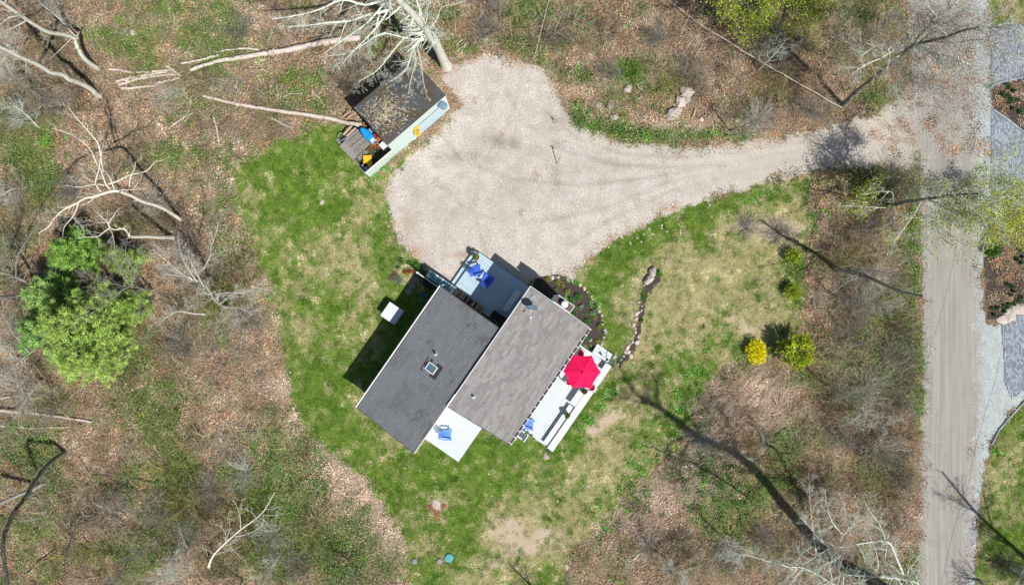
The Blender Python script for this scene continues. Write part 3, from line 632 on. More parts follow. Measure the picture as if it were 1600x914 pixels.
# brush: thin arching stems through the woods, coloured patch by patch
def brush(name, n, accept, seed, cols, wts, Lr, rr, lean=None, zr=(.0, .25), rise=(.15, .9)):
    x, y, r = rand_in(n, accept, seed); n = len(x)
    a = r.uniform(0, 2 * np.pi, n) if lean is None else lean(x, y, r)
    L = r.uniform(*Lr, n); z0 = fld(GZ, x, y) + r.uniform(*zr, n); up = r.uniform(*rise, n) * L
    d = np.stack([np.cos(a), np.sin(a)], -1); bend = r.normal(0, .16, n) * L
    nrm = np.stack([-d[:, 1], d[:, 0]], -1)
    p0 = np.stack([x, y, z0], -1)
    p1 = np.concatenate([(np.stack([x, y], -1) + d * (L * .5)[:, None] + nrm * bend[:, None]), (z0 + up * .75)[:, None]], 1)
    p2 = np.concatenate([(np.stack([x, y], -1) + d * L[:, None]), (z0 + up)[:, None]], 1)
    Q = np.stack([p0, p1, p2], 1); rad = r.uniform(*rr, n); Rr = np.stack([rad, rad * .8, rad * .35], 1)
    T = np.stack([p1 - p0, p2 - p0, p2 - p1], 1); T /= np.linalg.norm(T, axis=2, keepdims=True) + 1e-9
    A = np.cross(T, np.array([.01, .02, 1.0])); A /= np.linalg.norm(A, axis=2, keepdims=True) + 1e-9; Bv = np.cross(T, A)
    an = 2 * np.pi * np.arange(3) / 3
    V = Q[:, :, None] + Rr[:, :, None, None] * (A[:, :, None] * np.cos(an)[:, None] + Bv[:, :, None] * np.sin(an)[:, None])
    base = np.arange(n)[:, None, None] * 9; i = np.arange(2)[None, :, None] * 3; j = np.arange(3)[None, None]; j2 = (j + 1) % 3
    F = np.stack([base + i + j, base + i + j2, base + i + 3 + j2, base + i + 3 + j], -1).reshape(-1, 4)
    tt = pick(cols, r, n, wts, .2)
    return tag(link(name, fast_mesh(name, V.reshape(-1, 3), F, np.repeat(tt, 9, 0)), M['tint']), kind='stuff')
BR = [(60,40,60,40,.7),(60,150,70,50,.9),(30,350,60,80,.8),(200,360,70,50,.9),(330,470,70,80,.8),(250,560,50,40,.5),(60,640,70,50,.8),(330,790,90,50,1.2),(400,860,90,50,1),(100,820,120,70,.7),(290,690,70,40,.6),(330,150,60,30,.7),(560,40,60,30,.6),(560,130,60,30,.5),(780,40,80,40,.7),(880,60,60,40,.6),(1060,120,80,50,.8),(1180,180,60,40,.8),(1340,60,90,60,.9),(1350,400,60,60,1.2),(1345,500,60,60,1.4),(1340,620,90,60,1.5),(1395,580,50,90,1.5),(1380,720,60,70,1.5),(1300,560,40,60,1.2),(1290,740,60,60,.9),(1240,850,90,40,.7),(1060,860,90,40,.8),(1150,700,60,60,.7),(1130,630,50,30,.9),(640,880,60,40,.6),(480,850,80,40,.8),(550,840,50,50,.5),(1240,120,60,60,.5),(700,60,40,20,.5),(230,120,60,40,.5),(200,250,60,40,.5),(1395,285,50,24,1.2),(1560,890,60,26,1.1),(440,680,50,50,.4)]
F_br = blobs(BR, PX, PY)
brN = vnoise(GX, GY, 2.2, 71)
def acc(x, y): return np.where((fld(cls, x, y) == 0), np.clip(.16 + fld(F_br, x, y) * (.25 + 1.2 * fld(brN, x, y)) * .75, 0, 1), 0) * (fld(openland, x, y) < -8)
PAL = np.array([(.47, .42, .335), (.45, .325, .22), (.28, .33, .09), (.115, .09, .06), (.37, .29, .16), (.58, .47, .345)])
palN = [vnoise(GX, GY, 2.8, 900 + i, 3) for i in range(6)]
def acc(x, y): return np.where(fld(cls, x, y) == 0, np.clip(.10 + fld(F_br, x, y) * .75 + (fld(brN, x, y) - .5) * 1.5 + (fld(hf, x, y) - .5) * .5, 0, 1) * np.clip(1 - fld(F_pale, x, y) * 1.0, 0, 1), 0) * (fld(openland, x, y) < -14)
def col(x, y, r, n):
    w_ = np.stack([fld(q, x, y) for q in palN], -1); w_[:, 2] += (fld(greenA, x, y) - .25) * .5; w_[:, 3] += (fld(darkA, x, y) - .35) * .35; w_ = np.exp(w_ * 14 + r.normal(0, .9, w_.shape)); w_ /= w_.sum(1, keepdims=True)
    return (w_ @ PAL) * (1 + r.normal(0, .16, (n, 1)))
put('dry_brush', [src_stems(40 + i, 22, .8, (.006, .013), jit=.55) for i in range(9)], 25000, acc, 201, col, (.5, 1.35))
put('tall_brush', [src_stems(60 + i, 34, 1.0, (.007, .014), (.7, 1.6), .22, jit=.5) for i in range(6)], 6000, lambda x, y: acc(x, y) * np.clip(fld(F_br, x, y) * 1.3 - .1, 0, 1), 203, col, (.6, 1.3))
# pale reddish dead stems raked over the bank beside the lawn
RAKE = [(1130,620,45,22,1.3,-30),(1165,590,30,14,.8),(1140,665,50,20,1.0,-40),(1000,830,50,26,.8),(1060,770,40,26,.7),(240,150,45,20,.7),(300,160,50,20,.7),(490,800,40,20,.4),(1200,650,50,40,.4)]
F_rake = blobs(RAKE, PX, PY)
brush('raked_dead_stems', 90000, lambda x, y: np.where(fld(cls, x, y) < 2, np.clip(fld(F_rake, x, y), 0, 1), 0), 202,
      [(.62, .47, .38), (.50, .34, .27), (.76, .65, .54), (.28, .19, .14)], [.35, .3, .2, .15], (.7, 2.0), (.008, .015),
      lean=lambda x, y, r: np.radians(35) + r.normal(0, .45, len(x)), zr=(.0, .35), rise=(0, .25))
# ---------------------------------------------------------------- bricks of the paved drive
def inside(poly, x, y):
    n = len(poly); c = False
    for i in range(n):
        x0, y0 = poly[i]; x1, y1 = poly[(i + 1) % n]
        if (y < y0) != (y < y1) and x < (x1 - x0) * (y - y0) / (y1 - y0) + x0: c = not c
    return c
pv = MB(); yy = 28.0
bx = 37.2; col_i = 0
while bx < 43.4:
    yy = 22.0 + (col_i % 2) * .11
    while yy > -9:
        px, py = bx / S + 800, 457 - yy / S
        if D['paved'][min(int((bx - ca) / cc_), nx - 1), min(max(int((yy - cb) / cc_), 0), ny - 1)] > 1 and not inside(BED_A, px, py) and not inside(BED_B, px, py):
            pv.box((bx, yy, .012 + R.uniform(-.004, .004)), (.128, .205, .04))
        yy -= .22
    bx += .145; col_i += 1
tag(pv.build('brick', M['brick_paver'], PAVEO), kind='stuff')
# kerb stones along the paved drive
def kerb(line, label, w_=.18):
    t = thing('stone_kerb', (P(*line[0])), label, 'kerb'); o = t.location.copy()
    for i in range(len(line) - 1):
        a, b = P(*line[i]), P(*line[i + 1]); n = max(1, int((b - a).length / .55))
        for k in range(n):
            c = a.lerp(b, (k + .5) / n) - o
            MB().box((c.x, c.y, .04), ((b - a).length / n - .02, w_, .12), math.atan2(b.y - a.y, b.x - a.x)).build('kerb_stone', M['brick_paver'], t)
kerb([(1549,134),(1565,128),(1600,121),(1620,119)], 'stone kerb along the top edge of the mulch island between the paved arms', .14)
kerb([(1551,172),(1572,186),(1600,208),(1618,222)], 'stone kerb running diagonally below the mulch island beside the paved drive', .14)
kerb([(1549,694),(1560,672),(1574,655),(1600,627),(1620,608)], 'pale stone kerb between the paved apron and the lower right lawn', .10)

# ---------------------------------------------------------------- house
U = Vector((.5697, .8235, 0)); Vv = Vector((.8235, -.5697, 0)); RZ = math.atan2(U.y, U.x)
HM = Matrix(((U.x, -Vv.x, 0, 0), (U.y, -Vv.y, 0, 0), (0, 0, 1, 0), (0, 0, 0, 1)))
# local frame of the house: x runs along the ridge to the north-east, y = -v (v runs down to the south-east)
def hl(u, v, z=0.0): return Vector((u, -v, z))
def hw(u, v, z=0.0): return HM @ hl(u, v, z)
house = thing('house', (0, 0, 0), 'grey shingled house of two offset roof wings in the middle of the yard', 'house', RZ)
RIDGE = 4.95
def rz_right(v): return RIDGE + .03 - (v - .87) * (1.60 / 5.27)
def rz_left(v): return 4.80 - (.76 - v) * (1.35 / 5.31)
def hbox(b, u0, u1, v0, v1, z0, z1): b.box(((u0 + u1) / 2, -(v0 + v1) / 2, (z0 + z1) / 2), (u1 - u0, v1 - v0, z1 - z0))
# walls
wb = MB()
wb.prism([(-8.95, -5.85), (.8, -5.85), (.8, -.95), (-8.95, -.95)], 0, [rz_right(5.85) - .25, rz_right(5.85) - .25, rz_right(.95) - .25, rz_right(.95) - .25])
wb.build('wall', M['siding'], house)
wb = MB()
wb.prism([(-13.05, -.76), (-2.95, -.76), (-2.95, 4.25), (-13.05, 4.25)], 0, [rz_left(.76) - .22, rz_left(.76) - .22, rz_left(-4.25) - .22, rz_left(-4.25) - .22])
wb.build('wall', M['siding'], house)
def hpart(name, m, *boxes):
    b = MB()
    for q in boxes: hbox(b, *q)
    return b.build(name, m, house)
def window(u0, u1, v0, v1, z0, z1, nrm):
    """nrm: 'u' wall faces along u, 'v' wall faces along v"""
    fr = MB(); g = MB(); e = .07
    if nrm == 'v':
        for q in ((u0, u1, v0, v1, z0, z0 + e), (u0, u1, v0, v1, z1 - e, z1), (u0, u0 + e, v0, v1, z0 + e, z1 - e), (u1 - e, u1, v0, v1, z0 + e, z1 - e)): hbox(fr, *q)
        vm = (v0 + v1) / 2; hbox(g, u0 + e, u1 - e, vm - .008, vm + .008, z0 + e, z1 - e)
    else:
        for q in ((u0, u1, v0, v1, z0, z0 + e), (u0, u1, v0, v1, z1 - e, z1), (u0, u1, v0, v0 + e, z0 + e, z1 - e), (u0, u1, v1 - e, v1, z0 + e, z1 - e)): hbox(fr, *q)
        um = (u0 + u1) / 2; hbox(g, um - .008, um + .008, v0 + e, v1 - e, z0 + e, z1 - e)
    w_ = fr.build('window', M['trim'], house); g.build('pane', M['glass'], w_)
for u in (-11.8, -8.6, -5.2): window(u, u + 1.1, -4.30, -4.22, 1.1, 2.3, 'v')
for u in (-7.6, -4.6, -2.2): window(u, u + 1.6, 5.82, 5.90, .75, 2.6, 'v')
window(.77, .85, 1.3, 2.3, 1.2, 2.4, 'u'); window(-13.10, -13.02, -2.4, -1.2, 1.1, 2.2, 'u')
window(-1.5, -.6, .90, .97, .6, 2.6, 'v'); window(-3.0, -2.92, -1.6, -.6, .6, 2.5, 'u')

# roof decks (slabs) with their shingles laid course by course
def roof_slab(name, u0, u1, v0, v1, zf, th=.16):
    b = MB(); b.prism([(u0, -v1), (u1, -v1), (u1, -v0), (u0, -v0)], [zf(v1) - th, zf(v1) - th, zf(v0) - th, zf(v0) - th], [zf(v1), zf(v1), zf(v0), zf(v0)])
    return b.build(name, M['fascia'], house)
def shingles(roof, u0, u1, v0, v1, zf, m, course, tab, nmax, thick, jit, down=1, seed=1, cov=1.12):
    rr = random.Random(seed); sl = (zf(v1) - zf(v0)) / (v1 - v0); ang = math.atan(sl)
    n = int(round((v1 - v0) / course)); course = (v1 - v0) / n
    stuff = MB(); singles = []; cache = {}
    for i in range(n):
        v = v0 + (i + .5) * course; u = u0 - rr.uniform(0, tab)
        while u < u1:
            L = tab * rr.choice(jit); a, b = max(u, u0), min(u + L, u1); u += L
            if b - a < .05: continue
            dz = thick * (1 + rr.choice((0, 0, .5, .9)))
            if len(singles) < nmax and rr.random() < .62 and b - a > tab * .5: singles.append((a, b, v, dz))
            else:
                mm = Matrix.Translation(hl((a + b) / 2, v, zf(v) + dz * .4)) @ Matrix.Rotation(math.atan(-sl), 4, 'X') @ Matrix.Rotation(down * .035, 4, 'X')
                stuff.box((0, 0, 0), (b - a - .006, course * cov, dz), m=mm)
    tag(stuff.build('shingle', m, roof), kind='stuff')
    for a, b, v, dz in singles:
        key = (round((b - a) * 8), round(dz * 1000))
        if key not in cache: cache[key] = MB().box((0, 0, 0), (1, course * cov, dz)).mesh('shingle')
        o = link('shingle', cache[key], m, roof, hl((a + b) / 2, v, zf(v) + dz * .4))
        o.rotation_euler = (math.atan(-sl) + down * .035, 0, 0); o.scale = (b - a - .006, 1, 1)
roofR = roof_slab('roof', -9.25, 1.10, .87, 6.14, rz_right)
shingles(roofR, -9.22, 1.07, .90, 6.10, rz_right, M['shingle_light'], .21, .62, 300, .014, (.6, .8, 1, 1.3), 1, 3)
roofL = roof_slab('roof', -13.35, -2.60, -4.55, .76, rz_left)
shingles(roofL, -13.32, -2.63, -4.50, .73, rz_left, M['shingle_dark'], .185, .40, 300, .022, (.8, 1, 1.1), -1, 4, .86)
# trims: ridge fascia, rakes, gutters
hpart('ridge_trim', M['trim'], (-9.27, 1.12, .80, .868, 4.80, 5.03))
hpart('ridge_trim', M['trim'], (-13.37, -9.28, .762, .83, 4.62, 4.84))
def rake(u0, u1, v0, v1, zf, m=M['trim'], up=.03):
    b = MB(); b.prism([(u0, -v1), (u1, -v1), (u1, -v0), (u0, -v0)], [zf(v1) - .2, zf(v1) - .2, zf(v0) - .2, zf(v0) - .2], [zf(v1) + up, zf(v1) + up, zf(v0) + up, zf(v0) + up])
    return b.build('rake_board', m, house)
rake(1.103, 1.13, .87, 6.14, rz_right); rake(-9.28, -9.253, .87, 6.14, rz_right, M['fascia'], .005)
rake(-2.597, -2.57, -4.55, .76, rz_left, M['fascia'], .01); rake(-13.38, -13.353, -4.55, .76, rz_left, M['fascia'], .005)
zg = rz_right(6.14)
g = hpart('gutter', M['black'], (-9.28, 1.12, 6.16, 6.25, zg - .16, zg - .09)); 
b = MB(); hbox(b, -9.28, 1.12, 6.252, 6.285, zg - .17, zg - .01); b.build('gutter_lip', M['trim'], g)
for i in range(20):
    b = MB(); u = -9.15 + i * .535; hbox(b, u, u + .055, 6.10, 6.33, zg - .006, zg + .022); b.build('gutter_hanger', M['trim'], g)
zg = rz_left(-4.55)
g = hpart('gutter', M['trim'], (-13.40, -2.58, -4.66, -4.56, zg - .14, zg - .02))
b = MB(); b.tube([hl(-13.0, -4.72, zg - .1), hl(-13.0, -4.72, .1), hl(-13.0, -5.1, .05)], .05, 8); b.build('downspout', M['trim'], house)
b = MB(); b.tube([hl(-2.45, -4.5, 3.3), hl(-2.42, -4.5, .5)], .045, 8); b.build('downspout', M['trim'], house)

# skylight and vents
sk = MB(); zs = rz_left(-1.68); sm = Matrix.Translation(hl(-7.77, -1.68, zs + .07)) @ Matrix.Rotation(math.atan(-1.35 / 5.31), 4, 'X')
for c, d in (((0, .36, 0), (.62, .06, .16)), ((0, -.36, 0), (.62, .06, .16)), ((.29, 0, 0), (.06, .66, .16)), ((-.29, 0, 0), (.06, .66, .16))): sk.box(c, d, m=sm)
sko = sk.build('skylight', M['trim'], house)
MB().box((0, 0, .02), (.52, .66, .03), m=sm).build('pane', M['sky_glass'], sko)
fl = MB()
for c, d in (((0, .55, -.055), (1.1, .3, .02)), ((0, -.55, -.055), (1.1, .3, .02)), ((.44, 0, -.055), (.22, .8, .02)), ((-.44, 0, -.055), (.22, .8, .02))): fl.box(c, d, m=sm)
fl.build('flashing', M['charcoal'], sko)
def vent(u, v, zf, h=.38, r=.075):
    b = MB(); b.lathe([(r, -.1), (r, h), (r * .7, h), (r * .7, h - .05)], 12, hl(u, v, zf(v))); o = b.build('roof_vent', M['trim'], house, smooth=False)
    MB().box((u, -v, zf(v) + .03), (.34, .30, .03), m=None).build('vent_collar', M['grey_metal'], o)
vent(-6.75, -1.94, rz_left, .45); vent(-7.65, 2.0, rz_right, .42, .08); vent(.62, 1.42, rz_right, .2, .05)
# chimney chase on the gable end
ch = MB(); hbox(ch, 1.14, 1.72, 2.80, 4.19, 0, 4.94); cho = ch.build('chimney', M['siding'], house)
b = MB(); hbox(b, 1.17, 1.69, 2.83, 4.16, 4.942, 4.985); b.build('chimney_cap', M['chimney_cap'], cho)
b = MB()
for q in ((1.12, 1.74, 4.16, 4.21, 4.9, 5.02), (1.12, 1.165, 2.78, 4.158, 4.9, 5.02), (1.695, 1.74, 2.78, 4.158, 4.9, 5.02)): hbox(b, *q)
b.build('cap_trim', M['trim'], cho)
b = MB(); b.lathe([(.13, 0), (.13, .30), (.24, .32), (.24, .44), (.15, .47), (.02, .48)], 20, hl(1.42, 3.52, 4.986)); b.build('flue', M['white'], cho)
# satellite dish by the gable
sd = thing('satellite_dish', hw(-.05, 1.75, rz_right(1.75)), 'blue grey satellite dish with thin white arm near the upper corner of the light roof', 'satellite dish', RZ)
b = MB(); b.tube([(0, 0, 0), (0, 0, .5), (.1, 0, .75)], .03, 8); b.build('mast', M['grey_metal'], sd)
dm = Matrix.Translation((.12, .05, .85)) @ Matrix.Rotation(math.radians(-68), 4, 'Y') @ Matrix.Rotation(math.radians(25), 4, 'X')
b = MB(); b.lathe([(.01, 0), (.20, .03), (.36, .09), (.44, .15), (.43, .165), (.2, .05), (.01, .02)], 22)
b.v = [dm @ v for v in b.v]; b.build('dish', M['dish'], sd, smooth=True)
b = MB(); b.tube([(-.1, 0, .62), (-.62, -.30, .95)], .018, 6); b.tube([(-.1, 0, .5), (.35, -.55, .1)], .012, 6); b.build('arm', M['trim'], sd)
b = MB(); b.box((-.65, -.32, .97), (.12, .10, .10)); b.build('receiver', M['trim'], sd)

# ---------------------------------------------------------------- decks
def deck(label, u0, u1, v0, v1, z, along, pitch, m, steps=(), frame=True):
    t = thing('deck', hw(0, 0, 0), label, 'deck', RZ)
    if along == 'u':
        n = int(round((v1 - v0) / pitch)); p = (v1 - v0) / n
        me = MB().box((0, 0, 0), (u1 - u0, p - .017, .04)).mesh('deck_board')
        for i in range(n): link('deck_board', me, m, t, hl((u0 + u1) / 2, v0 + (i + .5) * p, z - .02))
    else:
        n = int(round((u1 - u0) / pitch)); p = (u1 - u0) / n
        me = MB().box((0, 0, 0), (p - .017, v1 - v0, .04)).mesh('deck_board')
        for i in range(n): link('deck_board', me, m, t, hl(u0 + (i + .5) * p, (v0 + v1) / 2, z - .02))
    b = MB(); hbox(b, u0 + .04, u1 - .04, v0 + .04, v1 - .04, z - .24, z - .05); b.build('deck_frame', M['fascia'], t)
    b = MB()
    for q in ((u0 - .03, u0 - .003, v0 - .03, v1 + .03, z - .22, z + .002), (u1 + .003, u1 + .03, v0 - .03, v1 + .03, z - .22, z + .002),
              (u0, u1, v1 + .003, v1 + .03, z - .22, z + .002), (u0, u1, v0 - .03, v0 - .003, z - .22, z + .002)): hbox(b, *q)
    b.build('skirt_board', m, t)
    for u in (u0 + .15, (u0 + u1) / 2, u1 - .15):
        for v in (v0 + .15, v1 - .15):
            b = MB(); hbox(b, u - .06, u + .06, v - .06, v + .06, -.1, z - .25); b.build('post', M['wood_grey'], t)
    return t
def dpart(t, name, m, *boxes):
    b = MB()
    for q in boxes: hbox(b, *q)
    return b.build(name, m, t)
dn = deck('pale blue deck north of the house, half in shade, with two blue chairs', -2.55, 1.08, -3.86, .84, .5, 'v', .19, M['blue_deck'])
for i in range(2): dpart(dn, 'step', M['blue_deck'], (-2.1, 1.08, -4.30 + i * .21, -4.10 + i * .21, .22, .26))
dpart(dn, 'step_riser', M['white'], (-2.1, 1.08, -4.28, -4.25, 0, .219), (-2.1, 1.08, -3.92, -3.895, .0, .47))
dz = .6
ds = deck('long white deck with bench and red parasol on the south east side of the house', -8.25, -.35, 5.88, 9.46, dz, 'u', .19, M['white_deck'])
dpart(ds, 'bench_seat', M['white'], (-8.1, -4.55, 8.50, 8.93, dz + .29, dz + .335)); dpart(ds, 'bench_seat', M['white'], (-4.45, -.9, 8.42, 8.93, dz + .50, dz + .545))
for u in (-8.0, -6.4, -4.75): dpart(ds, 'bench_leg', M['white'], (u, u + .09, 8.55, 8.88, dz, dz + .288))
for u in (-4.35, -2.7, -1.05): dpart(ds, 'bench_leg', M['white'], (u, u + .09, 8.5, 8.88, dz, dz + .498))
dpart(ds, 'bench_back_cap', M['white'], (-8.25, -.35, 8.98, 9.50, dz + .43, dz + .475))
dpart(ds, 'bench_back', M['white'], (-8.2, -.4, 9.03, 9.07, dz + .1, dz + .428))
dpart(ds, 'bench_back', M['white'], (-8.2, -.4, 9.40, 9.44, dz + .1, dz + .428))
for u in (-8.2, -6.3, -4.3, -2.3, -.5): dpart(ds, 'rail_post', M['white'], (u, u + .09, 9.2, 9.29, dz, dz + .427))
for i in range(3): dpart(ds, 'step', M['white_deck'], (-.30 + i * .27, -.05 + i * .27, 7.75, 9.20, dz - .17 * (i + 1) - .04, dz - .17 * (i + 1)))
dpart(ds, 'stair_rail', M['grey_metal'], (-.3, .55, 9.24, 9.28, dz + .2, dz + .24)); dpart(ds, 'stair_rail_post', M['black'], (.5, .54, 9.235, 9.275, 0, dz + .2), (-.30, -.26, 9.235, 9.275, 0, dz + .2))
dw = deck('plain white deck with one blue chair tucked between the two roofs at the south west', -13.1, -9.0, .80, 4.02, .5, 'u', .20, M['white_deck'])
dpart(dw, 'border_board', M['white_deck'], (-13.09, -12.9, .82, 4.0, .5035, .512)); dpart(dw, 'border_board', M['white_deck'], (-12.88, -9.0, 3.82, 4.0, .5035, .512))
dpart(dn, 'bench_seat', M['white'], (-1.45, .35, .12, .58, .98, 1.03)); dpart(dn, 'bench_leg', M['blue_deck'], (-1.35, -1.27, .2, .5, .5, .978)); dpart(dn, 'bench_leg', M['blue_deck'], (.15, .23, .2, .5, .5, .978))

# side steps with grey tread and flower pots at the south end of the long deck
sp = thing('side_steps', hw(0, 0, 0), 'white side steps with a slate grey tread at the south corner of the long deck', 'steps', RZ)
dpart(sp, 'tread', M['grey_tread'], (-8.85, -8.42, 6.35, 7.25, .36, .40)); dpart(sp, 'tread', M['white'], (-9.0, -8.87, 6.3, 7.35, .16, .20))
dpart(sp, 'stringer', M['white'], (-9.0, -8.3, 6.27, 6.33, .0, .52)); dpart(sp, 'stringer', M['white'], (-9.0, -8.3, 7.30, 7.38, .0, .46))
dpart(sp, 'stringer', M['white'], (-8.40, -8.30, 6.3, 7.3, .3, .52))

# ---------------------------------------------------------------- furniture
def adirondack(loc, face, label, m, group='blue plastic garden chairs'):
    t = thing('garden_chair', loc, label, 'chair', face, group)
    tl = math.radians(-12)
    for i in range(5):
        b = MB(); b.box((.26 - i * .125, 0, .36 - i * .026), (.118, .52, .025)); b.build('seat_slat', m, t)
    for i in range(5):
        y = -.22 + i * .11; hgt = (.62, .74, .80, .74, .62)[i]
        a = Vector((-.24, y * .8, .26)); e = Vector((-.24 - hgt * .50, y * 1.25, .26 + hgt * .86))
        b = MB(); b.tube([a, e], .05, 4); mm = b
        for k, v in enumerate(b.v): pass
        b.build('back_slat', m, t)
    b = MB(); b.box((-.45, 0, .62), (.05, .56, .05)); b.build('back_rail', m, t)
    for s in (-1, 1):
        b = MB(); b.box((.03, s * .335, .56), (.72, .13, .028)); b.build('arm', m, t)
        b = MB(); b.box((.30, s * .30, .275), (.09, .035, .55)); b.build('leg', m, t)
        b = MB(); b.tube([(.30, s * .27, .33), (-.62, s * .27, .04)], .04, 4); b.build('leg', m, t)
    return t
adirondack(P(745.5, 423, .5), math.radians(18), 'blue garden chair in the sun beside the potted plant on the north deck', M['chair_blue'])
adirondack(P(762.5, 437, .5), math.radians(58), 'deep blue garden chair at the shade line on the north deck', M['chair_blue'])
adirondack(P(826.5, 661, .6), math.radians(-10), 'pale blue garden chair at the south end of the long white deck', M['chair_blue_pale'])
adirondack(P(699, 677.5, .5), math.radians(-4), 'single pale blue garden chair on the small south west deck', M['chair_blue_pale'])

# parasol
pc = Vector((5.17, -5.85, dz))
um = thing('parasol', pc, 'crimson six sided parasol over the round table on the white deck', 'parasol')
b = MB(); b.tube([(0, 0, .05), (0, 0, 2.72)], .025, 8); b.build('pole', M['trim'], um)
b = MB(); b.lathe([(.28, 0), (.28, .06), (.06, .1), (.04, .3)], 16); b.build('base', M['charcoal'], um)
Rr = 1.40; zr, za = 2.28, 2.68
for i in range(6):
    a0, a1 = math.radians(60 * i - 2), math.radians(60 * i + 58); b = MB(); rows = 6
    up, dn_ = [], []
    for k in range(rows + 1):
        f = k / rows; row = []
        for q in range(rows + 1):
            g_ = q / rows; x = Rr * f * (math.cos(a0) * (1 - g_) + math.cos(a1) * g_); y = Rr * f * (math.sin(a0) * (1 - g_) + math.sin(a1) * g_)
            x *= 1 - .05 * f * math.sin(math.pi * g_); y *= 1 - .05 * f * math.sin(math.pi * g_)
            z = za - (za - zr) * f ** 1.08 - .045 * f * math.sin(math.pi * g_)
            row.append((x, y, z))
        up.append(row)
    n0 = len(b.v)
    for row in up: b.v += [Vector(p) for p in row]
    n1 = len(b.v)
    for row in up: b.v += [Vector((p[0], p[1], p[2] - .006)) for p in row]
    w1 = rows + 1
    for k in range(rows):
        for q in range(rows):
            a = k * w1 + q; b.f.append([n0 + a, n0 + a + w1, n0 + a + w1 + 1, n0 + a + 1]); b.f.append([n1 + a, n1 + a + 1, n1 + a + w1 + 1, n1 + a + w1])
    e = rows * w1
    for q in range(rows): b.f.append([n0 + e + q, n1 + e + q, n1 + e + q + 1, n0 + e + q + 1])
    b.build('canopy_panel', M['red'], um)
    b = MB(); b.tube([(0, 0, za - .03), (Rr * math.cos(a0), Rr * math.sin(a0), zr - .02)], .012, 5); b.build('rib', M['trim'], um)
b = MB(); b.lathe([(.09, 0), (.08, .05), (.03, .07), (.025, .12), (.01, .14)], 12, (0, 0, za - .005)); b.build('finial', M['red_cushion'], um)
tb = thing('round_table', pc + Vector((0.02, 0, 0)), 'round white garden table under the crimson parasol', 'table')
b = MB(); b.lathe([(.62, .70), (.64, .715), (.64, .735), (.62, .745)], 28); b.build('table_top', M['white'], tb)
for i in range(4):
    a = math.pi / 4 + i * math.pi / 2; b = MB(); b.tube([(.42 * math.cos(a), .42 * math.sin(a), .7), (.5 * math.cos(a), .5 * math.sin(a), 0)], .025, 6); b.build('leg', M['white'], tb)
def patio_chair(loc, face, label):
    t = thing('patio_chair', loc, label, 'chair', face, 'white patio chairs round the parasol table')
    b = MB(); b.box((0, 0, .42), (.48, .48, .03)); b.build('seat', M['white'], t)
    b = MB(); b.lathe([(.02, .436), (.20, .44), (.235, .47), (.20, .50), (.02, .51)], 16); b.build('cushion', M['red_cushion'], t)
    b = MB(); pts = [(-.10 - .2 * math.cos(a), .30 * math.sin(a), .78) for a in [math.radians(x) for x in range(-100, 101, 20)]]
    b.tube(pts, .045, 6); b.build('back_rail', M['white'], t)
    for s in (-1, 1):
        b = MB(); b.tube([(-.28, s * .1, .42), (-.29, s * .1, .76)], .02, 6); b.build('back_spindle', M['white'], t)
        for x in (-.2, .2): b = MB(); b.tube([(x, s * .2, .41), (x * 1.1, s * .22, 0)], .02, 6); b.build('leg', M['white'], t)
    return t
for (px, py, lb) in ((908, 552, 'white patio chair with red cushion on the north side of the parasol table'), (884.5, 567, 'white patio chair with red cushion between the parasol table and the gutter'),
                     (889.5, 597, 'white curved back chair on the lower left side of the parasol'), (925, 606, 'white patio chair hidden below the parasol beside the bench')):
    c = P(px, py, 1.1); d = pc - c
    patio_chair((c.x, c.y, dz), math.atan2(d.y, d.x), lb)

# potted plants
def leafball(name, parent, c, rx, rz_, n, cols, seed, wts=None, size=(.05, .10), shell=.5, core=None, loc=None, lumps=7):
    r = np.random.default_rng(seed); d = r.normal(0, 1, (n, 3)); d /= np.linalg.norm(d, axis=1, keepdims=True)
    ld = r.normal(0, 1, (lumps, 3)); ld /= np.linalg.norm(ld, axis=1, keepdims=True); ld[:, 2] = abs(ld[:, 2]) * .8
    lump = np.max(d @ ld.T, axis=1); rad = (shell + (1 - shell) * r.random(n)) * (.62 + .42 * np.clip(lump, 0, 1) ** 2)
    d[:, 2] = np.where(d[:, 2] < -.3, -d[:, 2], d[:, 2])
    p = d * rad[:, None] * np.array([rx, rx, rz_]) + np.array(c)
    a = d + r.normal(0, .6, (n, 3)); a /= np.linalg.norm(a, axis=1, keepdims=True); b_ = np.cross(a, r.normal(0, 1, (n, 3))); b_ /= np.linalg.norm(b_, axis=1, keepdims=True)
    L = r.uniform(*size, n)[:, None]
    pts = [p - a * L * .5, p + b_ * L * .28, p + a * L * .5, p - b_ * L * .28]
    V = np.stack(pts, 1).reshape(-1, 3); tt = pick(cols, r, n, wts, .14)
    return link(name, fast_mesh(name, V, np.arange(4 * n).reshape(-1, 4), np.repeat(tt, 4, 0)), M['tint'], parent, loc)
def potted(loc, label, r_, h, potm, cols, seed, cat='potted plant', wts=None, pr=1.3, nn=260):
    t = thing('potted_plant', loc, label, cat)
    b = MB(); b.lathe([(r_ * .7, 0), (r_, h), (r_ * .9, h), (r_ * .88, h * .9)], 16); b.build('pot', potm, t)
    b = MB(); b.lathe([(.01, h * .89), (r_ * .87, h * .90)], 16); b.build('soil', M['soil'], t)
    leafball('foliage', t, (0, 0, h), r_ * pr, r_ * .9, nn, cols, seed, wts, (.06, .13)); return t
GY_ = [(.10, .22, .04), (.30, .34, .06), (.05, .12, .03), (.45, .42, .05)]
potted(P(744, 402, .8), 'brown pot of green and yellow plants at the corner of the north deck', .26, .30, M['pot'], GY_, 1, pr=.95)
potted(P(886.5, 648, 1.08), 'dark pot of yellow green plants on the lower bench', .20, .24, M['pot'], [(.06, .10, .02), (.30, .30, .03), (.10, .08, .03)], 2, pr=1.25)
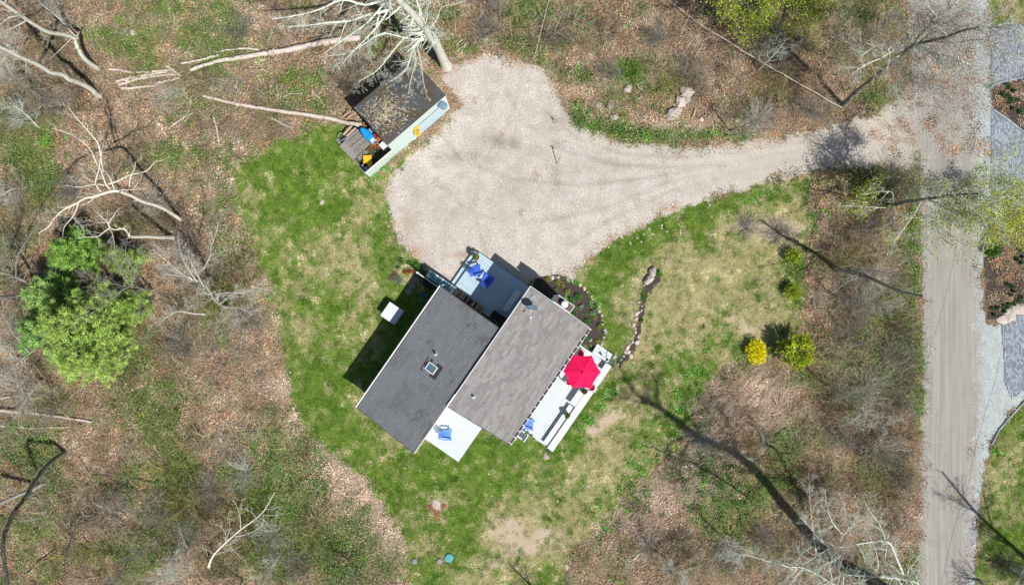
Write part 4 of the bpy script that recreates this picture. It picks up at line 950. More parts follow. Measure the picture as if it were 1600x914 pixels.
potted(P(913, 611, 1.15), 'dark pot of bronze green plants at the bench end beside the parasol', .20, .24, M['pot'], [(.05, .07, .03), (.22, .20, .05), (.16, .08, .04)], 3, pr=1.3)
for i, (px, py, q) in enumerate(((822, 676, 'nearest the gutter'), (828, 680, 'middle of the three'), (833.5, 684.5, 'nearest the bench'))):
    potted(P(px, py, .8), 'small white pot of yellow green flowers on the side steps, ' + q, .11, .16, M['pot_white'], [(.30, .36, .12), (.5, .5, .15), (.15, .25, .06)], 10 + i, pr=1.3, nn=90)
potted(P(948, 561, .9), 'small dark trailing plant at the top of the deck steps', .10, .18, M['pot'], [(.04, .08, .03), (.10, .10, .05)], 20, nn=80)
potted(P(857, 702, .6), 'dark leafy pot with white flowers at the south tip of the long deck', .14, .25, M['pot'], [(.03, .06, .03), (.6, .6, .6), (.06, .05, .04)], 21, wts=[.5, .25, .25], pr=1.7, nn=220)
for (px, py, lb, m) in ((739, 394, 'small white flower pot beside the brown pot at the deck corner', M['pot_white']), (747, 396, 'small round white pot at the north tip of the deck', M['pot_white'])):
    potted(P(px, py, .65), lb, .09, .14, m, [(.2, .25, .25), (.5, .5, .5)], 30 + int(px), nn=60)

# woodpile and its tarp, low screen, black chest, hose, pavers, box
wp = thing('woodpile', hw(0, 0, 0), 'row of split firewood stacked against the end of the dark roof wing', 'woodpile', RZ)
mesh_logs = []
for k in range(6):
    b = MB(); rr = random.Random(k); pr = [(math.cos(a) * .09 * rr.uniform(.6, 1.15), math.sin(a) * .09 * rr.uniform(.6, 1.15)) for a in [i * 2 * math.pi / 5 for i in range(5)]]
    n0 = len(b.v)
    for x in (-.22, .22): b.v += [Vector((x, p[0], p[1])) for p in pr]
    b.f += [[0, 4, 3, 2, 1], [5, 6, 7, 8, 9]] + [[i, (i + 1) % 5, 5 + (i + 1) % 5, 5 + i] for i in range(5)]
    mesh_logs.append(b.mesh('firewood'))
fm = [M['wood_fire'], M['bark_fire'], M['wood_fire']]
for k, me in enumerate(mesh_logs): me.materials.append(fm[k % 3])
for lay in range(7):
    v = -6.15
    while v < -.95:
        if not (lay >= 6 and R.random() < .25):
            o = link('firewood', R.choice(mesh_logs), None, wp, hl(-2.42 + R.uniform(-.05, .05), v, .10 + lay * .155 + R.uniform(-.02, .02)))
            o.rotation_euler = (R.uniform(0, 6), R.uniform(-.06, .06), R.uniform(-.14, .14))
        v += .175
def cloth(name, label, cat, u0, u1, v0, v1, z, drop, m, seed, nu=6, nv=14, parent=None):
    rr = random.Random(seed); b = MB(); top = []
    for i in range(nu + 1):
        for j in range(nv + 1):
            f, g_ = i / nu, j / nv; e = min(f, 1 - f)
            zz = z + .05 * math.sin(j * 1.7) * rr.uniform(.4, 1) - (drop if e < .01 else 0) + rr.uniform(-.02, .02)
            b.v.append(hl(u0 + (u1 - u0) * f + rr.uniform(-.01, .01), v0 + (v1 - v0) * g_, zz))
    n0 = len(b.v); b.v += [v - Vector((0, 0, .012)) for v in b.v[:n0]]; w1 = nv + 1
    for i in range(nu):
        for j in range(nv):
            a = i * w1 + j; b.f.append([a, a + 1, a + w1 + 1, a + w1]); b.f.append([n0 + a, n0 + a + w1, n0 + a + w1 + 1, n0 + a + 1])
    o = b.build(name, m, parent)
    if parent is None: o.matrix_world = HM @ Matrix.Scale(1, 4); tag(o, label, cat)
    o.location = (0, 0, 0)
    if parent is None: o.rotation_euler = (0, 0, RZ)
    return o
tp = thing('tarp', hw(0, 0, 0), 'teal and white chequered tarp over the outer end of the woodpile', 'tarp', RZ)
for i in range(9):
    for j, (a0, a1) in enumerate(((-2.72, -2.44), (-2.44, -2.14))):
        v = -6.1 + i * .27; mm = M['tarp_white'] if (i + j) % 3 != 1 and (i * 5 + j) % 4 != 2 else M['tarp']
        if 2 < i < 6 and j == 0: mm = M['tarp']
        cloth('tarp_square', None, None, a0, a1, v, v + .275, 1.26 - .05 * j, 0, mm, i * 2 + j, 3, 3, tp)
fs = thing('screen_fence', hw(0, 0, 0), 'short white rail on posts running from the roof corner towards the lawn', 'rail', RZ)
dpart(fs, 'top_rail', M['trim'], (-2.9, -2.83, -6.75, -4.7, 1.30, 1.36)); dpart(fs, 'post', M['trim'], (-2.93, -2.80, -6.86, -6.74, 0, 1.42)); dpart(fs, 'panel', M['charcoal'], (-2.88, -2.85, -6.7, -4.7, .1, 1.25))
cx = thing('storage_chest', hw(0, 0, 0), 'black storage chest in the inner corner of the north deck', 'chest', RZ)
dpart(cx, 'body', M['black'], (-2.5, -1.9, -.35, .78, .5, 1.0)); dpart(cx, 'lid', M['black'], (-2.53, -1.87, -.38, .8, 1.003, 1.07))
kt = thing('kettle_table', P(674, 441, 0), 'round black patio table in the house shade behind the white rail', 'table')
b = MB(); b.lathe([(.55, .66), (.57, .68), (.57, .70), (.1, .71), (.02, .71)], 24); b.build('table_top', M['black'], kt)
for i in range(4): a = i * math.pi / 2 + .5; b = MB(); b.tube([(.35 * math.cos(a), .35 * math.sin(a), .67), (.5 * math.cos(a), .5 * math.sin(a), 0)], .02, 6); b.build('leg', M['black'], kt)
hs = thing('garden_hose', P(663, 465, 0), 'coiled teal garden hose lying in the shade beside the dark roof', 'hose')
pts = []
for i in range(150):
    a = i * .25; rr_ = .40 - .06 * math.sin(i * .8) * .6 - (i % 50) * .004; pts.append((rr_ * math.cos(a) + R.uniform(-.006, .006), rr_ * math.sin(a), .02 + i * .0011))
b = MB(); b.tube(pts, .017, 6); b.build('coil', M['teal'], hs)
b = MB(); b.tube([pts[-1], (.2, .1, .2), (.05, .0, .22)], .022, 6); b.build('nozzle', M['black'], hs)
for (px, py, lb) in ((649.6, 437.7, 'grey square stepping stone nearest the woodpile'), (643.6, 446.7, 'grey square stepping stone in the middle of the row of three'), (638, 455.5, 'grey square stepping stone farthest from the woodpile')):
    o = MB().box((0, 0, .02), (.46, .46, .05), .6 + R.uniform(-.1, .1)).build('stepping_stone', M['paver'], None, P(px, py)); tag(o, lb, 'stepping stone', 'grey stepping stones in the shade')
bx_ = thing('well_cover', P(616, 489, 0), 'white square box with one pale blue slatted side on the lawn left of the house', 'box', RZ)
b = MB(); b.box((0, 0, .46), (1.18, 1.18, .92)); b.build('body', M['white'], bx_)
b = MB(); b.box((0, .22, .945), (1.27, .86, .05)); b.build('lid', M['white'], bx_)
for i in range(6): b = MB(); b.box((-.52 + i * .208, -.43, .935), (.195, .42, .03)); b.build('slat', M['blue_siding'], bx_)

# ---------------------------------------------------------------- shed
sa = Vector((.759, .651, 0)); SO = Vector((-9.06, 10.75, 0)); SRZ = math.atan2(sa.y, sa.x)
SM = Matrix.Translation(SO) @ Matrix.Rotation(SRZ, 4, 'Z')      # local x along the front, y towards the back
def sbox(b, a0, a1, n0, n1, z0, z1): b.box(((a0 + a1) / 2, (n0 + n1) / 2, (z0 + z1) / 2), (a1 - a0, n1 - n0, z1 - z0))
shed = thing('shed', SO, 'pale green shed with mossy lean-to roof on the upper left of the gravel drive', 'shed', SRZ)
def zsh(n): return 3.86 - n * (1.0 / 3.9)
b = MB(); b.prism([(0.02, .06), (5.41, .06), (5.41, 3.8), (.02, 3.8)], 0, [zsh(.06) - .14, zsh(.06) - .14, zsh(3.8) - .14, zsh(3.8) - .14]); b.build('wall', M['siding'], shed)
def spart(t, name, m, *boxes):
    b = MB()
    for q in boxes: sbox(b, *q)
    return b.build(name, m, t)
fw = spart(shed, 'front_wall', M['siding'], (-.02, 5.50, .0, .057, 0, 3.78))
# clapboard laps on the front
for i in range(18): spart(fw, 'clapboard', M['siding'], (0.0, 5.48, -.014 - .004 * (i % 2), -.001, .05 + i * .205, .05 + i * .205 + .2))
dr = spart(shed, 'door', M['blue_siding'], (2.3, 5.0, -.05, -.021, .03, 2.30))
for i in range(4): spart(dr, 'door_panel', M['blue_siding'], (2.36, 4.94, -.062, -.052, .08 + i * .56, .58 + i * .56))
spart(dr, 'door_rail', M['grey_metal'], (2.2, 5.1, -.075, -.051, 2.32, 2.38))
b = MB(); b.prism([(-.06, -.08), (5.52, -.08), (5.52, 3.92), (-.06, 3.92)], [zsh(-.08) - .12, zsh(-.08) - .12, zsh(3.92) - .12, zsh(3.92) - .12], [zsh(-.08), zsh(-.08), zsh(3.92), zsh(3.92)])
sroof = b.build('roof', M['fascia'], shed)
stf = MB(); cache = {}; cnt = 0; rr = random.Random(5); ang = math.atan(-1.0 / 3.9)
for i in range(28):
    n = -.05 + (i + .5) * .141; a = -.04 - rr.uniform(0, .3)
    while a < 5.5:
        a0, a1 = max(a, -.04), min(a + .32, 5.5); a += .32
        if a1 - a0 < .06: continue
        mm = Matrix.Translation(((a0 + a1) / 2, n, zsh(n) + .007)) @ Matrix.Rotation(ang - .03 * -1, 4, 'X')
        stf.box((0, 0, 0), (a1 - a0 - .006, .108, .018), m=mm)
tag(stf.build('shingle', M['shingle_moss'], sroof), kind='stuff')
spart(shed, 'corner_board', M['trim'], (5.43, 5.53, -.03, .1, 0, 3.74))
spart(shed, 'drip_edge', M['trim'], (-.075, -.062, -.1, 3.92, 2.86, 2.92))
# round grey disc and yellow sign on the front wall
rd = thing('wall_dish', SM @ Vector((4.95, -.10, 3.25)), 'round blue grey dish on a thin stem at the right end of the shed front', 'dish', SRZ)
b = MB(); b.lathe([(.01, 0), (.2, .015), (.30, .05), (.305, .07), (.2, .04), (.01, .02)], 22)
mm = Matrix.Translation((0, -.32, .15)) @ Matrix.Rotation(math.radians(38), 4, 'X'); b.v = [mm @ v for v in b.v]; b.build('disc', M['dish'], rd, smooth=True)
b = MB(); b.tube([(0, 0, -.35), (0, -.2, 0), (0, -.3, .12)], .02, 6); b.build('stem', M['grey_metal'], rd)
sg = thing('sign', SM @ Vector((2.35, -.22, 2.0)), 'small orange yellow square sign with dark marks on the shed front', 'sign', SRZ)
mm = Matrix.Rotation(math.radians(14), 4, 'Y') @ Matrix.Rotation(math.radians(-20), 4, 'X') @ Matrix.Scale(1.75, 4, (0, 0, 1))
b = MB(); b.box((0, -.02, 0), (.46, .02, .60), m=mm); b.build('board', M['yellow'], sg)
b = MB()
for q in ((-.08, .1), (.1, .02), (-.04, -.12)): b.box((q[0], -.034, q[1]), (.09, .006, .12), m=mm)
b.build('mark', M['charcoal'], sg)
# fence continuing the front wall
fn = thing('board_fence', SO, 'pale green solid fence continuing the shed front to the left', 'fence', SRZ)
for i in range(9): spart(fn, 'board', M['siding'], (-2.68 + i * .298, -2.68 + i * .298 + .290, -.02, .02, 0, 1.66))
spart(fn, 'cap', M['trim'], (-2.70, -.03, -.05, .05, 1.663, 1.71))
for a in (-2.6, -1.35, -.12): spart(fn, 'post', M['fascia'], (a, a + .09, .022, .11, 0, 1.6))
lf = thing('edging_timber', SO, 'weathered timber edging between the storage yard and the lawn', 'timber edging', SRZ)
spart(lf, 'timber', M['wood_grey'], (-2.78, -2.68, .1, 1.8, 0, .22)); spart(lf, 'timber', M['wood_grey'], (-2.78, -2.68, 1.83, 3.9, 0, .20))
# yard clutter
tag(MB().box((0, 0, .015), (2.6, 3.8, .03)).build('yard_mat', M['charcoal'], None, SM @ Vector((-1.35, 1.95, .012))), 'dark weed mat under the clutter beside the shed', 'mat')
bpy.data.objects['yard_mat'].rotation_euler = (0, 0, SRZ)
def sl(px, py, z): return P(px, py, z)
planks = [((541,218),(557,206),.42,.22),((545,224),(563,209),.34,.26),((550,231),(570,215),.40,.24),((556,238),(574,222),.36,.28),((562,247),(571,238),.30,.3)]
for i, (p, q, z, wd) in enumerate(planks):
    a, b_ = P(*p, z), P(*q, z); c = (a + b_) / 2; L = (b_ - a).length + .25
    o = MB().box((0, 0, 0), (L, wd, .09), math.atan2(b_.y - a.y, b_.x - a.x)).build('plank', M['wood_grey'], None, c)
    tag(o, 'weathered grey plank on the yard stack, ' + ('nearest the fallen trunk', 'second from the fallen trunk', 'third from the fallen trunk', 'fourth from the fallen trunk', 'shortest, nearest the pots')[i], 'plank', 'grey planks stacked beside the shed')
o = tag(MB().box((0, 0, 0), (2.0, 1.5, .3), SRZ + .05).build('pallet', M['wood_grey'], None, P(556, 226, .17)), 'grey pallet under the planks in the storage yard', 'pallet')
def tube_thing(name, pts, rad, m, label, cat, sides=8, smooth=True, group=None):
    b = MB(); b.tube(pts, rad, sides); return tag(b.build(name, m, None, smooth=smooth), label, cat, group)
tube_thing('timber_beam', [P(537, 210, .5), P(549, 197, .7)], .10, M['wood_new'], 'short pale sawn timber at the top corner of the storage yard', 'timber', 4, False)
tube_thing('timber_beam', [P(541, 213, .45), P(556, 200, .6)], .07, M['wood_new'], 'narrow yellow timber lying beside the grey planks', 'timber', 4, False)
for q in (((536,182),(548,174),'upper short pale board leaning by the shed corner'), ((541,186),(556,175),'lower short pale board leaning by the shed corner')):
    tube_thing('board', [P(*q[0], .3), P(*q[1], .8)], .06, M['wood_new'], q[2], 'board', 4, False)
k = thing('kayak', P(575, 212, .8), 'bright blue rounded sled with white end in the storage yard', 'sled', math.radians(-46))
b = MB(); b.v = []; n = 12
for i in range(9):
    f = i / 8; w_ = .34 * math.sin(math.pi * (f * .86 + .07)) ** .6; x = -.75 + 1.5 * f
    for j in range(n): a = math.pi * 2 * j / n; b.v.append(Vector((x, w_ * math.cos(a), .16 * math.sin(a) + .05 * (2 * f - 1) ** 2)))
for i in range(8):
    for j in range(n): b.f.append([i * n + j, (i + 1) * n + j, (i + 1) * n + (j + 1) % n, i * n + (j + 1) % n])
b.f.append(list(range(n))); b.f.append([8 * n + j for j in range(n)][::-1]); b.build('hull', M['blue_bright'], k, smooth=True)
b = MB(); b.box((.55, 0, .12), (.34, .42, .16), taper=.7); b.build('end_cap', M['tarp_white'], k)
# bins and boxes against the shed side
for (px, py, d, z, m, lb, nm, c) in ((581,205,(.55,.5,.6),.7,'grey_metal','grey blue bin against the shed side','bin','bin'), (586,212,(.42,.5,.5),.7,'red_paint','dark red crate beside the grey bin','crate','crate'),
        (593,219,(.5,.45,.4),.8,'terracotta','orange tub between the red crate and the white box','tub','tub'), (599,226,(.55,.7,.5),.8,'white','white cool box nearest the shed corner','cool_box','box'),
        (584,221,(.5,.5,.35),.5,'terracotta','rust red bucket in front of the blue sled','bucket','bucket'), (573,250,(.45,.4,.3),.5,'charcoal','black lidded tub near the fence','tub','tub'),
        (571,261,(.4,.5,.5),.6,'grey_metal','blue grey can at the lower corner of the yard','can','can')):
    t = thing(nm, P(px, py, z) * Vector((1, 1, 0)) if False else Vector((P(px, py, z).x, P(px, py, z).y, 0)), lb, c, SRZ + R.uniform(-.3, .3))
    b = MB(); b.box((0, 0, z / 2), (d[0] * .86, d[1] * .86, z), taper=1.16); b.build('body', M[m], t)
    b = MB(); b.box((0, 0, z + .015), (d[0] * 1.05, d[1] * 1.05, .03)); b.build('lid', M[m], t)
yw = thing('wheelbarrow', P(577, 254, 0), 'yellow wheelbarrow tray standing in the shade by the fence', 'wheelbarrow', SRZ + .9)
b = MB(); b.box((0, 0, .5), (.62, .48, .26), taper=1.4); b.build('tray', M['yellow'], yw)
b = MB(); b.lathe([(.02, -.04), (.16, -.04), (.17, 0), (.16, .04), (.02, .04)], 14); b.v = [Matrix.Translation((.5, 0, .17)) @ Matrix.Rotation(math.pi / 2, 4, 'X') @ v for v in b.v]; b.build('wheel', M['black'], yw)
for s in (-1, 1): b = MB(); b.tube([(.5, s * .1, .2), (-.9, s * .3, .55)], .02, 6); b.build('handle', M['wood_new'], yw); b = MB(); b.tube([(-.25, s * .2, .4), (-.3, s * .22, 0)], .02, 6); b.build('leg', M['black'], yw)
yt = thing('watering_can', P(563.5, 196.5, .0), 'yellow can beside the shed wall above the blue sled', 'can', .3)
b = MB(); b.lathe([(.16, 0), (.17, .35), (.1, .42), (.02, .43)], 14); b.build('body', M['yellow'], yt); b = MB(); b.tube([(.15, 0, .1), (.42, 0, .42)], .025, 6); b.build('spout', M['yellow'], yt)
POTS = [(567,241),(572,238),(577,235),(580,231),(585,228),(588,231),(592,229),(594,233),(588,224),(566,247)]
pp = None
for i, (px, py) in enumerate(POTS):
    s_ = R.uniform(.10, .17); z = R.uniform(.02, .15)
    o = MB().lathe([(s_ * .7, 0), (s_, s_ * 1.6), (s_ * .85, s_ * 1.6), (s_ * .6, .03), (.01, .03)], 14).build('flower_pot', M['terracotta'], None, P(px, py, z))
    o.rotation_euler = (R.uniform(-.5, .5), R.uniform(-.5, .5), 0)
    tag(o, 'empty terracotta pot in the heap between the planks and the fence', 'flower pot', 'terracotta pots heaped in the yard')
tube_thing('iron_hoop', [P(533 + 5 * math.cos(a), 214 + 6 * math.sin(a), .3) for a in [i * .5 for i in range(13)]], .03, M['grey_metal'], 'grey hoop at the left corner of the storage yard', 'hoop', 6)
for q in (((551,194),(566,208),'black pole over the top of the planks'), ((566,208),(576,222),'black pole between planks and blue sled')):
    tube_thing('pole', [P(*q[0], .6), P(*q[1], .6)], .035, M['black'], q[2], 'pole', 6)
# white edging slabs at the foot of the shed
for q in ((644,213,.95,'white curved slab at the foot of the shed front, nearer the shed door'), (631,224,.85,'white curved slab at the foot of the shed front, nearer the fence')):
    b = MB(); pr = []
    for i in range(11): a = math.pi * i / 10; pr.append((math.cos(a) * q[2] * .55, -math.sin(a) * .34))
    b.prism(pr[::-1], 0, .07); o = b.build('edging_slab', M['white'], None, P(q[0], q[1])); o.rotation_euler = (0, 0, SRZ); tag(o, q[3], 'slab')
# ---------------------------------------------------------------- trees
def smooth_line(pts, sub=3):
    pts = [np.array(p, float) for p in pts]
    if len(pts) < 3: 
        return [pts[0] + (pts[-1] - pts[0]) * t for t in np.linspace(0, 1, sub + 1)]
    q = [2 * pts[0] - pts[1]] + pts + [2 * pts[-1] - pts[-2]]; out = []
    for i in range(1, len(q) - 2):
        for k in range(sub):
            t = k / sub; a, b, c, d = q[i - 1], q[i], q[i + 1], q[i + 2]
            out.append(.5 * ((2 * b) + (-a + c) * t + (2 * a - 5 * b + 4 * c - d) * t * t + (-a + 3 * b - 3 * c + d) * t ** 3))
    out.append(pts[-1]); return out
def perp(d, r):
    v = r.normal(0, 1, 3); v -= d * np.dot(v, d); return v / (np.linalg.norm(v) + 1e-9)
def grow(tb, p, d, L, rad, depth, r, up, tips, wob=.16, kids=(3, 6), droop=0.0):
    n = 5 if L > .8 else 4
    pts = [p]; seg = L / (n - 1); dd = d.copy()
    for i in range(n - 1):
        dd = dd + r.normal(0, wob, 3) + np.array([0, 0, up]); dd /= np.linalg.norm(dd); pts.append(pts[-1] + dd * seg)
    rr = np.linspace(rad, max(rad * .35, .004), n)
    tb.add(pts, rr, 4 if rad > .03 else 3); tips.append((pts[-1], dd))
    if depth <= 0: return
    for _ in range(r.integers(*kids)):
        t = r.uniform(.2, .98); k = min(int(t * (n - 1)), n - 2); f = t * (n - 1) - k
        q = pts[k] * (1 - f) + pts[k + 1] * f; ax = pts[k + 1] - pts[k]; ax /= np.linalg.norm(ax) + 1e-9
        a = math.radians(r.uniform(28, 62)); nd = ax * math.cos(a) + perp(ax, r) * math.sin(a)
        nl = L * r.uniform(.35, .62) * (1.15 - .5 * t)
        if nl > .10: grow(tb, q, nd, nl, max(rad * (1 - .6 * t) * .55, .0045), depth - 1, r, up, tips, wob, kids)
def along(tb, line, r0, r1, n, Lr, depth, r, up, tips, t0=.15, wob=.16, kids=(3, 6), ang=(30, 65), bias=None, bw=.5):
    L = [np.linalg.norm(line[i + 1] - line[i]) for i in range(len(line) - 1)]; tot = sum(L)
    for k in range(n):
        t = t0 + (1 - t0) * (k + r.random()) / n; s_ = t * tot; i = 0
        while i < len(L) - 1 and s_ > L[i]: s_ -= L[i]; i += 1
        f = min(s_ / (L[i] + 1e-9), 1); q = line[i] * (1 - f) + line[i + 1] * f; ax = (line[i + 1] - line[i]) / (L[i] + 1e-9)
        a = math.radians(r.uniform(*ang)); pp_ = perp(ax, r)
        if bias is not None: pp_ = pp_ * (1 - bw) + np.array(bias) * bw; pp_ /= np.linalg.norm(pp_) + 1e-9
        nd = ax * math.cos(a) + pp_ * math.sin(a)
        rad = (r0 + (r1 - r0) * t) * r.uniform(.2, .42)
        grow(tb, q, nd, r.uniform(*Lr) * (1.1 - .45 * t), max(rad, .007), depth, r, up, tips, wob, kids)
def G(gx, gy, z):
    """pixel + height of the point standing z above ground pixel gx, gy"""
    k = H / (H - z); return (800 + (gx - 800) * k, 457 + (gy - 457) * k, z)
def SHD(sx, sy, z):
    """pixel of the point at height z whose shadow falls on ground pixel sx, sy"""
    return G(sx + 10.5 * z, sy + 10.5 * z, z)[:2]
def W3(p, z): v = P(p[0], p[1], z); return np.array((v.x, v.y, v.z))
LEAF_YG = [(.40, .46, .05), (.30, .38, .05), (.52, .52, .10), (.22, .30, .05)]
BUD_RED = [(.26, .13, .10), (.34, .20, .15), (.18, .10, .08)]
def leaves(name, parent, tips, n, cols, seed, size=(.05, .12), spread=.22, origin=(0, 0, 0)):
    r = np.random.default_rng(seed); T = np.array([t[0] for t in tips]) - np.array(origin)
    if len(T) > 60: T = T[r.random(len(T)) < .4]
    p = T[r.integers(0, len(T), n)] + r.normal(0, spread, (n, 3))
    a = r.normal(0, 1, (n, 3)); a[:, 2] *= .6; a /= np.linalg.norm(a, axis=1, keepdims=True); b_ = np.cross(a, r.normal(0, 1, (n, 3))); b_ /= np.linalg.norm(b_, axis=1, keepdims=True)
    L = r.uniform(*size, n)[:, None]
    V = np.stack([p - a * L * .5, p + b_ * L * .3, p + a * L * .5, p - b_ * L * .3], 1).reshape(-1, 3)
    return link(name, fast_mesh(name, V, np.arange(4 * n).reshape(-1, 4), np.repeat(pick(cols, r, n, None, .15), 4, 0)), M['tint'], parent)
def tree(label, trunk, r0, r1, limbs=(), m='bark_grey', seed=1, n=20, Lr=(1.2, 2.6), depth=2, up=.05, t0=.35, name='bare_tree', cat='tree',
         leaf=None, kids=(4, 8), zs=None, bias=None, wob=.16, limb_n=8, limb_L=(.6, 1.5), m_crown=None, group=None, lift=1.0, tw=1.0):
    base = trunk[0]; r = np.random.default_rng(seed)
    pts = [W3(q, q[2] if len(q) > 2 else ZR(base, q) * lift) for q in trunk]
    o0 = pts[0].copy(); o0[2] = 0; line = smooth_line(pts)
    t = thing(name, o0, label, cat, 0, group)
    tb = TB(); K = len(line); rr = r0 + (r1 - r0) * (np.linspace(0, 1, K)) ** .8; rr[0] *= 1.35
    tb.add([p - o0 - (np.array([0, 0, .15]) if i == 0 else 0) for i, p in enumerate(line)], rr, 9)
    link('trunk', tb.mesh('trunk'), M[m], t)
    cb = TB(); tips = []
    if n: along(cb, line, r0, r1, n, Lr, depth, r, up, tips, t0, wob, kids, bias=bias)
    for lm in limbs:
        px, z0, z1, lr = lm[:4]; k = len(px)
        lp = [W3(q, z0 + (z1 - z0) * i / (k - 1)) for i, q in enumerate(px)]; ll = smooth_line(lp)
        lb = TB(); lb.add([p - o0 for p in ll], np.linspace(lr * .82, max(lr * .2, .007), len(ll)), 6)
        link('limb', lb.mesh('limb'), M[m_crown or m], t)
        ln = lm[4] if len(lm) > 4 else limb_n
        along(cb, ll, lr * tw, lr * .4 * tw, int(ln * 1.3 + .5), lm[5] if len(lm) > 5 else limb_L, depth, r, up, tips, .15, wob, kids, bias=lm[6] if len(lm) > 6 else bias)
        tips.append((ll[-1], None))
    if cb.g:
        V, F = cb.arrays(); link('crown', fast_mesh('crown', V - o0, F, smooth=True), M[m_crown or m], t)
    if leaf:
        leaves('foliage', t, tips, leaf[0], leaf[1], seed, leaf[2] if len(leaf) > 2 else (.05, .12), leaf[3] if len(leaf) > 3 else .22, o0)
    return t, tips

# the big pale tree over the shed
tree('large pale lichen covered tree at the top of the gravel spreading over the shed', [(697,103,0),(690,88),(682,71),(672,57),(663,42),(650,28),(635,12),(618,-4),(600,-22)], .40, .16, [
    ([(672,57),(655,64),(640,61),(622,57),(602,52)], 4.6, 6.6, .17, 7, (.8, 2.0)),
    ([(602,52),(585,58),(565,72),(540,84),(512,88)], 6.6, 7.6, .08, 9, (.7, 1.7)),
    ([(655,64),(645,78),(640,95),(632,112),(610,128)], 5.0, 5.8, .10, 12, (.6, 1.6), (-.3, -.6, .2)),
    ([(645,70),(650,95),(643,120),(638,148)], 5.0, 5.6, .06, 9, (.5, 1.2)),
    ([(650,66),(658,100),(662,130),(668,154)], 5.0, 5.5, .05, 6, (.4, 1.0)),
    ([(632,58),(610,85),(590,110),(560,128)], 5.4, 6.4, .07, 9, (.6, 1.5)),
    ([(618,10),(600,18),(574,24),(545,33),(512,36),(480,40),(450,42)], 8.2, 9.2, .15, 14, (.8, 2.0), (-.3, -.7, 0)),
    ([(612,5),(598,30),(575,58),(552,80),(535,100)], 8.4, 8.0, .09, 10, (.7, 1.6)),
    ([(600,0),(570,8),(535,0),(500,15),(460,25),(425,30)], 9.4, 10.5, .12, 12, (.8, 2.0), (-.3, -.6, 0)),
    ([(605,0),(575,35),(540,60),(505,85)], 9.0, 8.6, .08, 10, (.6, 1.6)),
    ([(663,42),(659,25),(652,5),(648,-15)], 5.8, 9.0, .19, 6, (.8, 2.0)),
    ([(672,45),(684,28),(690,12),(715,6),(740,-4)], 5.2, 7.5, .05, 6, (.6, 1.4)),
    ([(678,52),(695,52),(710,53)], 4.4, 5.2, .03, 4, (.4, .8)),
    ([(660,36),(668,15),(676,-10)], 6.4, 8.0, .05, 5, (.6, 1.2)),
    ([(625,4),(600,-10),(560,-20)], 9, 10.5, .12, 8, (1, 2))], 'bark_pale', 3, 26, (1.2, 2.6), 2, -.02, .35, lift=.95, m_crown='bark_green', limb_n=9, bias=(-.35, -.5, 0))
# two leaning pale trunks at the upper left
tree('pale curved trunk rising to the top left corner, upper of two', [(152,107,0),(143,101),(133,93),(126,84),(121,75),(116,61),(98,54),(77,51),(59,42),(42,31),(17,14),(-6,-2)], .19, .11, [
    ([(116,61),(122,54),(125,49)], 3.0, 3.8, .07, 0), ([(110,62),(92,80),(75,96)], 3.6, 3.9, .035, 1), ([(41,33),(20,44),(0,52)], 7.4, 8.4, .06, 5), ([(60,43),(72,62)], 5.6, 5.2, .03, 2),
    ([(30,25),(10,30),(-8,50)], 8.2, 9, .05, 7, (.8, 1.6))], 'bark_pale', 5, 6, (.8, 2), 2, .03, .75)
tree('pale kinked trunk rising to the left edge, lower of two', [(153,150,0),(147,144),(140,138),(124,130),(107,124),(98,117),(80,114),(70,108),(54,99),(35,91),(14,80),(-8,70)], .21, .12, [
    ([(30,88),(18,70),(0,58)], 7.5, 9, .06, 12, (.8, 1.8)), ([(14,80),(5,95),(-10,110)], 8, 9, .05, 10, (.8, 1.8))], 'bark_pale', 6, 8, (.8, 2), 2, .03, .7)
tree('thin dark trunk with pale lichen patches crossing between the two pale trunks', [(59,100,0),(66,88,1.2),(72,76,2.2),(76,60,3),(79,40,3.6)], .10, .07, (), 'bark_dark', 7, 3, (.4, .9), 1, 0, .5)
# white forked tree left of the lawn
def z1(lst): return [((x / 3.808) + 60, (y / 3.808) + 160) for x, y in lst]
tree('white forked bare tree with long arching limbs left of the lawn', z1([(850,700),(760,640),(690,610),(620,590),(540,550),(480,530)]), .14, .11, [
    (z1([(480,530),(440,528),(380,545),(330,563),(280,570),(220,605),(150,640),(100,685),(60,740),(0,780)]), 9, 10.5, .12, 16),
    (z1([(430,520),(400,485),(370,400),(350,370),(300,270),(200,195),(80,155)]), 9, 12, .07, 12), (z1([(385,420),(360,260),(320,200),(250,120),(200,60),(170,20)]), 9.5, 12, .065, 14),
    (z1([(400,490),(470,470),(540,435),(640,410),(690,360),(735,345)]), 9, 11, .08, 4), (z1([(540,500),(550,440),(575,390),(575,350)]), 9.5, 10.5, .045, 2), (z1([(390,495),(340,488),(240,505),(170,495)]), 9, 10, .05, 5),
    (z1([(480,522),(560,520),(640,512)]), 8.6, 9.2, .05, 2), (z1([(380,545),(340,480),(360,400),(375,300),(390,250)]), 9, 11.5, .06, 9), (z1([(565,515),(600,470),(620,430)]), 9, 9.8, .03, 2),
    (z1([(335,475),(290,455),(245,420)]), 9.3, 10, .03, 4), (z1([(450,515),(420,440),(385,400)]), 9, 10, .05, 4),
    (z1([(240,600),(205,680),(155,740),(145,800)]), 9.6, 9.0, .05, 9), (z1([(200,680),(240,720),(275,750)]), 9, 8.6, .03, 5)], 'bark_white', 8, 2, (.6, 1.2), 2, .05, .6, limb_L=(.4, 1.3), kids=(2, 5))
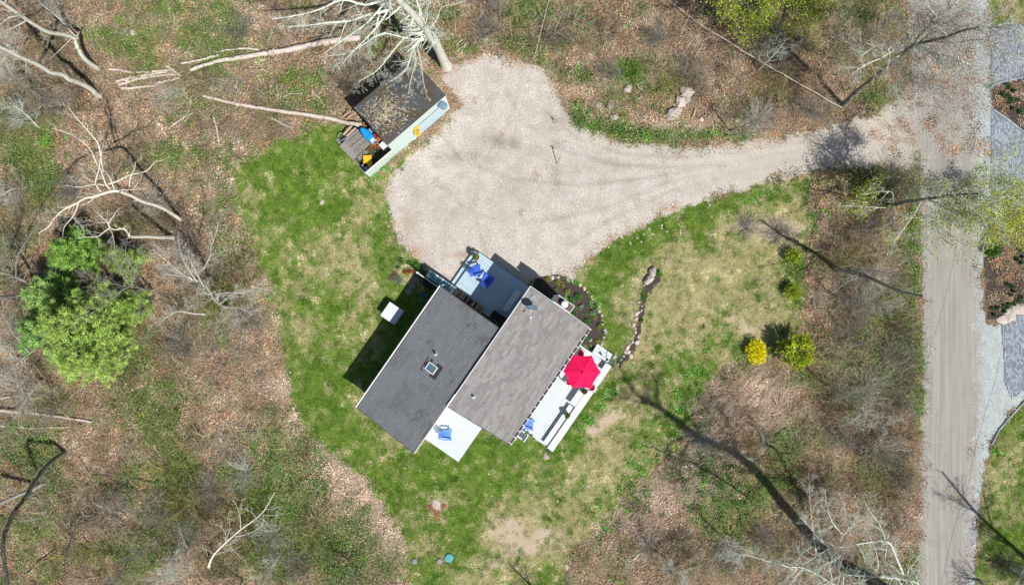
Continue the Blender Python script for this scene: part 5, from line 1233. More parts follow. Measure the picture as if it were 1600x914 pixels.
tree('short white tree with a star of bare limbs above the dark hollow', z1([(800,803),(720,803),(640,798),(590,800),(545,800)]), .15, .11, [
    (z1([(545,800),(520,760),(495,752),(455,758),(425,745)]), 6.8, 8.0, .10, 3), (z1([(425,745),(405,705),(375,685),(350,650)]), 8, 9.6, .055, 7), (z1([(420,720),(450,670),(480,630)]), 8.2, 9.4, .05, 4),
    (z1([(425,748),(390,772),(350,800),(280,802),(220,810)]), 8, 9, .055, 4), (z1([(350,800),(362,830),(360,865)]), 8.4, 9, .035, 2), (z1([(430,755),(445,800),(452,850),(458,900)]), 8, 9, .045, 5), (z1([(400,715),(350,715),(300,705)]), 8.2, 9, .03, 5),
    (z1([(495,752),(520,738),(530,730)]), 7.4, 8, .05, 2), (z1([(540,785),(550,768)]), 6.9, 7.2, .04, 1), (z1([(545,800),(520,815)]), 6.8, 7, .04, 1)], 'bark_white', 9, 0, (.5, 1), 2, .04, .6, limb_L=(.3, .9), kids=(2, 5))
# grey trees around the pine and left of the lawn
def z3(lst): return [((x / 3.975) + 200, (y / 3.972) + 330) for x, y in lst]
tree('wide spreading grey bare tree between the green pine and the lawn', z3([(640,600),(600,592),(570,580),(530,540),(490,470),(450,435),(400,415)]), .15, .06, [
    (z3([(400,425),(330,385),(280,345),(170,250),(130,240)]), 6.5, 9.5, .06, 14), (z3([(470,470),(400,330),(385,290)]), 6, 8.5, .045, 10), (z3([(430,440),(350,320),(310,190)]), 6.2, 9, .045, 10),
    (z3([(470,360),(485,330),(515,270),(515,220),(540,160),(565,60)]), 5.5, 8.5, .05, 10), (z3([(545,520),(610,505),(700,505),(780,480),(860,420)]), 3.5, 6.0, .06, 14), (z3([(700,505),(790,490),(870,480)]), 4.5, 6.0, .04, 7),
    (z3([(480,640),(400,635),(330,622),(270,635),(210,680),(160,690)]), 4, 7, .06, 14), (z3([(600,595),(680,600),(770,625)]), 3, 4.5, .045, 8), (z3([(570,580),(640,520),(700,510)]), 3, 4, .05, 4),
    (z3([(380,410),(300,400),(220,392)]), 6.8, 8.4, .04, 8), (z3([(600,600),(640,680),(740,760)]), 2.5, 4.5, .03, 10), (z3([(440,440),(430,520),(435,600)]), 5, 6, .03, 8), (z3([(600,590),(560,660),(600,700)]), 2.5, 4.5, .03, 8)], 'bark_grey', 10, 16, (1, 2.4), 2, .05, .3, m_crown='bark_pale', limb_L=(.5, 1.5))
tree('dark lichen spotted trunk below the spreading grey tree', z3([(480,590),(478,640),(485,680),(495,740)]), .08, .04, (), 'bark_dark', 11, 5, (.4, 1), 2, .05, .3)
tree('grey bare tree whose fine branches reach across the green pine', [(240,453),(228,453),(214,449),(203,447)], .09, .06, [
    ([(203,447),(185,457),(165,463),(143,460)], 5, 7.5, .05, 12), ([(203,447),(192,430),(182,410),(170,395)], 5, 8, .045, 12), ([(205,447),(210,425),(196,400),(200,372)], 5, 8, .045, 14), ([(200,448),(178,444),(150,438),(128,420)], 5, 8, .04, 14), ([(205,450),(222,470),(214,490)], 4.6, 6, .03, 8),
    ([(190,455),(160,480),(120,500)], 5.6, 7.5, .035, 8)], 'bark_grey', 12, 6, (.8, 1.8), 2, .05, .3, limb_L=(.5, 1.3))
tree('pale leaning trunk entering from the left edge above a second one', [(66,456,0),(50,446),(30,435),(10,428),(-10,422)], .14, .10, [([(25,433),(28,400),(60,350),(80,330)], 3.6, 8, .05, 14), ([(20,432),(15,400),(2,370)], 3, 6, .03, 12), ([(0,425),(10,395),(0,350)], 4, 7, .03, 10)], 'bark_grey', 13, 10, (.8, 2), 2, .05, .3)
tree('straight pale trunk entering from the left edge below another', [(60,459,0),(40,461),(20,463),(-10,465)], .15, .11, [([(30,462),(22,500),(25,540)], 2.5, 6, .05, 12), ([(10,463),(40,500),(45,525)], 4, 5, .03, 10), ([(15,463),(0,490),(-5,520)], 4, 7, .03, 10)], 'bark_grey', 14, 8, (.8, 2), 2, .05, .3)
tree('thin grey bare tree near the left edge below the pine trunks', [(55,545,0),(35,560),(18,575),(4,590)], .10, .06, [([(40,555),(30,600),(45,640)], 1.5, 5, .04, 14), ([(30,560),(10,550),(-5,530)], 2, 6, .04, 12), ([(45,550),(20,520),(10,500)], 1, 5, .04, 14)], 'bark_pale', 15, 12, (.8, 2), 2, .05, .2)
tree('dark curved trunk with pale lichen rising to the lower left corner', [(103,706,0),(90,714),(74,727),(62,742),(51,758),(44,770),(34,785),(22,800),(15,816),(8,832),(5,851),(6,872),(9,895),(14,925)], .17, .11, [
    ([(20,808),(24,802),(30,808)], 5.5, 6.2, .04, 3), ([(8,840),(0,838)], 7, 7.4, .04, 2)], 'bark_dark', 16, 4, (.6, 1.4), 2, .05, .7, wob=.2)
tree('pale trunk lying low towards the left edge beside the dark curved trunk', [(75,752,0),(50,765,.8),(25,775,1.6),(-10,790,3)], .15, .12, [([(30,773),(20,765),(-5,760)], 1.4, 3, .05, 5)], 'bark_grey', 17, 4, (.6, 1.2), 2, .05, .4)
tree('forked dark sapling in the lower left brush', [(136,802,0),(124,815,.8),(112,838,1.5),(104,866,2.5),(101,884,3)], .07, .03, [([(120,825),(108,812),(95,812)], 1, 2, .03, 5), ([(136,802),(150,790),(166,775)], .2, 1.5, .03, 6)], 'bark_dark', 18, 8, (.5, 1.2), 2, .05, .2)
for i, (b, tp, r_, lb) in enumerate([((250,842),(212,868), .06, 'upright pale sapling in the lower left corner thicket'), ((275,860),(246,915), .07, 'pale bare sapling with side shoots at the bottom edge'), ((205,868),(160,930), .07, 'grey bare sapling leaning out over the bottom edge at the left'),
        ((300,850),(262,900), .06, 'slender grey sapling right of the lower left saplings'), ((210,760),(170,800), .06, 'slim grey sapling left of the dark thicket'), ((70,590),(30,640), .07, 'grey sapling with pendent twigs near the left edge'),
        ((110,620),(70,660), .06, 'fine twigged sapling below the pine'), ((60,200),(22,165), .07, 'grey sapling in the upper left thicket'), ((75,160),(25,120), .08, 'fine twigged grey tree below the kinked pale trunk'),
        ((120,60),(62,5), .07, 'thin grey tree at the top left behind the curved trunk'), ((100,30),(60,-20), .07, 'slender pale tree near the top left corner'), ((35,292),(5,305), .05, 'small pale bent sapling near the left edge'),
        ((380,905),(350,960), .08, 'grey sapling at the bottom edge left of the lawn'), ((440,860),(400,930), .07, 'pale twiggy sapling above the bottom edge'), ((560,885),(530,960), .06, 'dark sapling near the bottom edge beside the lawn'),
        ((1185,110),(1230,60), .06, 'thin grey sapling left of the yellow green tree'), ((1140,205),(1200,178), .05, 'thin curved dark sapling beside the driveway bank'),
        ((1330,470),(1390,475), .06, 'grey bare sapling beside the road verge'), ((1300,460),(1350,470), .06, 'fine twigged sapling below the dark leaning tree'), ((1330,640),(1385,665), .06, 'slim bare sapling in the roadside thicket'),
        ((1290,600),(1330,620), .06, 'reddish bare sapling right of the evergreen bush'), ((1120,830),(1160,875), .06, 'bare grey sapling in the lower brush'), ((1360,60),(1400,20), .07, 'grey bare tree top by the road at the top edge'),
        ((1040,870),(1070,920), .06, 'thin bare sapling at the bottom edge of the brush'), ((780,30),(775,-20), .06, 'grey bare sapling above the gravel'), ((560,20),(540,-30), .06, 'thin sapling behind the big pale tree'),
        ((1530,905),(1560,945), .10, 'dark bare bush at the bottom right corner'), ((1580,880),(1625,930), .09, 'grey bare bush at the right edge of the lower lawn')]):
    mid = ((b[0] + tp[0]) / 2 + R.uniform(-4, 4), (b[1] + tp[1]) / 2 + R.uniform(-4, 4))
    tree(lb, [b, mid, tp], r_, .025, (), ('bark_grey', 'bark_pale', 'bark_grey', 'bark_green')[i % 4], 100 + i, 20, (.9, 2.2), 2, .08, .12, name='bare_sapling', cat='sapling', lift=.8)

# right side
tree('tall dark trunk leaning out over the road with pale lichen branches and red buds', [(1315,166,0),(1328,154),(1341,141),(1360,126),(1378,110),(1397,95),(1426,72),(1455,64),(1482,57),(1505,48),(1528,43)], .21, .055, [
    ([(1526,43),(1545,44),(1561,41),(1585,43),(1605,52)], 15.5, 17, .06, 10), ([(1482,57),(1500,42),(1525,35),(1545,22)], 13, 15, .05, 8), ([(1455,64),(1490,68),(1530,62),(1570,70)], 11.5, 15, .06, 14), ([(1425,75),(1405,110),(1400,140),(1410,175)], 9, 9.5, .05, 14), ([(1490,58),(1500,90),(1520,130),(1545,160)], 13, 14, .05, 14), ([(1440,66),(1460,45),(1490,30),(1530,10)], 11, 14, .05, 12), ([(1426,72),(1415,50),(1420,25),(1430,5)], 10, 13, .05, 12), ([(1400,92),(1415,120),(1405,150)], 8, 10, .04, 12),
    ([(1426,72),(1440,52),(1456,38),(1475,20),(1497,2),(1510,-20)], 10.3, 13, .14, 10, (.8, 2.0)), ([(1430,74),(1452,80),(1472,86),(1495,92),(1515,104),(1540,120)], 10, 12, .10, 12, (.8, 2.0), (0, -.8, 0)),
    ([(1418,78),(1396,80),(1375,92),(1350,102),(1330,118)], 9.5, 11, .08, 14, (.6, 1.6)), ([(1416,80),(1395,96),(1380,112),(1374,126)], 9, 9.5, .06, 10, (.5, 1.2)), ([(1420,76),(1395,68),(1370,72),(1345,88)], 9.8, 11, .07, 12, (.5, 1.4)),
    ([(1372,82),(1340,72),(1297,57)], 10, 9, .05, 5), ([(1455,64),(1470,90),(1480,110),(1510,150)], 11, 12, .06, 10, (.6, 1.5)), ([(1425,75),(1436,100),(1432,140),(1430,170)], 9.6, 10, .06, 8), ([(1418,78),(1450,130),(1462,160),(1478,175)], 9, 10, .05, 10),
    ([(1528,43),(1545,32),(1552,20)], 14, 15, .06, 4), ([(1500,50),(1513,75),(1525,95)], 12.5, 13, .05, 8), ([(1545,43),(1560,75),(1590,95)], 15, 16, .06, 10), ([(1426,72),(1445,60),(1470,40),(1450,10)], 10.3, 14, .07, 12), ([(1480,90),(1500,110),(1515,140),(1530,170)], 11, 12, .04, 10, (.6, 1.4)),
    ([(1440,80),(1460,120),(1490,160),(1500,200)], 10, 11, .05, 12, (.7, 1.5), (0, -.6, 0))], 'bark_mottled', 20, 22, (1.4, 3.0), 2, 0, .55, m_crown='bark_green', leaf=(34000, BUD_RED, (.035, .07), .4), kids=(4, 8), tw=1.9)
tree('dark trunk reaching across the road with yellow green young leaves', [(1385,322,0),(1396,320),(1422,314),(1440,312),(1456,310),(1471,308),(1497,304),(1527,303)], .19, .05, [
    ([(1525,303),(1550,310),(1575,308),(1600,318)], 10, 11.5, .05, 16), ([(1490,304),(1510,318),(1530,335),(1560,345)], 9, 10, .05, 16), ([(1470,308),(1480,325),(1500,340)], 7, 9, .04, 12),
    ([(1425,316),(1440,336),(1457,350),(1475,359),(1497,377),(1512,384)], 2.5, 6, .08, 10), ([(1396,326),(1398,350),(1416,370),(1440,381),(1455,395)], 1, 4.5, .07, 8), ([(1440,314),(1425,339),(1409,361),(1396,379),(1393,398)], 5, 7, .06, 5),
    ([(1475,308),(1462,337),(1440,352)], 6.5, 8, .05, 5), ([(1480,306),(1510,293),(1525,276),(1552,256),(1590,240)], 7, 10, .09, 14), ([(1396,318),(1394,301),(1376,300),(1345,305)], 2, 5, .06, 7), ([(1388,303),(1370,288),(1362,288)], 3, 5, .04, 6),
    ([(1385,325),(1365,324),(1330,322),(1310,322)], 1.5, 5, .05, 8), ([(1500,304),(1525,330),(1540,360),(1535,395)], 7.5, 8, .08, 16), ([(1530,305),(1560,340),(1575,370)], 8.5, 9, .06, 16), ([(1430,340),(1480,345),(1520,350)], 3, 6, .05, 10), ([(1500,304),(1530,285),(1560,280),(1600,290)], 8, 10, .06, 16),
    ([(1438,312),(1435,290),(1425,265)], 4.5, 6, .04, 5), ([(1450,335),(1480,380),(1510,400)], 3.5, 6, .04, 8)], 'bark_mottled', 21, 20, (1.2, 2.6), 2, .02, .4, m_crown='bark_green', leaf=(10500, LEAF_YG, (.07, .15), .26), name='budding_tree', tw=1.6)
tree('dark leaning bare tree between the round bushes and the road', [(1306,421,0),(1322,424),(1341,428),(1370,439),(1403,454),(1440,462)], .20, .07, [([(1320,424),(1345,422),(1380,425),(1415,432)], 1.5, 6, .07, 12), ([(1341,430),(1310,450),(1285,470)], 3, 5, .05, 12), ([(1345,430),(1345,470),(1350,500)], 3, 6, .05, 14), ([(1370,438),(1400,415),(1440,400)], 5, 7, .04, 10), ([(1355,434),(1375,470),(1380,500)], 4, 6.5, .04, 12)], 'bark_grey', 22, 16, (1, 2.2), 2, .04, .3)
tree('yellow green young tree at the top edge beside the road bank', [(1215,59,0),(1222,34),(1230,4),(1240,-26),(1250,-56)], .18, .07, [([(1222,34),(1190,19),(1150,-1),(1110,-21)], 2.5, 6.5, .08, 16), ([(1226,19),(1255,9),(1285,-11)], 4, 7.5, .07, 14), ([(1222,34),(1200,9),(1190,-16)], 3, 7, .07, 16), ([(1230,4),(1200,-11),(1150,-31)], 5, 8, .07, 16), ([(1228,24),(1250,34),(1290,14)], 3, 6.5, .05, 12), ([(1230,4),(1220,-21),(1215,-41)], 5, 8, .06, 12), ([(1215,44),(1170,34),(1130,9)], 2, 5.5, .05, 12)], 'bark_grey', 23, 24, (1.3, 2.6), 2, .05, .25, leaf=(17000, [(.36, .44, .04), (.26, .34, .04), (.48, .50, .08), (.15, .22, .04)], (.07, .17), .28), name='budding_tree')
tree('low yellow green young leaved tree leaning over the mulch bed at the right edge', [(1572,352,0),(1578,345,1.2),(1585,338,2.4),(1592,333,3.4)], .10, .04, [([(1578,345),(1560,335),(1540,325)], 1.4, 3.6, .04, 12), ([(1580,342),(1562,362),(1545,378)], 1.6, 3.2, .04, 12), ([(1583,340),(1590,315),(1588,290)], 2, 4, .04, 12),
    ([(1583,340),(1560,310),(1540,300)], 2, 4.4, .04, 12), ([(1585,338),(1600,360),(1605,380)], 2, 3.6, .04, 10)], 'bark_grey', 27, 16, (.7, 1.6), 2, .05, .25, leaf=(9000, [(.52, .56, .06), (.42, .48, .05), (.62, .62, .12), (.30, .36, .06)], (.06, .13), .2), name='budding_tree', limb_L=(.4, 1.0))
# lower right tree: pale limbs in view, the trunk stands just outside the picture and throws the long shadow over the lawn
tree('pale lichen limbs in the lower right corner, of the tree shading the lawn', [G(1392,928,0),G(1382,934,4),G(1384,956,8),G(1381,951,12),G(1382,947,15),G(1369,924,18),G(1355,920,21),G(1337,930,24),G(1318,923,27),G(1305,925,29)], .52, .20, [
    ([(1445,970),(1440,935),(1432,910),(1386,902),(1350,900),(1318,897)], 8, 9, .10, 10), ([(1446,975),(1430,920),(1395,900),(1360,903),(1330,915)], 8.5, 8, .08, 10),
    ([(1386,850),(1375,820),(1360,800),(1350,780)], 9, 10, .05, 12), ([(1340,850),(1350,870),(1352,895),(1345,914)], 8.6, 9, .04, 9), ([(1296,856),(1270,872),(1244,889)], 8.6, 8.6, .06, 9), ([(1255,887),(1240,905),(1225,930)], 8.4, 8.6, .05, 9), ([(1310,900),(1285,915),(1262,935)], 8.2, 8.4, .05, 9), ([(1400,900),(1420,930),(1440,960)], 8.2, 8.2, .07, 6), ([(1330,848),(1310,870),(1285,885),(1270,905)], 8.6, 9, .045, 12), ([(1185,872),(1160,866),(1150,880)], 9.4, 9.8, .03, 6),
    ([(1436,960),(1400,870),(1386,846),(1350,848),(1318,854),(1296,856)], 8, 9.5, .11, 16), ([(1296,856),(1280,842),(1262,820),(1250,808)], 9.2, 10, .05, 8), ([(1318,836),(1300,815),(1292,790),(1289,765)], 9, 10, .045, 9), ([(1330,836),(1322,812),(1320,785)], 9, 10, .04, 7),
    ([(1312,848),(1318,835),(1340,815),(1368,803)], 9, 10, .06, 9), ([(1383,870),(1388,840),(1389,830)], 9, 9.6, .035, 4), ([(1436,930),(1418,895),(1430,878),(1442,862),(1462,852)], 8, 9.5, .05, 5),
    ([(1330,930),(1290,905),(1255,887),(1230,885),(1185,872)], 8, 9.5, .09, 14), ([(1243,890),(1250,868),(1266,856),(1275,853)], 8, 9, .06, 4), ([(1243,892),(1220,880),(1195,875)], 8.5, 9.5, .04, 6), ([(1243,892),(1225,908),(1205,925)], 8, 9, .05, 6), ([(1318,900),(1316,925),(1318,945)], 8, 8.5, .06, 4),
    ([(1300,900),(1296,884),(1325,850),(1335,860)], 8, 9, .04, 8), ([(1275,862),(1268,810),(1264,760)], 9, 10.5, .04, 9), ([(1360,900),(1372,885),(1368,860),(1355,830)], 8.5, 9.5, .04, 8), ([(1300,905),(1295,880),(1290,870)], 8, 9, .04, 5),
    ([SHD(1095,680,23.5),SHD(1046,671,24.5),SHD(1038,705,24.5),SHD(1040,738,25)], 23.5, 25, .17, 8, (.8, 2)), ([SHD(1110,690,22.5),SHD(1074,692,23),SHD(1058,745,23.5),SHD(1050,770,24)], 22.5, 24, .16, 7, (.8, 2)),
    ([SHD(1035,640,27),SHD(1027,618,28),SHD(1028,578,29)], 27, 29, .15, 9, (.8, 2)), ([SHD(1022,634,27.8),SHD(1009,615,28.5),SHD(1015,590,29)], 27.8, 29, .13, 8, (.8, 2)), ([SHD(1012,630,28.4),SHD(985,605,29),SHD(968,572,29.5)], 28.4, 29.5, .16, 9, (.8, 2)),
    ([SHD(1010,630,28.5),SHD(980,622,29),SHD(954,612,29.4)], 28.5, 29.4, .14, 8, (.8, 2)), ([SHD(1062,660,25.6),SHD(1075,640,26.5),SHD(1080,625,27)], 25.6, 27, .12, 8, (.8, 2)), ([SHD(1130,700,21.3),SHD(1128,680,22.5),SHD(1140,665,23)], 21.3, 23, .10, 6, (.8, 1.6))], 'bark_green', 24, 14, (1.4, 3.0), 2, .05, .6, limb_L=(.7, 2.0), limb_n=13, kids=(4, 7), tw=1.35)
tree('tall bare tree standing outside the right edge whose shadow crosses the road', [G(1672,935,0),G(1670,938,4),G(1662,934,8),G(1650,925,12),G(1640,905,16)], .26, .07, [([G(1662,934,8)[:2],G(1640,950,12)[:2]], 8, 12, .09, 10, (.8, 1.8)), ([G(1655,930,10)[:2],G(1680,905,14)[:2]], 10, 14, .09, 10, (.8, 1.8)), ([G(1650,925,12)[:2],G(1620,925,15)[:2]], 12, 15, .08, 10, (.8, 1.6))], 'bark_dark', 25, 16, (1.2, 2.4), 2, .06, .45)
tree('bare tree standing below the bottom edge of the lawn', [G(905,985,0),G(903,987,5),G(900,985,10)], .16, .05, (), 'bark_grey', 26, 14, (1.2, 2.6), 2, .06, .4)

# ---------------------------------------------------------------- evergreens
def pine(label, base, h, rad, seed, lean=(0, 0), dens=1.0, cols=None, name='pine_tree', cat='tree'):
    r = np.random.default_rng(seed); b0 = P(base[0], base[1]); t = thing(name, b0, label, cat)
    cols = [(c_[0] * 2.05, c_[1] * 1.85, c_[2] * 2.1) for c_ in (cols or [(.15, .26, .05), (.21, .33, .06), (.10, .19, .045), (.28, .38, .09)])]
    tb = TB(); tb.add([np.array([lean[0] * f, lean[1] * f, h * f]) for f in (0, .3, .6, 1)], [.16, .12, .08, .02], 8); link('trunk', tb.mesh('trunk'), M['bark_dark'], t)
    cb = TB(); T = []
    z = h * .14
    while z < h * .97:
        f = z / h; L = rad * (1 - f) ** .62 * r.uniform(.8, 1.1) + .25; nb = r.integers(4, 7); a0 = r.uniform(0, 6.28)
        for k in range(nb):
            a = a0 + k * 6.283 / nb + r.normal(0, .15); l = L * r.uniform(.45, 1.35); o = np.array([lean[0] * f, lean[1] * f, z])
            pts = [o + np.array([math.cos(a) * l * s, math.sin(a) * l * s, l * (.22 * s + .12 * s * s)]) for s in (0, .35, .7, 1)]
            cb.add(pts, [.035, .025, .015, .008], 3)
            nt_ = int(4 + l * 4)
            for _ in range(nt_):
                s = r.uniform(.3, 1.0) ** .8; w_ = r.normal(0, .24) * l * (1.1 - s * .5); zz = l * (.22 * s + .12 * s * s)
                T.append(o + np.array([math.cos(a) * l * s - math.sin(a) * w_, math.sin(a) * l * s + math.cos(a) * w_, zz + r.uniform(-.06, .10)]))
            T.append(pts[-1])
        z += h * .062
    T.append(np.array([lean[0], lean[1], h]))
    link('branches', cb.mesh('branches'), M['bark_dark'], t)
    T = np.array(T); k = int(22 * dens); n = len(T) * k; c = np.repeat(T, k, 0) + r.normal(0, .075, (n, 3)); tone = np.repeat(r.normal(1, .32, len(T)), k)
    d = r.normal(0, 1, (n, 3)); d[:, 2] = abs(d[:, 2]) * .8 + .12; d /= np.linalg.norm(d, axis=1, keepdims=True)
    e = np.cross(d, r.normal(0, 1, (n, 3))); e /= np.linalg.norm(e, axis=1, keepdims=True); L = r.uniform(.16, .34, n)[:, None]; w_ = r.uniform(.012, .026, n)[:, None]
    V = np.stack([c - e * w_, c + e * w_, c + d * L], 1).reshape(-1, 3)
    tt = np.clip(pick(cols, r, n, None, .12) * tone[:, None], .01, 1)
    link('foliage', fast_mesh('foliage', V, np.arange(3 * n).reshape(-1, 3), np.repeat(tt, 3, 0)), M['tint'], t)
    return t
pine('largest bright green pine left of centre of the left woods', (186, 500), 8.2, 3.2, 1, (-.2, 0), 1.3)
pine('lower green pine merging with the largest pine on its south side', (190, 545), 6.6, 3.0, 2, (-.3, 0), 1.3)
pine('left green pine at the edge of the pine clump', (130, 515), 6.0, 2.6, 3, (0, 0), 1.2, [(.10, .22, .05), (.14, .27, .06), (.07, .16, .045), (.2, .32, .09)])
pine('small dark green pine at the top of the pine clump under the white tree', (150, 400), 4.5, 1.9, 4, (0, 0), 1.2, [(.12, .25, .04), (.08, .17, .03), (.18, .33, .06)])
pine('narrow yellow green pine right of the pine clump top', (217, 408), 3.6, 1.2, 5, (0, 0), .8, [(.17, .27, .06), (.22, .33, .08), (.11, .18, .05)])
pine('upper left pine of the clump with pale tips', (118, 462), 5.0, 1.7, 6, (0, 0), 1.1, [(.10, .21, .05), (.15, .27, .07), (.22, .34, .1)])
pine('small green pine on the right flank of the clump', (222, 478), 4.0, 1.5, 7, (0, 0), 1.0, [(.16, .27, .05), (.22, .34, .07), (.11, .2, .04)])

def bush(label, px, r_, h, cols, seed, n=2600, name='round_bush', cat='bush', size=(.06, .13), wts=None, group=None, shell=.55, lumps=9):
    t = thing(name, P(px[0], px[1]), label, cat, 0, group)
    tb = TB(); r = np.random.default_rng(seed)
    for k in range(7): a = r.uniform(0, 6.28); tb.add([np.array([0, 0, 0]), np.array([math.cos(a) * r_ * .3, math.sin(a) * r_ * .3, h * .4]), np.array([math.cos(a) * r_ * .6, math.sin(a) * r_ * .6, h * .75])], [.02, .015, .006], 4)
    link('stems', tb.mesh('stems'), M['bark_dark'], t)
    leafball('foliage', t, (0, 0, h * .42), r_, h * .62, n, cols, seed, wts, size, shell, lumps=lumps); return t
GB = [(.26, .38, .03), (.40, .50, .03), (.14, .24, .025), (.52, .58, .05)]
bush('small round golden green bush, uppermost of the three in a column on the right lawn', (1234.5, 401), .80, 1.05, GB, 1, 2600, shell=.35, lumps=6)
bush('small round golden green bush, middle one in the column on the right lawn', (1235, 455), .86, 1.1, GB, 2, 2800, shell=.35, lumps=6)
bush('bright yellow flowering bush beside the large evergreen', (1178, 549), 1.1, 1.2, [(1.0, .88, .01), (.98, .80, .01), (.80, .72, .03), (.14, .22, .03)], 3, 4600, 'flowering_bush', wts=[.5, .3, .12, .08], size=(.06, .13), shell=.3, lumps=7)
def feather(label, px, h, r_, seed):
    t = thing('evergreen_bush', P(*px), label, 'bush'); r = np.random.default_rng(seed); cb = TB(); segs = []
    for k in range(170):
        a = r.uniform(0, 6.28); f = r.random() ** .7; l = r_ * r.uniform(.55, 1.05) * (1 - .45 * f); z0 = h * (.05 + .7 * f)
        p0 = np.array([0, 0, z0 * .7]); p1 = np.array([math.cos(a) * l * .6, math.sin(a) * l * .6, z0 + l * .15]); p2 = np.array([math.cos(a) * l, math.sin(a) * l, z0 + l * .45]); cb.add([p0, p1, p2], [.02, .012, .005], 3); segs.append((p0, p1, p2, a))
    link('branches', cb.mesh('branches'), M['bark_dark'], t)
    pts = []; dirs = []
    for p0, p1, p2, a in segs:
        for _ in range(38):
            s = r.uniform(.15, 1); q = p1 * (1 - s) + p2 * s if r.random() < .7 else p0 * (1 - s) + p1 * s; pts.append(q + r.normal(0, .06, 3)); dd = np.array([math.cos(a), math.sin(a), .6]) + r.normal(0, .45, 3); dirs.append(dd / np.linalg.norm(dd))
    c = np.array(pts); d = np.array(dirs); n = len(c); e = np.cross(d, r.normal(0, 1, (n, 3))); e /= np.linalg.norm(e, axis=1, keepdims=True); L = r.uniform(.09, .2, n)[:, None]
    V = np.stack([c - d * L * .3, c + e * L * .16, c + d * L, c - e * L * .16], 1).reshape(-1, 3)
    link('foliage', fast_mesh('foliage', V, np.arange(4 * n).reshape(-1, 4), np.repeat(pick([(.36, .48, .02), (.52, .60, .03), (.18, .28, .02), (.62, .68, .05)], r, n, None, .14), 4, 0)), M['tint'], t)
feather('large feathery golden green evergreen bush right of the yellow flowering bush', (1233, 547), 2.5, 1.8, 4)
bush('dark green leafy bush in the gap between road and mulch bed at the right', (1545, 390), .75, .9, [(.06, .20, .03), (.10, .28, .05), (.03, .10, .02)], 5, 2600, 'leafy_bush')
bush('yellow green young leafed bush left of the tree that spans the road', (1345, 300), 1.1, 1.4, [(.30, .36, .05), (.38, .42, .06), (.18, .24, .04)], 6, 1500, 'leafy_bush', shell=.2)
bush('low mixed green bush above the driveway bank', (987, 112), .85, .5, [(.14, .27, .04), (.22, .36, .06), (.08, .16, .03)], 7, 2600, 'leafy_bush', shell=.3)
bush('small fresh green bush in the upper left woods', (75, 222), .7, .6, [(.16, .38, .05), (.25, .48, .08)], 8, 700, 'leafy_bush', shell=.2)
# ornamental grass tuft at the right edge
t = thing('ornamental_grass', P(1566, 335), 'pale straw coloured grass tuft at the upper tip of the right mulch bed', 'grass tuft'); tb = TB(); r = np.random.default_rng(4)
for k in range(420):
    a = r.uniform(0, 6.28); l = r.uniform(.5, 1.1); tb.add([np.array([0, 0, 0]) + r.normal(0, .05, 3) * [1, 1, 0], np.array([math.cos(a) * l * .5, math.sin(a) * l * .5, .55]), np.array([math.cos(a) * l, math.sin(a) * l, .3])], [.012, .010, .004], 3)
link('blades', tb.mesh('blades'), plain('straw', (.66, .52, .36), (.52, .38, .24), 9, .8, 0), t)
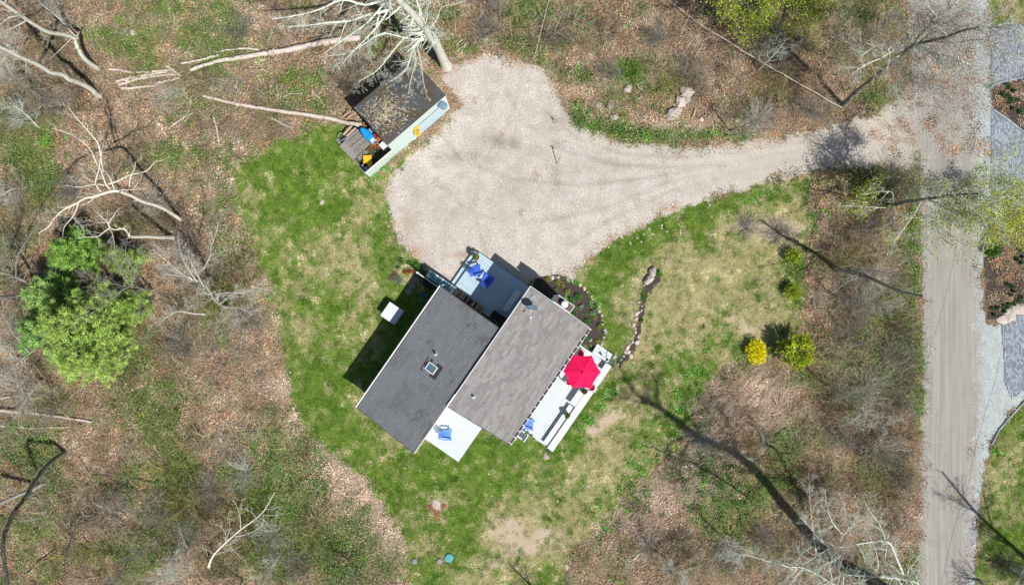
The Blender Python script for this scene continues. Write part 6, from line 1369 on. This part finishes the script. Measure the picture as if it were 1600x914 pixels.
# bare thickets: fountains of thin stems that read one by one
def thicket(px, r_, h, seed, label, m='bark_grey', n=64):
    t = thing('bare_shrub', P(*px), label, 'shrub'); tb = TB(); r = np.random.default_rng(seed); tips = []
    for k in range(n):
        a = r.uniform(0, 6.28); l = r_ * r.uniform(.4, 1.1); o = r.normal(0, .12, 3) * [1, 1, 0]
        d = np.array([math.cos(a) * l, math.sin(a) * l, h * r.uniform(.6, 1.1)]); L = np.linalg.norm(d); grow(tb, o, d / L, L, .014, 1, r, -.03, tips, .14, (3, 7))
    link('stems', tb.mesh('stems'), M[m], t)
TH = [((1390,278),1.6,1.6,'dark bare shrub on the round island between driveway and road','bark_dark'),((1370,290),1.4,1.4,'brown bare shrub left on the island between driveway and road','bark_dark'),((1410,290),1.2,1.2,'bare shrub right on the island beside the road','bark_dark'),
 ((1215,365),1.5,.8,'low reddish bare shrub at the top of the right lawn','bark_grey'),((1165,355),1.3,.6,'low brown bare shrub in the long grass above the right lawn','bark_grey'),((1350,360),1.5,1.6,'grey bare shrub under the tree that spans the road','bark_grey'),((1345,440),1.6,1.5,'wiry bare shrub below the dark leaning tree','bark_pale'),
 ((1330,520),1.7,1.6,'reddish bare shrub in the roadside thicket, above the green tangle','bark_grey'),((1390,550),1.7,1.8,'grey bare shrub beside the road at mid height','bark_grey'),((1350,600),1.8,1.8,'wide grey bare shrub in the roadside thicket','bark_pale'),((1400,630),1.5,1.6,'bare shrub nearest the road below mid height','bark_grey'),
 ((1310,680),1.7,1.5,'brown bare shrub right of the wire ring','bark_grey'),((1370,700),1.8,1.8,'grey bare shrub in the lower roadside thicket','bark_pale'),((1400,740),1.5,1.6,'bare shrub beside the road above the pale limbs','bark_grey'),((1280,770),1.6,1.4,'bare shrub above the pale limbs at the lower right','bark_grey'),
 ((335,760),1.8,1.8,'pinkish bare shrub above the dark hollow at the lower left','bark_grey'),((385,735),1.6,1.6,'pale pinkish bare shrub left of the litter slope','bark_pale'),((300,835),1.7,1.8,'grey bare shrub in the dark hollow at the lower left','bark_grey'),((430,830),1.7,1.7,'bare shrub beside the fallen white tree','bark_pale'),((250,790),1.6,1.5,'bare shrub left of the dark hollow','bark_grey'),
 ((470,880),1.7,1.6,'bare shrub at the bottom edge left of the lawn','bark_grey'),((120,300),1.4,1.6,'grey bare shrub left of the white forked tree','bark_grey'),((245,315),1.6,1.4,'pale bare shrub at the foot of the white forked tree','bark_pale'),((295,400),1.7,1.6,'bare shrub above the spreading grey tree','bark_grey'),((290,540),1.6,1.4,'bare shrub below the spreading grey tree','bark_grey'),
 ((390,500),1.6,1.2,'low bare shrub touching the left edge of the lawn','bark_grey'),((40,180),1.6,1.6,'grey bare shrub under the kinked trunk','bark_grey'),((20,120),1.5,1.6,'twiggy grey shrub at the left edge below the kinked trunk','bark_pale'),((100,165),1.6,1.4,'brown bare shrub between the pale trunks and the white tree','bark_grey'),
 ((265,155),1.8,.8,'raked heap of pale branches above the long thin log','bark_pale'),((210,400),1.3,1.4,'bare shrub beside the narrow pine','bark_grey'),((30,600),1.6,1.6,'bare shrub at the left edge below the pines','bark_pale'),((1080,115),1.5,1.4,'grey bare shrub left of the pale sapling log','bark_grey'),((1030,60),1.4,1.3,'bare shrub in the woods above the boulders','bark_grey'),
 ((1180,190),1.5,1.4,'bare shrub at the driveway bank near the road','bark_pale'),((1260,170),1.5,1.4,'bare shrub below the leaning road tree','bark_grey'),((870,60),1.3,1.2,'bare shrub above the gravel turning area','bark_grey'),((950,110),1.2,1.0,'small bare shrub left of the low green bush','bark_grey'),((760,50),1.4,1.3,'bare shrub right of the big pale tree','bark_grey'),
 ((1060,850),1.6,1.4,'dark bare shrub in the lower brush right of the lawn','bark_dark'),((1130,870),1.6,1.4,'grey bare shrub near the bottom edge right of the lawn','bark_grey'),((1010,850),1.2,.9,'low straw coloured shrub at the lawn corner','bark_pale'),((1190,840),1.5,1.4,'bare shrub under the pale limbs','bark_grey'),((1100,690),1.3,.9,'low bare shrub where the tree shadow enters the bank','bark_pale'),
 ((560,110),1.3,1.2,'bare shrub beside the upper wall of the shed','bark_grey'),((545,135),1.1,1.2,'dark bare shrub at the back corner of the shed','bark_dark'),((380,45),1.4,1.2,'green grey shrub above the big fallen log','bark_grey'),((1560,880),1.5,1.5,'dark bare shrub on the lower right lawn edge','bark_dark'),((1595,900),1.5,1.5,'dark bare shrub in the lower right corner','bark_dark')]
for i, q in enumerate(TH): thicket(q[0], q[1], q[2], 300 + i, q[3], q[4])
# ---------------------------------------------------------------- logs, stones, small plants, wires
def log(pts, r0, r1, label, m='log', seed=0, knots=4, cat='log', name='fallen_log'):
    b = TB(); r = np.random.default_rng(seed); L = smooth_line([W3(p, (p[2] if len(p) > 2 else r0 * .8 + .10)) for p in pts], 4); o0 = L[0].copy(); o0[2] = 0
    L = [p - o0 + r.normal(0, .02, 3) for p in L]
    b.add(L, np.linspace(r0, r1, len(L)) * r.uniform(.9, 1.1, len(L)), 8)
    for k in range(knots):
        i = r.integers(1, len(L) - 1); d = perp((L[i + 1] - L[i]) / np.linalg.norm(L[i + 1] - L[i]), r); d[2] = abs(d[2])
        b.add([L[i], L[i] + d * r.uniform(.2, .5)], [r0 * .25, r0 * .1], 5)
    return tag(link(name, b.mesh(name), M[m], None, o0), label, cat)
log([(563,60),(529,63),(492,69),(455,77),(420,83)], .24, .20, 'thick pale fallen trunk, right half, running to the big pale tree', seed=1)
log([(418,84),(400,86),(372,91),(344,95),(318,103),(297,110)], .19, .13, 'pale fallen trunk, left half of the long thick one', seed=2)
log([(402,77),(380,76),(354,79),(338,82)], .09, .05, 'short pale branch lying just above the long thick log', seed=3)
log([(342,86),(315,93),(283,99)], .10, .08, 'splintered pale slab above the left end of the thick log', seed=33)
log([(318,150),(345,157),(372,163),(400,168),(440,174),(482,180),(525,188),(563,196,.6)], .12, .17, 'long thin pale log pointing at the storage yard', seed=4)
for i, q in enumerate([((183,127),(215,120),(262,112),'uppermost splintered timber in the heap left of the thick log'),((186,133),(225,122),(276,116),'second splintered timber of the heap left of the thick log'),((190,139),(215,137),(243,134),'lowest splintered timber of the heap left of the thick log'),
        ((242,131),(262,127),(280,123),'right hand splintered timber of the heap left of the thick log'),((171,108),(190,111),(210,114),'thin pale stick above the splintered heap'),((262,104),(272,112),(281,118),'short broken stub at the right of the splintered heap'),((215,114),(245,112),(272,109),'flat pale slab along the top of the splintered heap'),
        ((196,128),(200,124),(205,118),'crosswise stub in the splintered heap')]):
    log(q[:3], .11, .08, q[3], seed=10 + i, knots=2)
for i, (pts, r_, lb) in enumerate([([(423,184),(440,193),(457,201)],.055,'pale peeled stick between the thin log and the lawn'),([(487,143),(498,153),(506,166)],.06,'curved pale stick left of the shed'),([(442,151),(455,147),(474,147)],.035,'thin pale stick above the long thin log'),
        ([(334,184),(339,205),(343,225)],.07,'upright pale slab stub left of the lawn corner'),([(308,170),(318,180),(326,188)],.03,'thin stick below the left end of the thin log'),([(268,197),(285,185),(300,176)],.06,'fallen branch left of the thin log'),
        ([(960,171),(975,169),(987,171)],.04,'thin white stick beside the dark stone on the driveway bank'),([(962,166),(972,169),(986,171)],.035,'second white stick crossing on the driveway bank'),([(992,156),(998,154),(1004,151)],.05,'short pale stick above the crossed sticks'),([(997,136),(1002,140),(1006,145)],.04,'small pale stick by the low green bush'),([(1083,184),(1085,176),(1088,170)],.05,'upright pale stick right of the boulders'),
        ([(1010,123),(1013,127),(1016,131)],.045,'short pale stick right of the low green bush'),([(1210,623),(1213,629),(1216,634)],.05,'white wood chip on the bank, upper'),([(1208,646),(1210,651),(1211,655)],.05,'white wood chip on the bank, lower'),([(1210,747),(1218,748),(1226,749)],.04,'pale stick on the bank near the dark shadow'),
        ([(988,873),(995,869),(1003,863)],.08,'white peeled branch in the lower brush'),([(0,665),(40,668),(80,668),(122,667)],.07,'thin pale log at the left edge below the pale trunk'),([(0,641),(40,645),(95,651),(145,660)],.13,'pale fallen trunk entering from the left edge'),([(-5,623),(30,617),(72,610)],.08,'pale straight log at the left edge below the pines'),
        ([(52,790),(75,808),(110,838),(148,868)],.08,'long brown log slanting through the lower left woods'),([(123,715),(140,742),(165,775),(205,815)],.07,'brown mossy log running down from the dark curved trunk'),([(165,737),(200,747),(245,758)],.06,'brown log left of the dark hollow'),([(163,850),(190,868),(222,885)],.08,'brown broken log near the bottom left'),
        ([(225,792),(240,780),(260,765)],.09,'dark stump end beside the dark hollow'),([(330,765),(338,776),(343,786)],.06,'short pale stump piece in the dark hollow'),([(88,858),(60,880),(40,900)],.05,'thin brown branch in the bottom left corner'),([(1235,0),(1250,6),(1262,14)],.05,'short white branch at the top edge'),
        ([(0,140),(20,147),(34,155)],.07,'mossy grey log at the left edge'),([(60,35),(75,33),(88,40)],.06,'pale broken branch near the top left'),([(70,0),(78,15),(87,24)],.04,'thin white stick near the top left corner')]):
    log(pts, r_, r_ * .6, lb, 'log_brown' if 'brown' in lb or 'dark' in lb or 'mossy' in lb else 'log', 40 + i, 2, name='fallen_branch' if r_ < .07 else 'fallen_log', cat='branch' if r_ < .07 else 'log')
log([(1038,-4,.3),(1082,29.5,.5),(1128,59,.6),(1190,97,.6),(1236,123,.5),(1315,169,.3)], .018, .04, 'long straight white sapling lying from the top edge to the leaning road tree', 'bark_white', 90, 5)
log([(858,0,.3),(850,30,.4),(842,62,.3),(833,95,.2)], .025, .02, 'thin straight pale pole lying from the top edge to the gravel', 'bark_white', 91, 1)
# fallen white tree in the lower left thicket
def z8(l): return [((x / 5.254) + 200, (y / 5.254) + 740) for x, y in l]
tree('fallen white tree with a fan of bare branches in the lower left thicket', [(*q, z) for q, z in zip(z8([(655,770),(700,670),(790,575),(920,460),(1020,390),(1110,310),(1160,230),(1205,150)]), (1.2, 1.3, 1.4, 1.5, 1.5, 1.5, 1.5, 1.4))], .085, .025, [
    (z8([(880,515),(960,500),(1060,455),(1110,400),(1105,340)]), 1.4, 1.9, .04, 7), (z8([(925,455),(920,360),(890,260),(840,200)]), 1.5, 2, .03, 6), (z8([(1050,360),(1010,310),(930,280),(940,210)]), 1.5, 2, .025, 4), (z8([(800,560),(800,490),(760,430),(690,410)]), 1.4, 2, .025, 5), (z8([(720,665),(800,635),(910,615)]), 1.3, 1.7, .025, 5),
    (z8([(700,655),(650,625),(590,600)]), 1.3, 1.8, .02, 4), (z8([(830,590),(900,660),(960,720),(1000,805)]), 1.2, .8, .025, 6), (z8([(1130,340),(1220,340),(1330,320)]), 1.5, 1.4, .02, 3), (z8([(1120,290),(1190,290),(1240,270)]), 1.5, 1.6, .02, 4), (z8([(800,590),(860,570),(930,530)]), 1.4, 2, .03, 5), (z8([(960,460),(1010,510),(1060,540)]), 1.4, 1, .02, 4), (z8([(810,540),(835,430),(825,320)]), 1.4, 2, .02, 5)],
    'bark_white', 30, 10, (.4, 1.0), 2, .02, .2, name='fallen_tree', cat='fallen tree', limb_L=(.3, .8))

# stones
def rock(px, sx, sy, h, label, m='stone', seed=0, group=None, cat='stone', name='stone', z=0):
    r = random.Random(seed * 7 + 1); b = MB(); n = 9; rot = r.uniform(0, 3.1)
    lv = ((1.0, -.15), (1.04, .25), (.86, .68), (.45, .95)); jit = [r.uniform(.78, 1.18) for _ in range(n)]
    for s, zz in lv:
        for i in range(n):
            a = 2 * math.pi * i / n; k = s * jit[i] * r.uniform(.93, 1.07); b.v.append(Vector((math.cos(a) * k, math.sin(a) * k, zz * r.uniform(.85, 1.1))))
    b.v.append(Vector((r.uniform(-.1, .1), r.uniform(-.1, .1), 1.0)))
    for l in range(3):
        for i in range(n): j = (i + 1) % n; b.f.append([l * n + i, l * n + j, (l + 1) * n + j, (l + 1) * n + i])
    for i in range(n): b.f.append([3 * n + i, 3 * n + (i + 1) % n, 4 * n])
    b.f.append(list(range(n))[::-1])
    b.v = [Vector((v.x * sx * math.cos(rot) - v.y * sy * math.sin(rot), v.x * sx * math.sin(rot) + v.y * sy * math.cos(rot), v.z * h)) for v in b.v]
    return tag(b.build(name, M[m], None, P(px[0], px[1], z)), label, cat, group)
for i, q in enumerate([((1052,178),.62,.5,.42,'grey white boulder nearest the gravel in the bank outcrop','stone_pale'),((1062,160),.42,.5,.4,'pale lichened boulder in the middle of the bank outcrop','stone_pale'),((1073,146),.55,.42,.4,'pale boulder at the top of the bank outcrop','stone_pale'),((1070,157),.5,.3,.3,'ochre brown rock on the right of the bank outcrop','stone'),((1067,141),.35,.3,.25,'small grey stone above the bank outcrop','stone'),
        ((981,140),.36,.28,.2,'flat tan stone below the low green bush','stone_pale'),((959.5,184.5),.34,.28,.25,'pale stone above the weeds on the driveway bank','stone_pale'),((953,166),.32,.3,.25,'dark blue grey stone left on the driveway bank','stone'),((936,164),.3,.25,.2,'pale stone at the left of the driveway bank','stone_pale'),((1166,191),.35,.3,.28,'grey boulder beside the yellow patch on the bank','stone'),((1153,188),.3,.26,.2,'mossy grey boulder left of its neighbour near the driveway end','stone'),
        ((1096,187),.2,.16,.15,'small pale stone right of the upright stick','stone_pale'),((1013,437),.50,.28,.42,'large pink tan boulder at the head of the rock row','stone_pale'),((1019,425),.42,.3,.4,'brown boulder behind the large pink boulder of the rock row','stone'),((503,316),.24,.15,.06,'flat white stone in the middle of the left lawn','stone_pale'),((853,713),.3,.22,.12,'flat brown stone at the south tip of the long deck','stone'),
        ((193,50),.3,.25,.15,'grey flat rock in the upper left woods','stone'),((208,52),.3,.22,.15,'pale grey rock in the upper left woods right of its neighbour','stone_pale'),((1565,499),.42,.4,.18,'pale pink slab, leftmost of the three by the apron','stone_pale'),((1578,492),.55,.48,.2,'tan slab in the middle of the three by the apron','stone_pale'),((1593,483),.5,.85,.2,'white slab, rightmost of the three by the apron','stone_pale'),
        ((960,557),.2,.17,.16,'white stone by the steps at the top of the long deck','stone_pale'),((683,790),.5,.35,.1,'flat pinkish rock on the brown patch of the lower lawn','stone_pale')]):
    rock(q[0], q[1], q[2], q[3], q[4], q[5], i, name='boulder' if q[1] > .4 else 'stone', cat='boulder' if q[1] > .4 else 'stone')
ROW = [(1000,455),(999,463),(998,472),(1002,485),(998,488),(994,490),(1003,478),(994,498),(990,507),(992,513),(993,519),(997,526),(990,524),(986,529),(988,534),(984,538),(980,543),(977,550),(974,556),(982,550),(985,556),(970,562),(966,569),(995,535)]
for i, p in enumerate(ROW):
    s_ = R.choice((.08, .11, .14, .19, .24)); rock(p, s_, s_ * R.uniform(.65, .95), s_ * .8, 'stone in the row of rocks edging the narrow bed on the right lawn', 'stone_pale' if i % 3 else 'stone', 60 + i, 'stones edging the narrow bed')
def arc(pts, step):
    out = []
    for i in range(len(pts) - 1):
        a, b = pts[i], pts[i + 1]; n = max(1, int(math.hypot(b[0] - a[0], b[1] - a[1]) / step))
        for k in range(n): out.append((a[0] + (b[0] - a[0]) * k / n + R.uniform(-2.4, 2.4), a[1] + (b[1] - a[1]) * k / n + R.uniform(-2.4, 2.4)))
    return out
for i, p in enumerate(arc([(866,431),(885,435),(905,443),(918,456),(930,469),(938,485),(943,503),(945,522),(942,535),(935,547)], 3.6)):
    s_ = R.uniform(.04, .15)
    if R.random() < .85: rock(p, s_, s_ * R.uniform(.6, .95), s_ * .7, 'small stone in the curved edging of the dark bed beside the house', 'stone_pale' if i % 4 else 'stone', 90 + i, 'stones edging the dark bed beside the house')
rock((863,434), .17, .17, .16, 'round white stone at the upper tip of the dark bed', 'stone_pale', 150)
for i, q in enumerate([((634,414),'white stone by the ragged flower patch, left'),((638,414.5),'white stone by the ragged flower patch, right')]): rock(q[0], .13, .11, .1, q[1], 'stone_pale', 160 + i)
for k in range(16):
    p = [(990,362),(996,372),(1006,366),(1014,358),(1020,366),(1034,352),(1042,362),(1063,364),(1063,360),(992,394),(1109,321),(1034,357),(985,380),(1002,378),(1072,600),(1056,598)][k]
    rock(p, R.uniform(.08, .16), R.uniform(.06, .1), .05, 'small tan stone in the thick grass along the drive', 'stone_pale', 170 + k, 'tan stones in the grass along the drive')
for k in range(46):
    x, y = R.uniform(620, 960), R.uniform(640, 860)
    if fld(cls, (x - 800) * S, (457 - y) * S) == 1 and not (650 < x < 870 and y < 725): rock((x, y), R.uniform(.05, .10), R.uniform(.04, .08), .04, 'tiny pale tuft of dead leaves or stone on the lower lawn', 'stone_pale', 200 + k, 'pale specks on the lower lawn', 'stone')

# covers in the lower lawn
for (px, r_, m, lb) in (((702,871), .34, 'teal_pale', 'round teal green septic cover on the lower lawn'), ((687,876), .22, 'paver', 'small round grey cover beside the teal one'), ((648,876), .22, 'paver', 'small round grey cover at the left of the lower lawn')):
    o = MB().lathe([(r_, -.05), (r_, .09), (r_ * .9, .12), (.02, .14)], 22).build('access_cover', M[m], None, P(*px)); tag(o, lb, 'cover')
rb = TB(); 
# ring of wire round a planting on the bank
t = thing('wire_ring', P(1170, 690), 'ring of pale grey wire mesh standing on the bank right of the lawn', 'wire ring'); b = TB()
for z in np.linspace(.05, .7, 6): b.add([np.array([1.0 * math.cos(a) , 1.25 * math.sin(a), z]) for a in np.linspace(-2.6, 1.6, 22)], [.007] * 22, 3)
for a in np.linspace(-2.6, 1.6, 38): b.add([np.array([1.0 * math.cos(a), 1.25 * math.sin(a), .0]), np.array([1.0 * math.cos(a), 1.25 * math.sin(a), .72])], [.006] * 2, 3)
link('mesh_panel', b.mesh('mesh_panel'), M['tarp_white'], t)
# little plants in the beds
GP = [(.10, .26, .05), (.16, .34, .08), (.06, .15, .03)]
PL = [((857,436),.30,'yellow green plant at the upper tip of the dark bed',1),((872,441),.26,'lime plant near the upper stones of the dark bed',1),((880,447),.2,'small lime plant right of its neighbour in the dark bed',1),((903,464),.42,'leafy green plant beside the edging at the top right of the dark bed',0),((893,470),.40,'leafy green plant behind the chimney in the dark bed',0),((907.5,480),.26,'round pale green plant in the middle of the dark bed',2),
      ((898,490),.22,'small green plant below the chimney',0),((918,502),.34,'dark green plant in the lower middle of the dark bed',0),((911,507),.3,'green plant close to the gable in the dark bed',0),((926,488),.32,'grey green plant near the right stones of the dark bed',2),((937,510),.32,'tan green plant at the right side of the dark bed',1),((916,530),.26,'round green plant below the gable corner',0),((923,531),.16,'white flowering plant below the gable corner',3),
      ((933,534),.2,'yellow flowering plant at the lower tip of the dark bed',1),((868,452),.2,'small green plant in the shade line of the dark bed',0),((886,456),.3,'brownish green plant at the top of the dark bed',1),((850,446),.2,'small plant in the shade of the house wall',0),((930,497),.2,'small lime plant left of the tan green plant',1),((1028,427),.42,'fresh green plant behind the boulders of the rock row',0),((1006,465),.2,'small green plant in the narrow rock bed',0),((1002,500),.22,'low green plant lower in the narrow rock bed',0),((957,568),.42,'grey green plant by the deck steps',2),
      ((640,411),.26,'small green fern at the gravel corner left of the woodpile',0),((652,415),.42,'bright green fern at the gravel corner by the woodpile',0),((627,408),.36,'dark green round tuft on the lawn near the gravel corner',0),((622,418),.24,'small round green tuft below the dark one',0)]
PC = {0: GP, 1: [(.30, .36, .05), (.20, .30, .06), (.42, .42, .08)], 2: [(.22, .36, .22), (.16, .28, .16), (.3, .42, .28)], 3: [(.7, .7, .66), (.2, .3, .15)]}
for i, (p, r_, lb, c) in enumerate(PL):
    t = thing('bed_plant', P(*p), lb, 'plant'); leafball('foliage', t, (0, 0, r_ * .25), r_, r_ * .8, int(900 * r_ + 60), PC[c], 400 + i, None, (.05, .12), .25)
RP = [((617,429),.42,[(.30,.16,.15),(.22,.14,.12),(.16,.2,.12)],'reddish heather clump in the ragged flower patch'),((624,438),.46,[(.40,.44,.38),(.28,.34,.26),(.12,.2,.1)],'grey white speckled plant in the ragged flower patch'),((613,436),.3,[(.22,.2,.14),(.32,.24,.2)],'brown low plant in the ragged flower patch'),((632,424),.24,[(.36,.08,.06),(.28,.12,.08)],'red leaved plant, leftmost of the short row'),((640,424),.24,[(.34,.08,.05),(.2,.16,.06)],'red leaved plant in the middle of the short row'),((647,425),.22,[(.38,.12,.08),(.24,.1,.06)],'red leaved plant nearest the woodpile')]
for i, (p, r_, c, lb) in enumerate(RP):
    t = thing('flower_clump', P(*p), lb, 'plant'); leafball('foliage', t, (0, 0, .05), r_, r_ * .6, 420, c, 450 + i, None, (.05, .11), .2)
SB = [(1566,145),(1574,138),(1575,152),(1582,143),(1563,148),(1569,152),(1578,155),(1577,160),(1581,170),(1593,176),(1588,157),(1573,133)]
for i, p in enumerate(SB):
    t = thing('bed_shrub', P(*p), 'small dark green shrub in the upper mulch island of the paved drive', 'shrub', 0, 'small shrubs in the upper mulch island'); leafball('foliage', t, (0, 0, .1), R.uniform(.17, .26), .24, 260, [(.05, .14, .04), (.08, .2, .06), (.03, .08, .03)], 500 + i, None, (.04, .09), .4)
SB = [(1592,391),(1588,406),(1594,411),(1597,402),(1586,404),(1573,444),(1580,448),(1582,455),(1578,461),(1590,470),(1594,464),(1583,475),(1572,480),(1575,475),(1567,477),(1557,481),(1552,492),(1549,482),(1568,486)]
for i, p in enumerate(SB):
    t = thing('bed_shrub', P(*p), 'small dark green shrub in the lower mulch bed beside the road', 'shrub', 0, 'small shrubs in the lower mulch bed'); leafball('foliage', t, (0, 0, .1), R.uniform(.16, .25), .24, 260, [(.05, .15, .04), (.08, .22, .06), (.03, .09, .03)], 530 + i, None, (.04, .09), .4)
tag(MB().lathe([(.10, 0), (.10, .5), (.05, .56), (.01, .57)], 12).build('bollard', M['teal'], None, P(1542, 137)), 'tiny dark green marker post where shoulder and kerb meet', 'marker')
# brown bark patch on the lower lawn and drive debris
r = np.random.default_rng(77); n = 900; a = r.uniform(0, 6.28, n); arm = np.array([[-14, -6], [0, 12], [14, -8]])[r.integers(0, 3, n)]; f = r.random(n)[:, None]
pxy = np.array([682, 797]) + arm * f + r.normal(0, 2.0, (n, 2)); x = (pxy[:, 0] - 800) * S; y = (457 - pxy[:, 1]) * S
quads('bark_chips', x, y, np.full(n, .03), r.uniform(.06, .16, n), r.uniform(.04, .08, n), pick([(.36, .18, .08), (.26, .13, .06), (.46, .28, .16)], r, n), r, label='orange brown bark chips heaped on the lower lawn')
# leaf and twig debris on the shed roof
n = 560; a_ = r.normal(1.4, 1.0, n); b_ = r.normal(1.9, .9, n); k = (a_ > 0) & (a_ < 5.3) & (b_ > 0) & (b_ < 3.7); a_, b_ = a_[k], b_[k]; n = len(a_)
w_ = [SM @ Vector((p, q, zsh(q) + .04)) for p, q in zip(a_, b_)]; w_ = np.array([tuple(v) for v in w_])
quads('roof_debris', w_[:, 0], w_[:, 1], w_[:, 2], r.uniform(.10, .42, n), r.uniform(.018, .05, n), pick([(.62, .52, .36), (.50, .40, .26), (.72, .62, .46)], r, n), r, label='pale leaves and twigs scattered on the shed roof', tilt=.1)
for (c, q, lb) in (((862,188), ((863,186),(866,193),(872,189)), 'dark forked twig on the gravel near the bank'), ((868,245), ((863,231),(870,256),(877,244)), 'larger dark forked twig on the gravel')):
    b = TB(); pts = [W3(p, .03) for p in q]; o0 = pts[0].copy(); o0[2] = 0; b.add([p - o0 for p in pts], [.035, .02, .012], 4)
    b.add([pts[0] - o0, pts[0] - o0 + np.array([.35, -.12, .02])], [.03, .01], 4); b.add([pts[0] - o0 + np.array([-.1, .15, 0]), pts[0] - o0 + np.array([.12, -.05, .05])], [.05, .03], 4)
    tag(link('twig', b.mesh('twig'), M['bark_dark'], None, o0), lb, 'twig')
# flat boards and rubble right of the big tree's foot
for i, q in enumerate([((712,72),(724,60)),((714,80),(732,66)),((720,82),(728,70))]): log([q[0], q[1]], .05, .03, ('pale board scrap nearest the big tree foot', 'longest pale board scrap by the gravel edge', 'small pale board scrap by the gravel edge')[i], 'log', 300 + i, 0, 'board', 'board_scrap')
# wires
def wire(name, pts, rad, label):
    b = MB(); q = [P(*p) for p in pts]; out = []
    for i in range(len(q) - 1):
        for k in range(10): f = k / 10; p = q[i].lerp(q[i + 1], f); p.z -= .25 * math.sin(math.pi * f); out.append(p)
    out.append(q[-1]); b.tube(out, rad, 4); return tag(b.build(name, M['black'], None), label, 'wire')
wire('overhead_wire', [(1600,420,4.1),(1554,600,4.1),(1512,760,4.1),(1471,914,4.1),(1455,975,4.1)], .009, 'dark overhead wire crossing the road towards the bottom edge')
wire('overhead_wire', [(1574,-30,6),(1590,70,6),(1603,215,6)], .008, 'dark overhead wire over the upper mulch island')
wire('service_wire', [(870,-50,4.6),(740,455,3.7)], .004, 'thin service wire from the top edge to the dark roof wing')

# shadbush in blossom beside the road: white petals on thin stems
t = thing('blossoming_shrub', P(1385, 850), 'line of small white blossoms on a thin shrub between the pale limbs and the road', 'shrub'); o0 = P(1385, 850); r = np.random.default_rng(88); tb = TB(); T = []
for k in range(70):
    f = r.random(); px = 1408 - 30 * f + r.normal(0, 5); py = 745 + 165 * f; p = P(px, py) - o0; p = np.array((p.x, p.y, 0)); q = p + np.array([r.normal(0, .3), r.normal(0, .3), r.uniform(.8, 1.8)]); tb.add([p, (p + q) / 2 + r.normal(0, .08, 3), q], [.014, .010, .005], 3)
    for s in range(int(2 + 9 * f)): T.append(p + (q - p) * r.uniform(.5, 1) + r.normal(0, .12, 3))
link('stems', tb.mesh('stems'), M['bark_grey'], t); T = [(np.array(v) + np.array((o0.x, o0.y, 0)), None) for v in T]
leaves('blossoms', t, T, 520, [(.85, .84, .82), (.75, .72, .72)], 89, (.05, .11), .1, (o0.x, o0.y, 0))
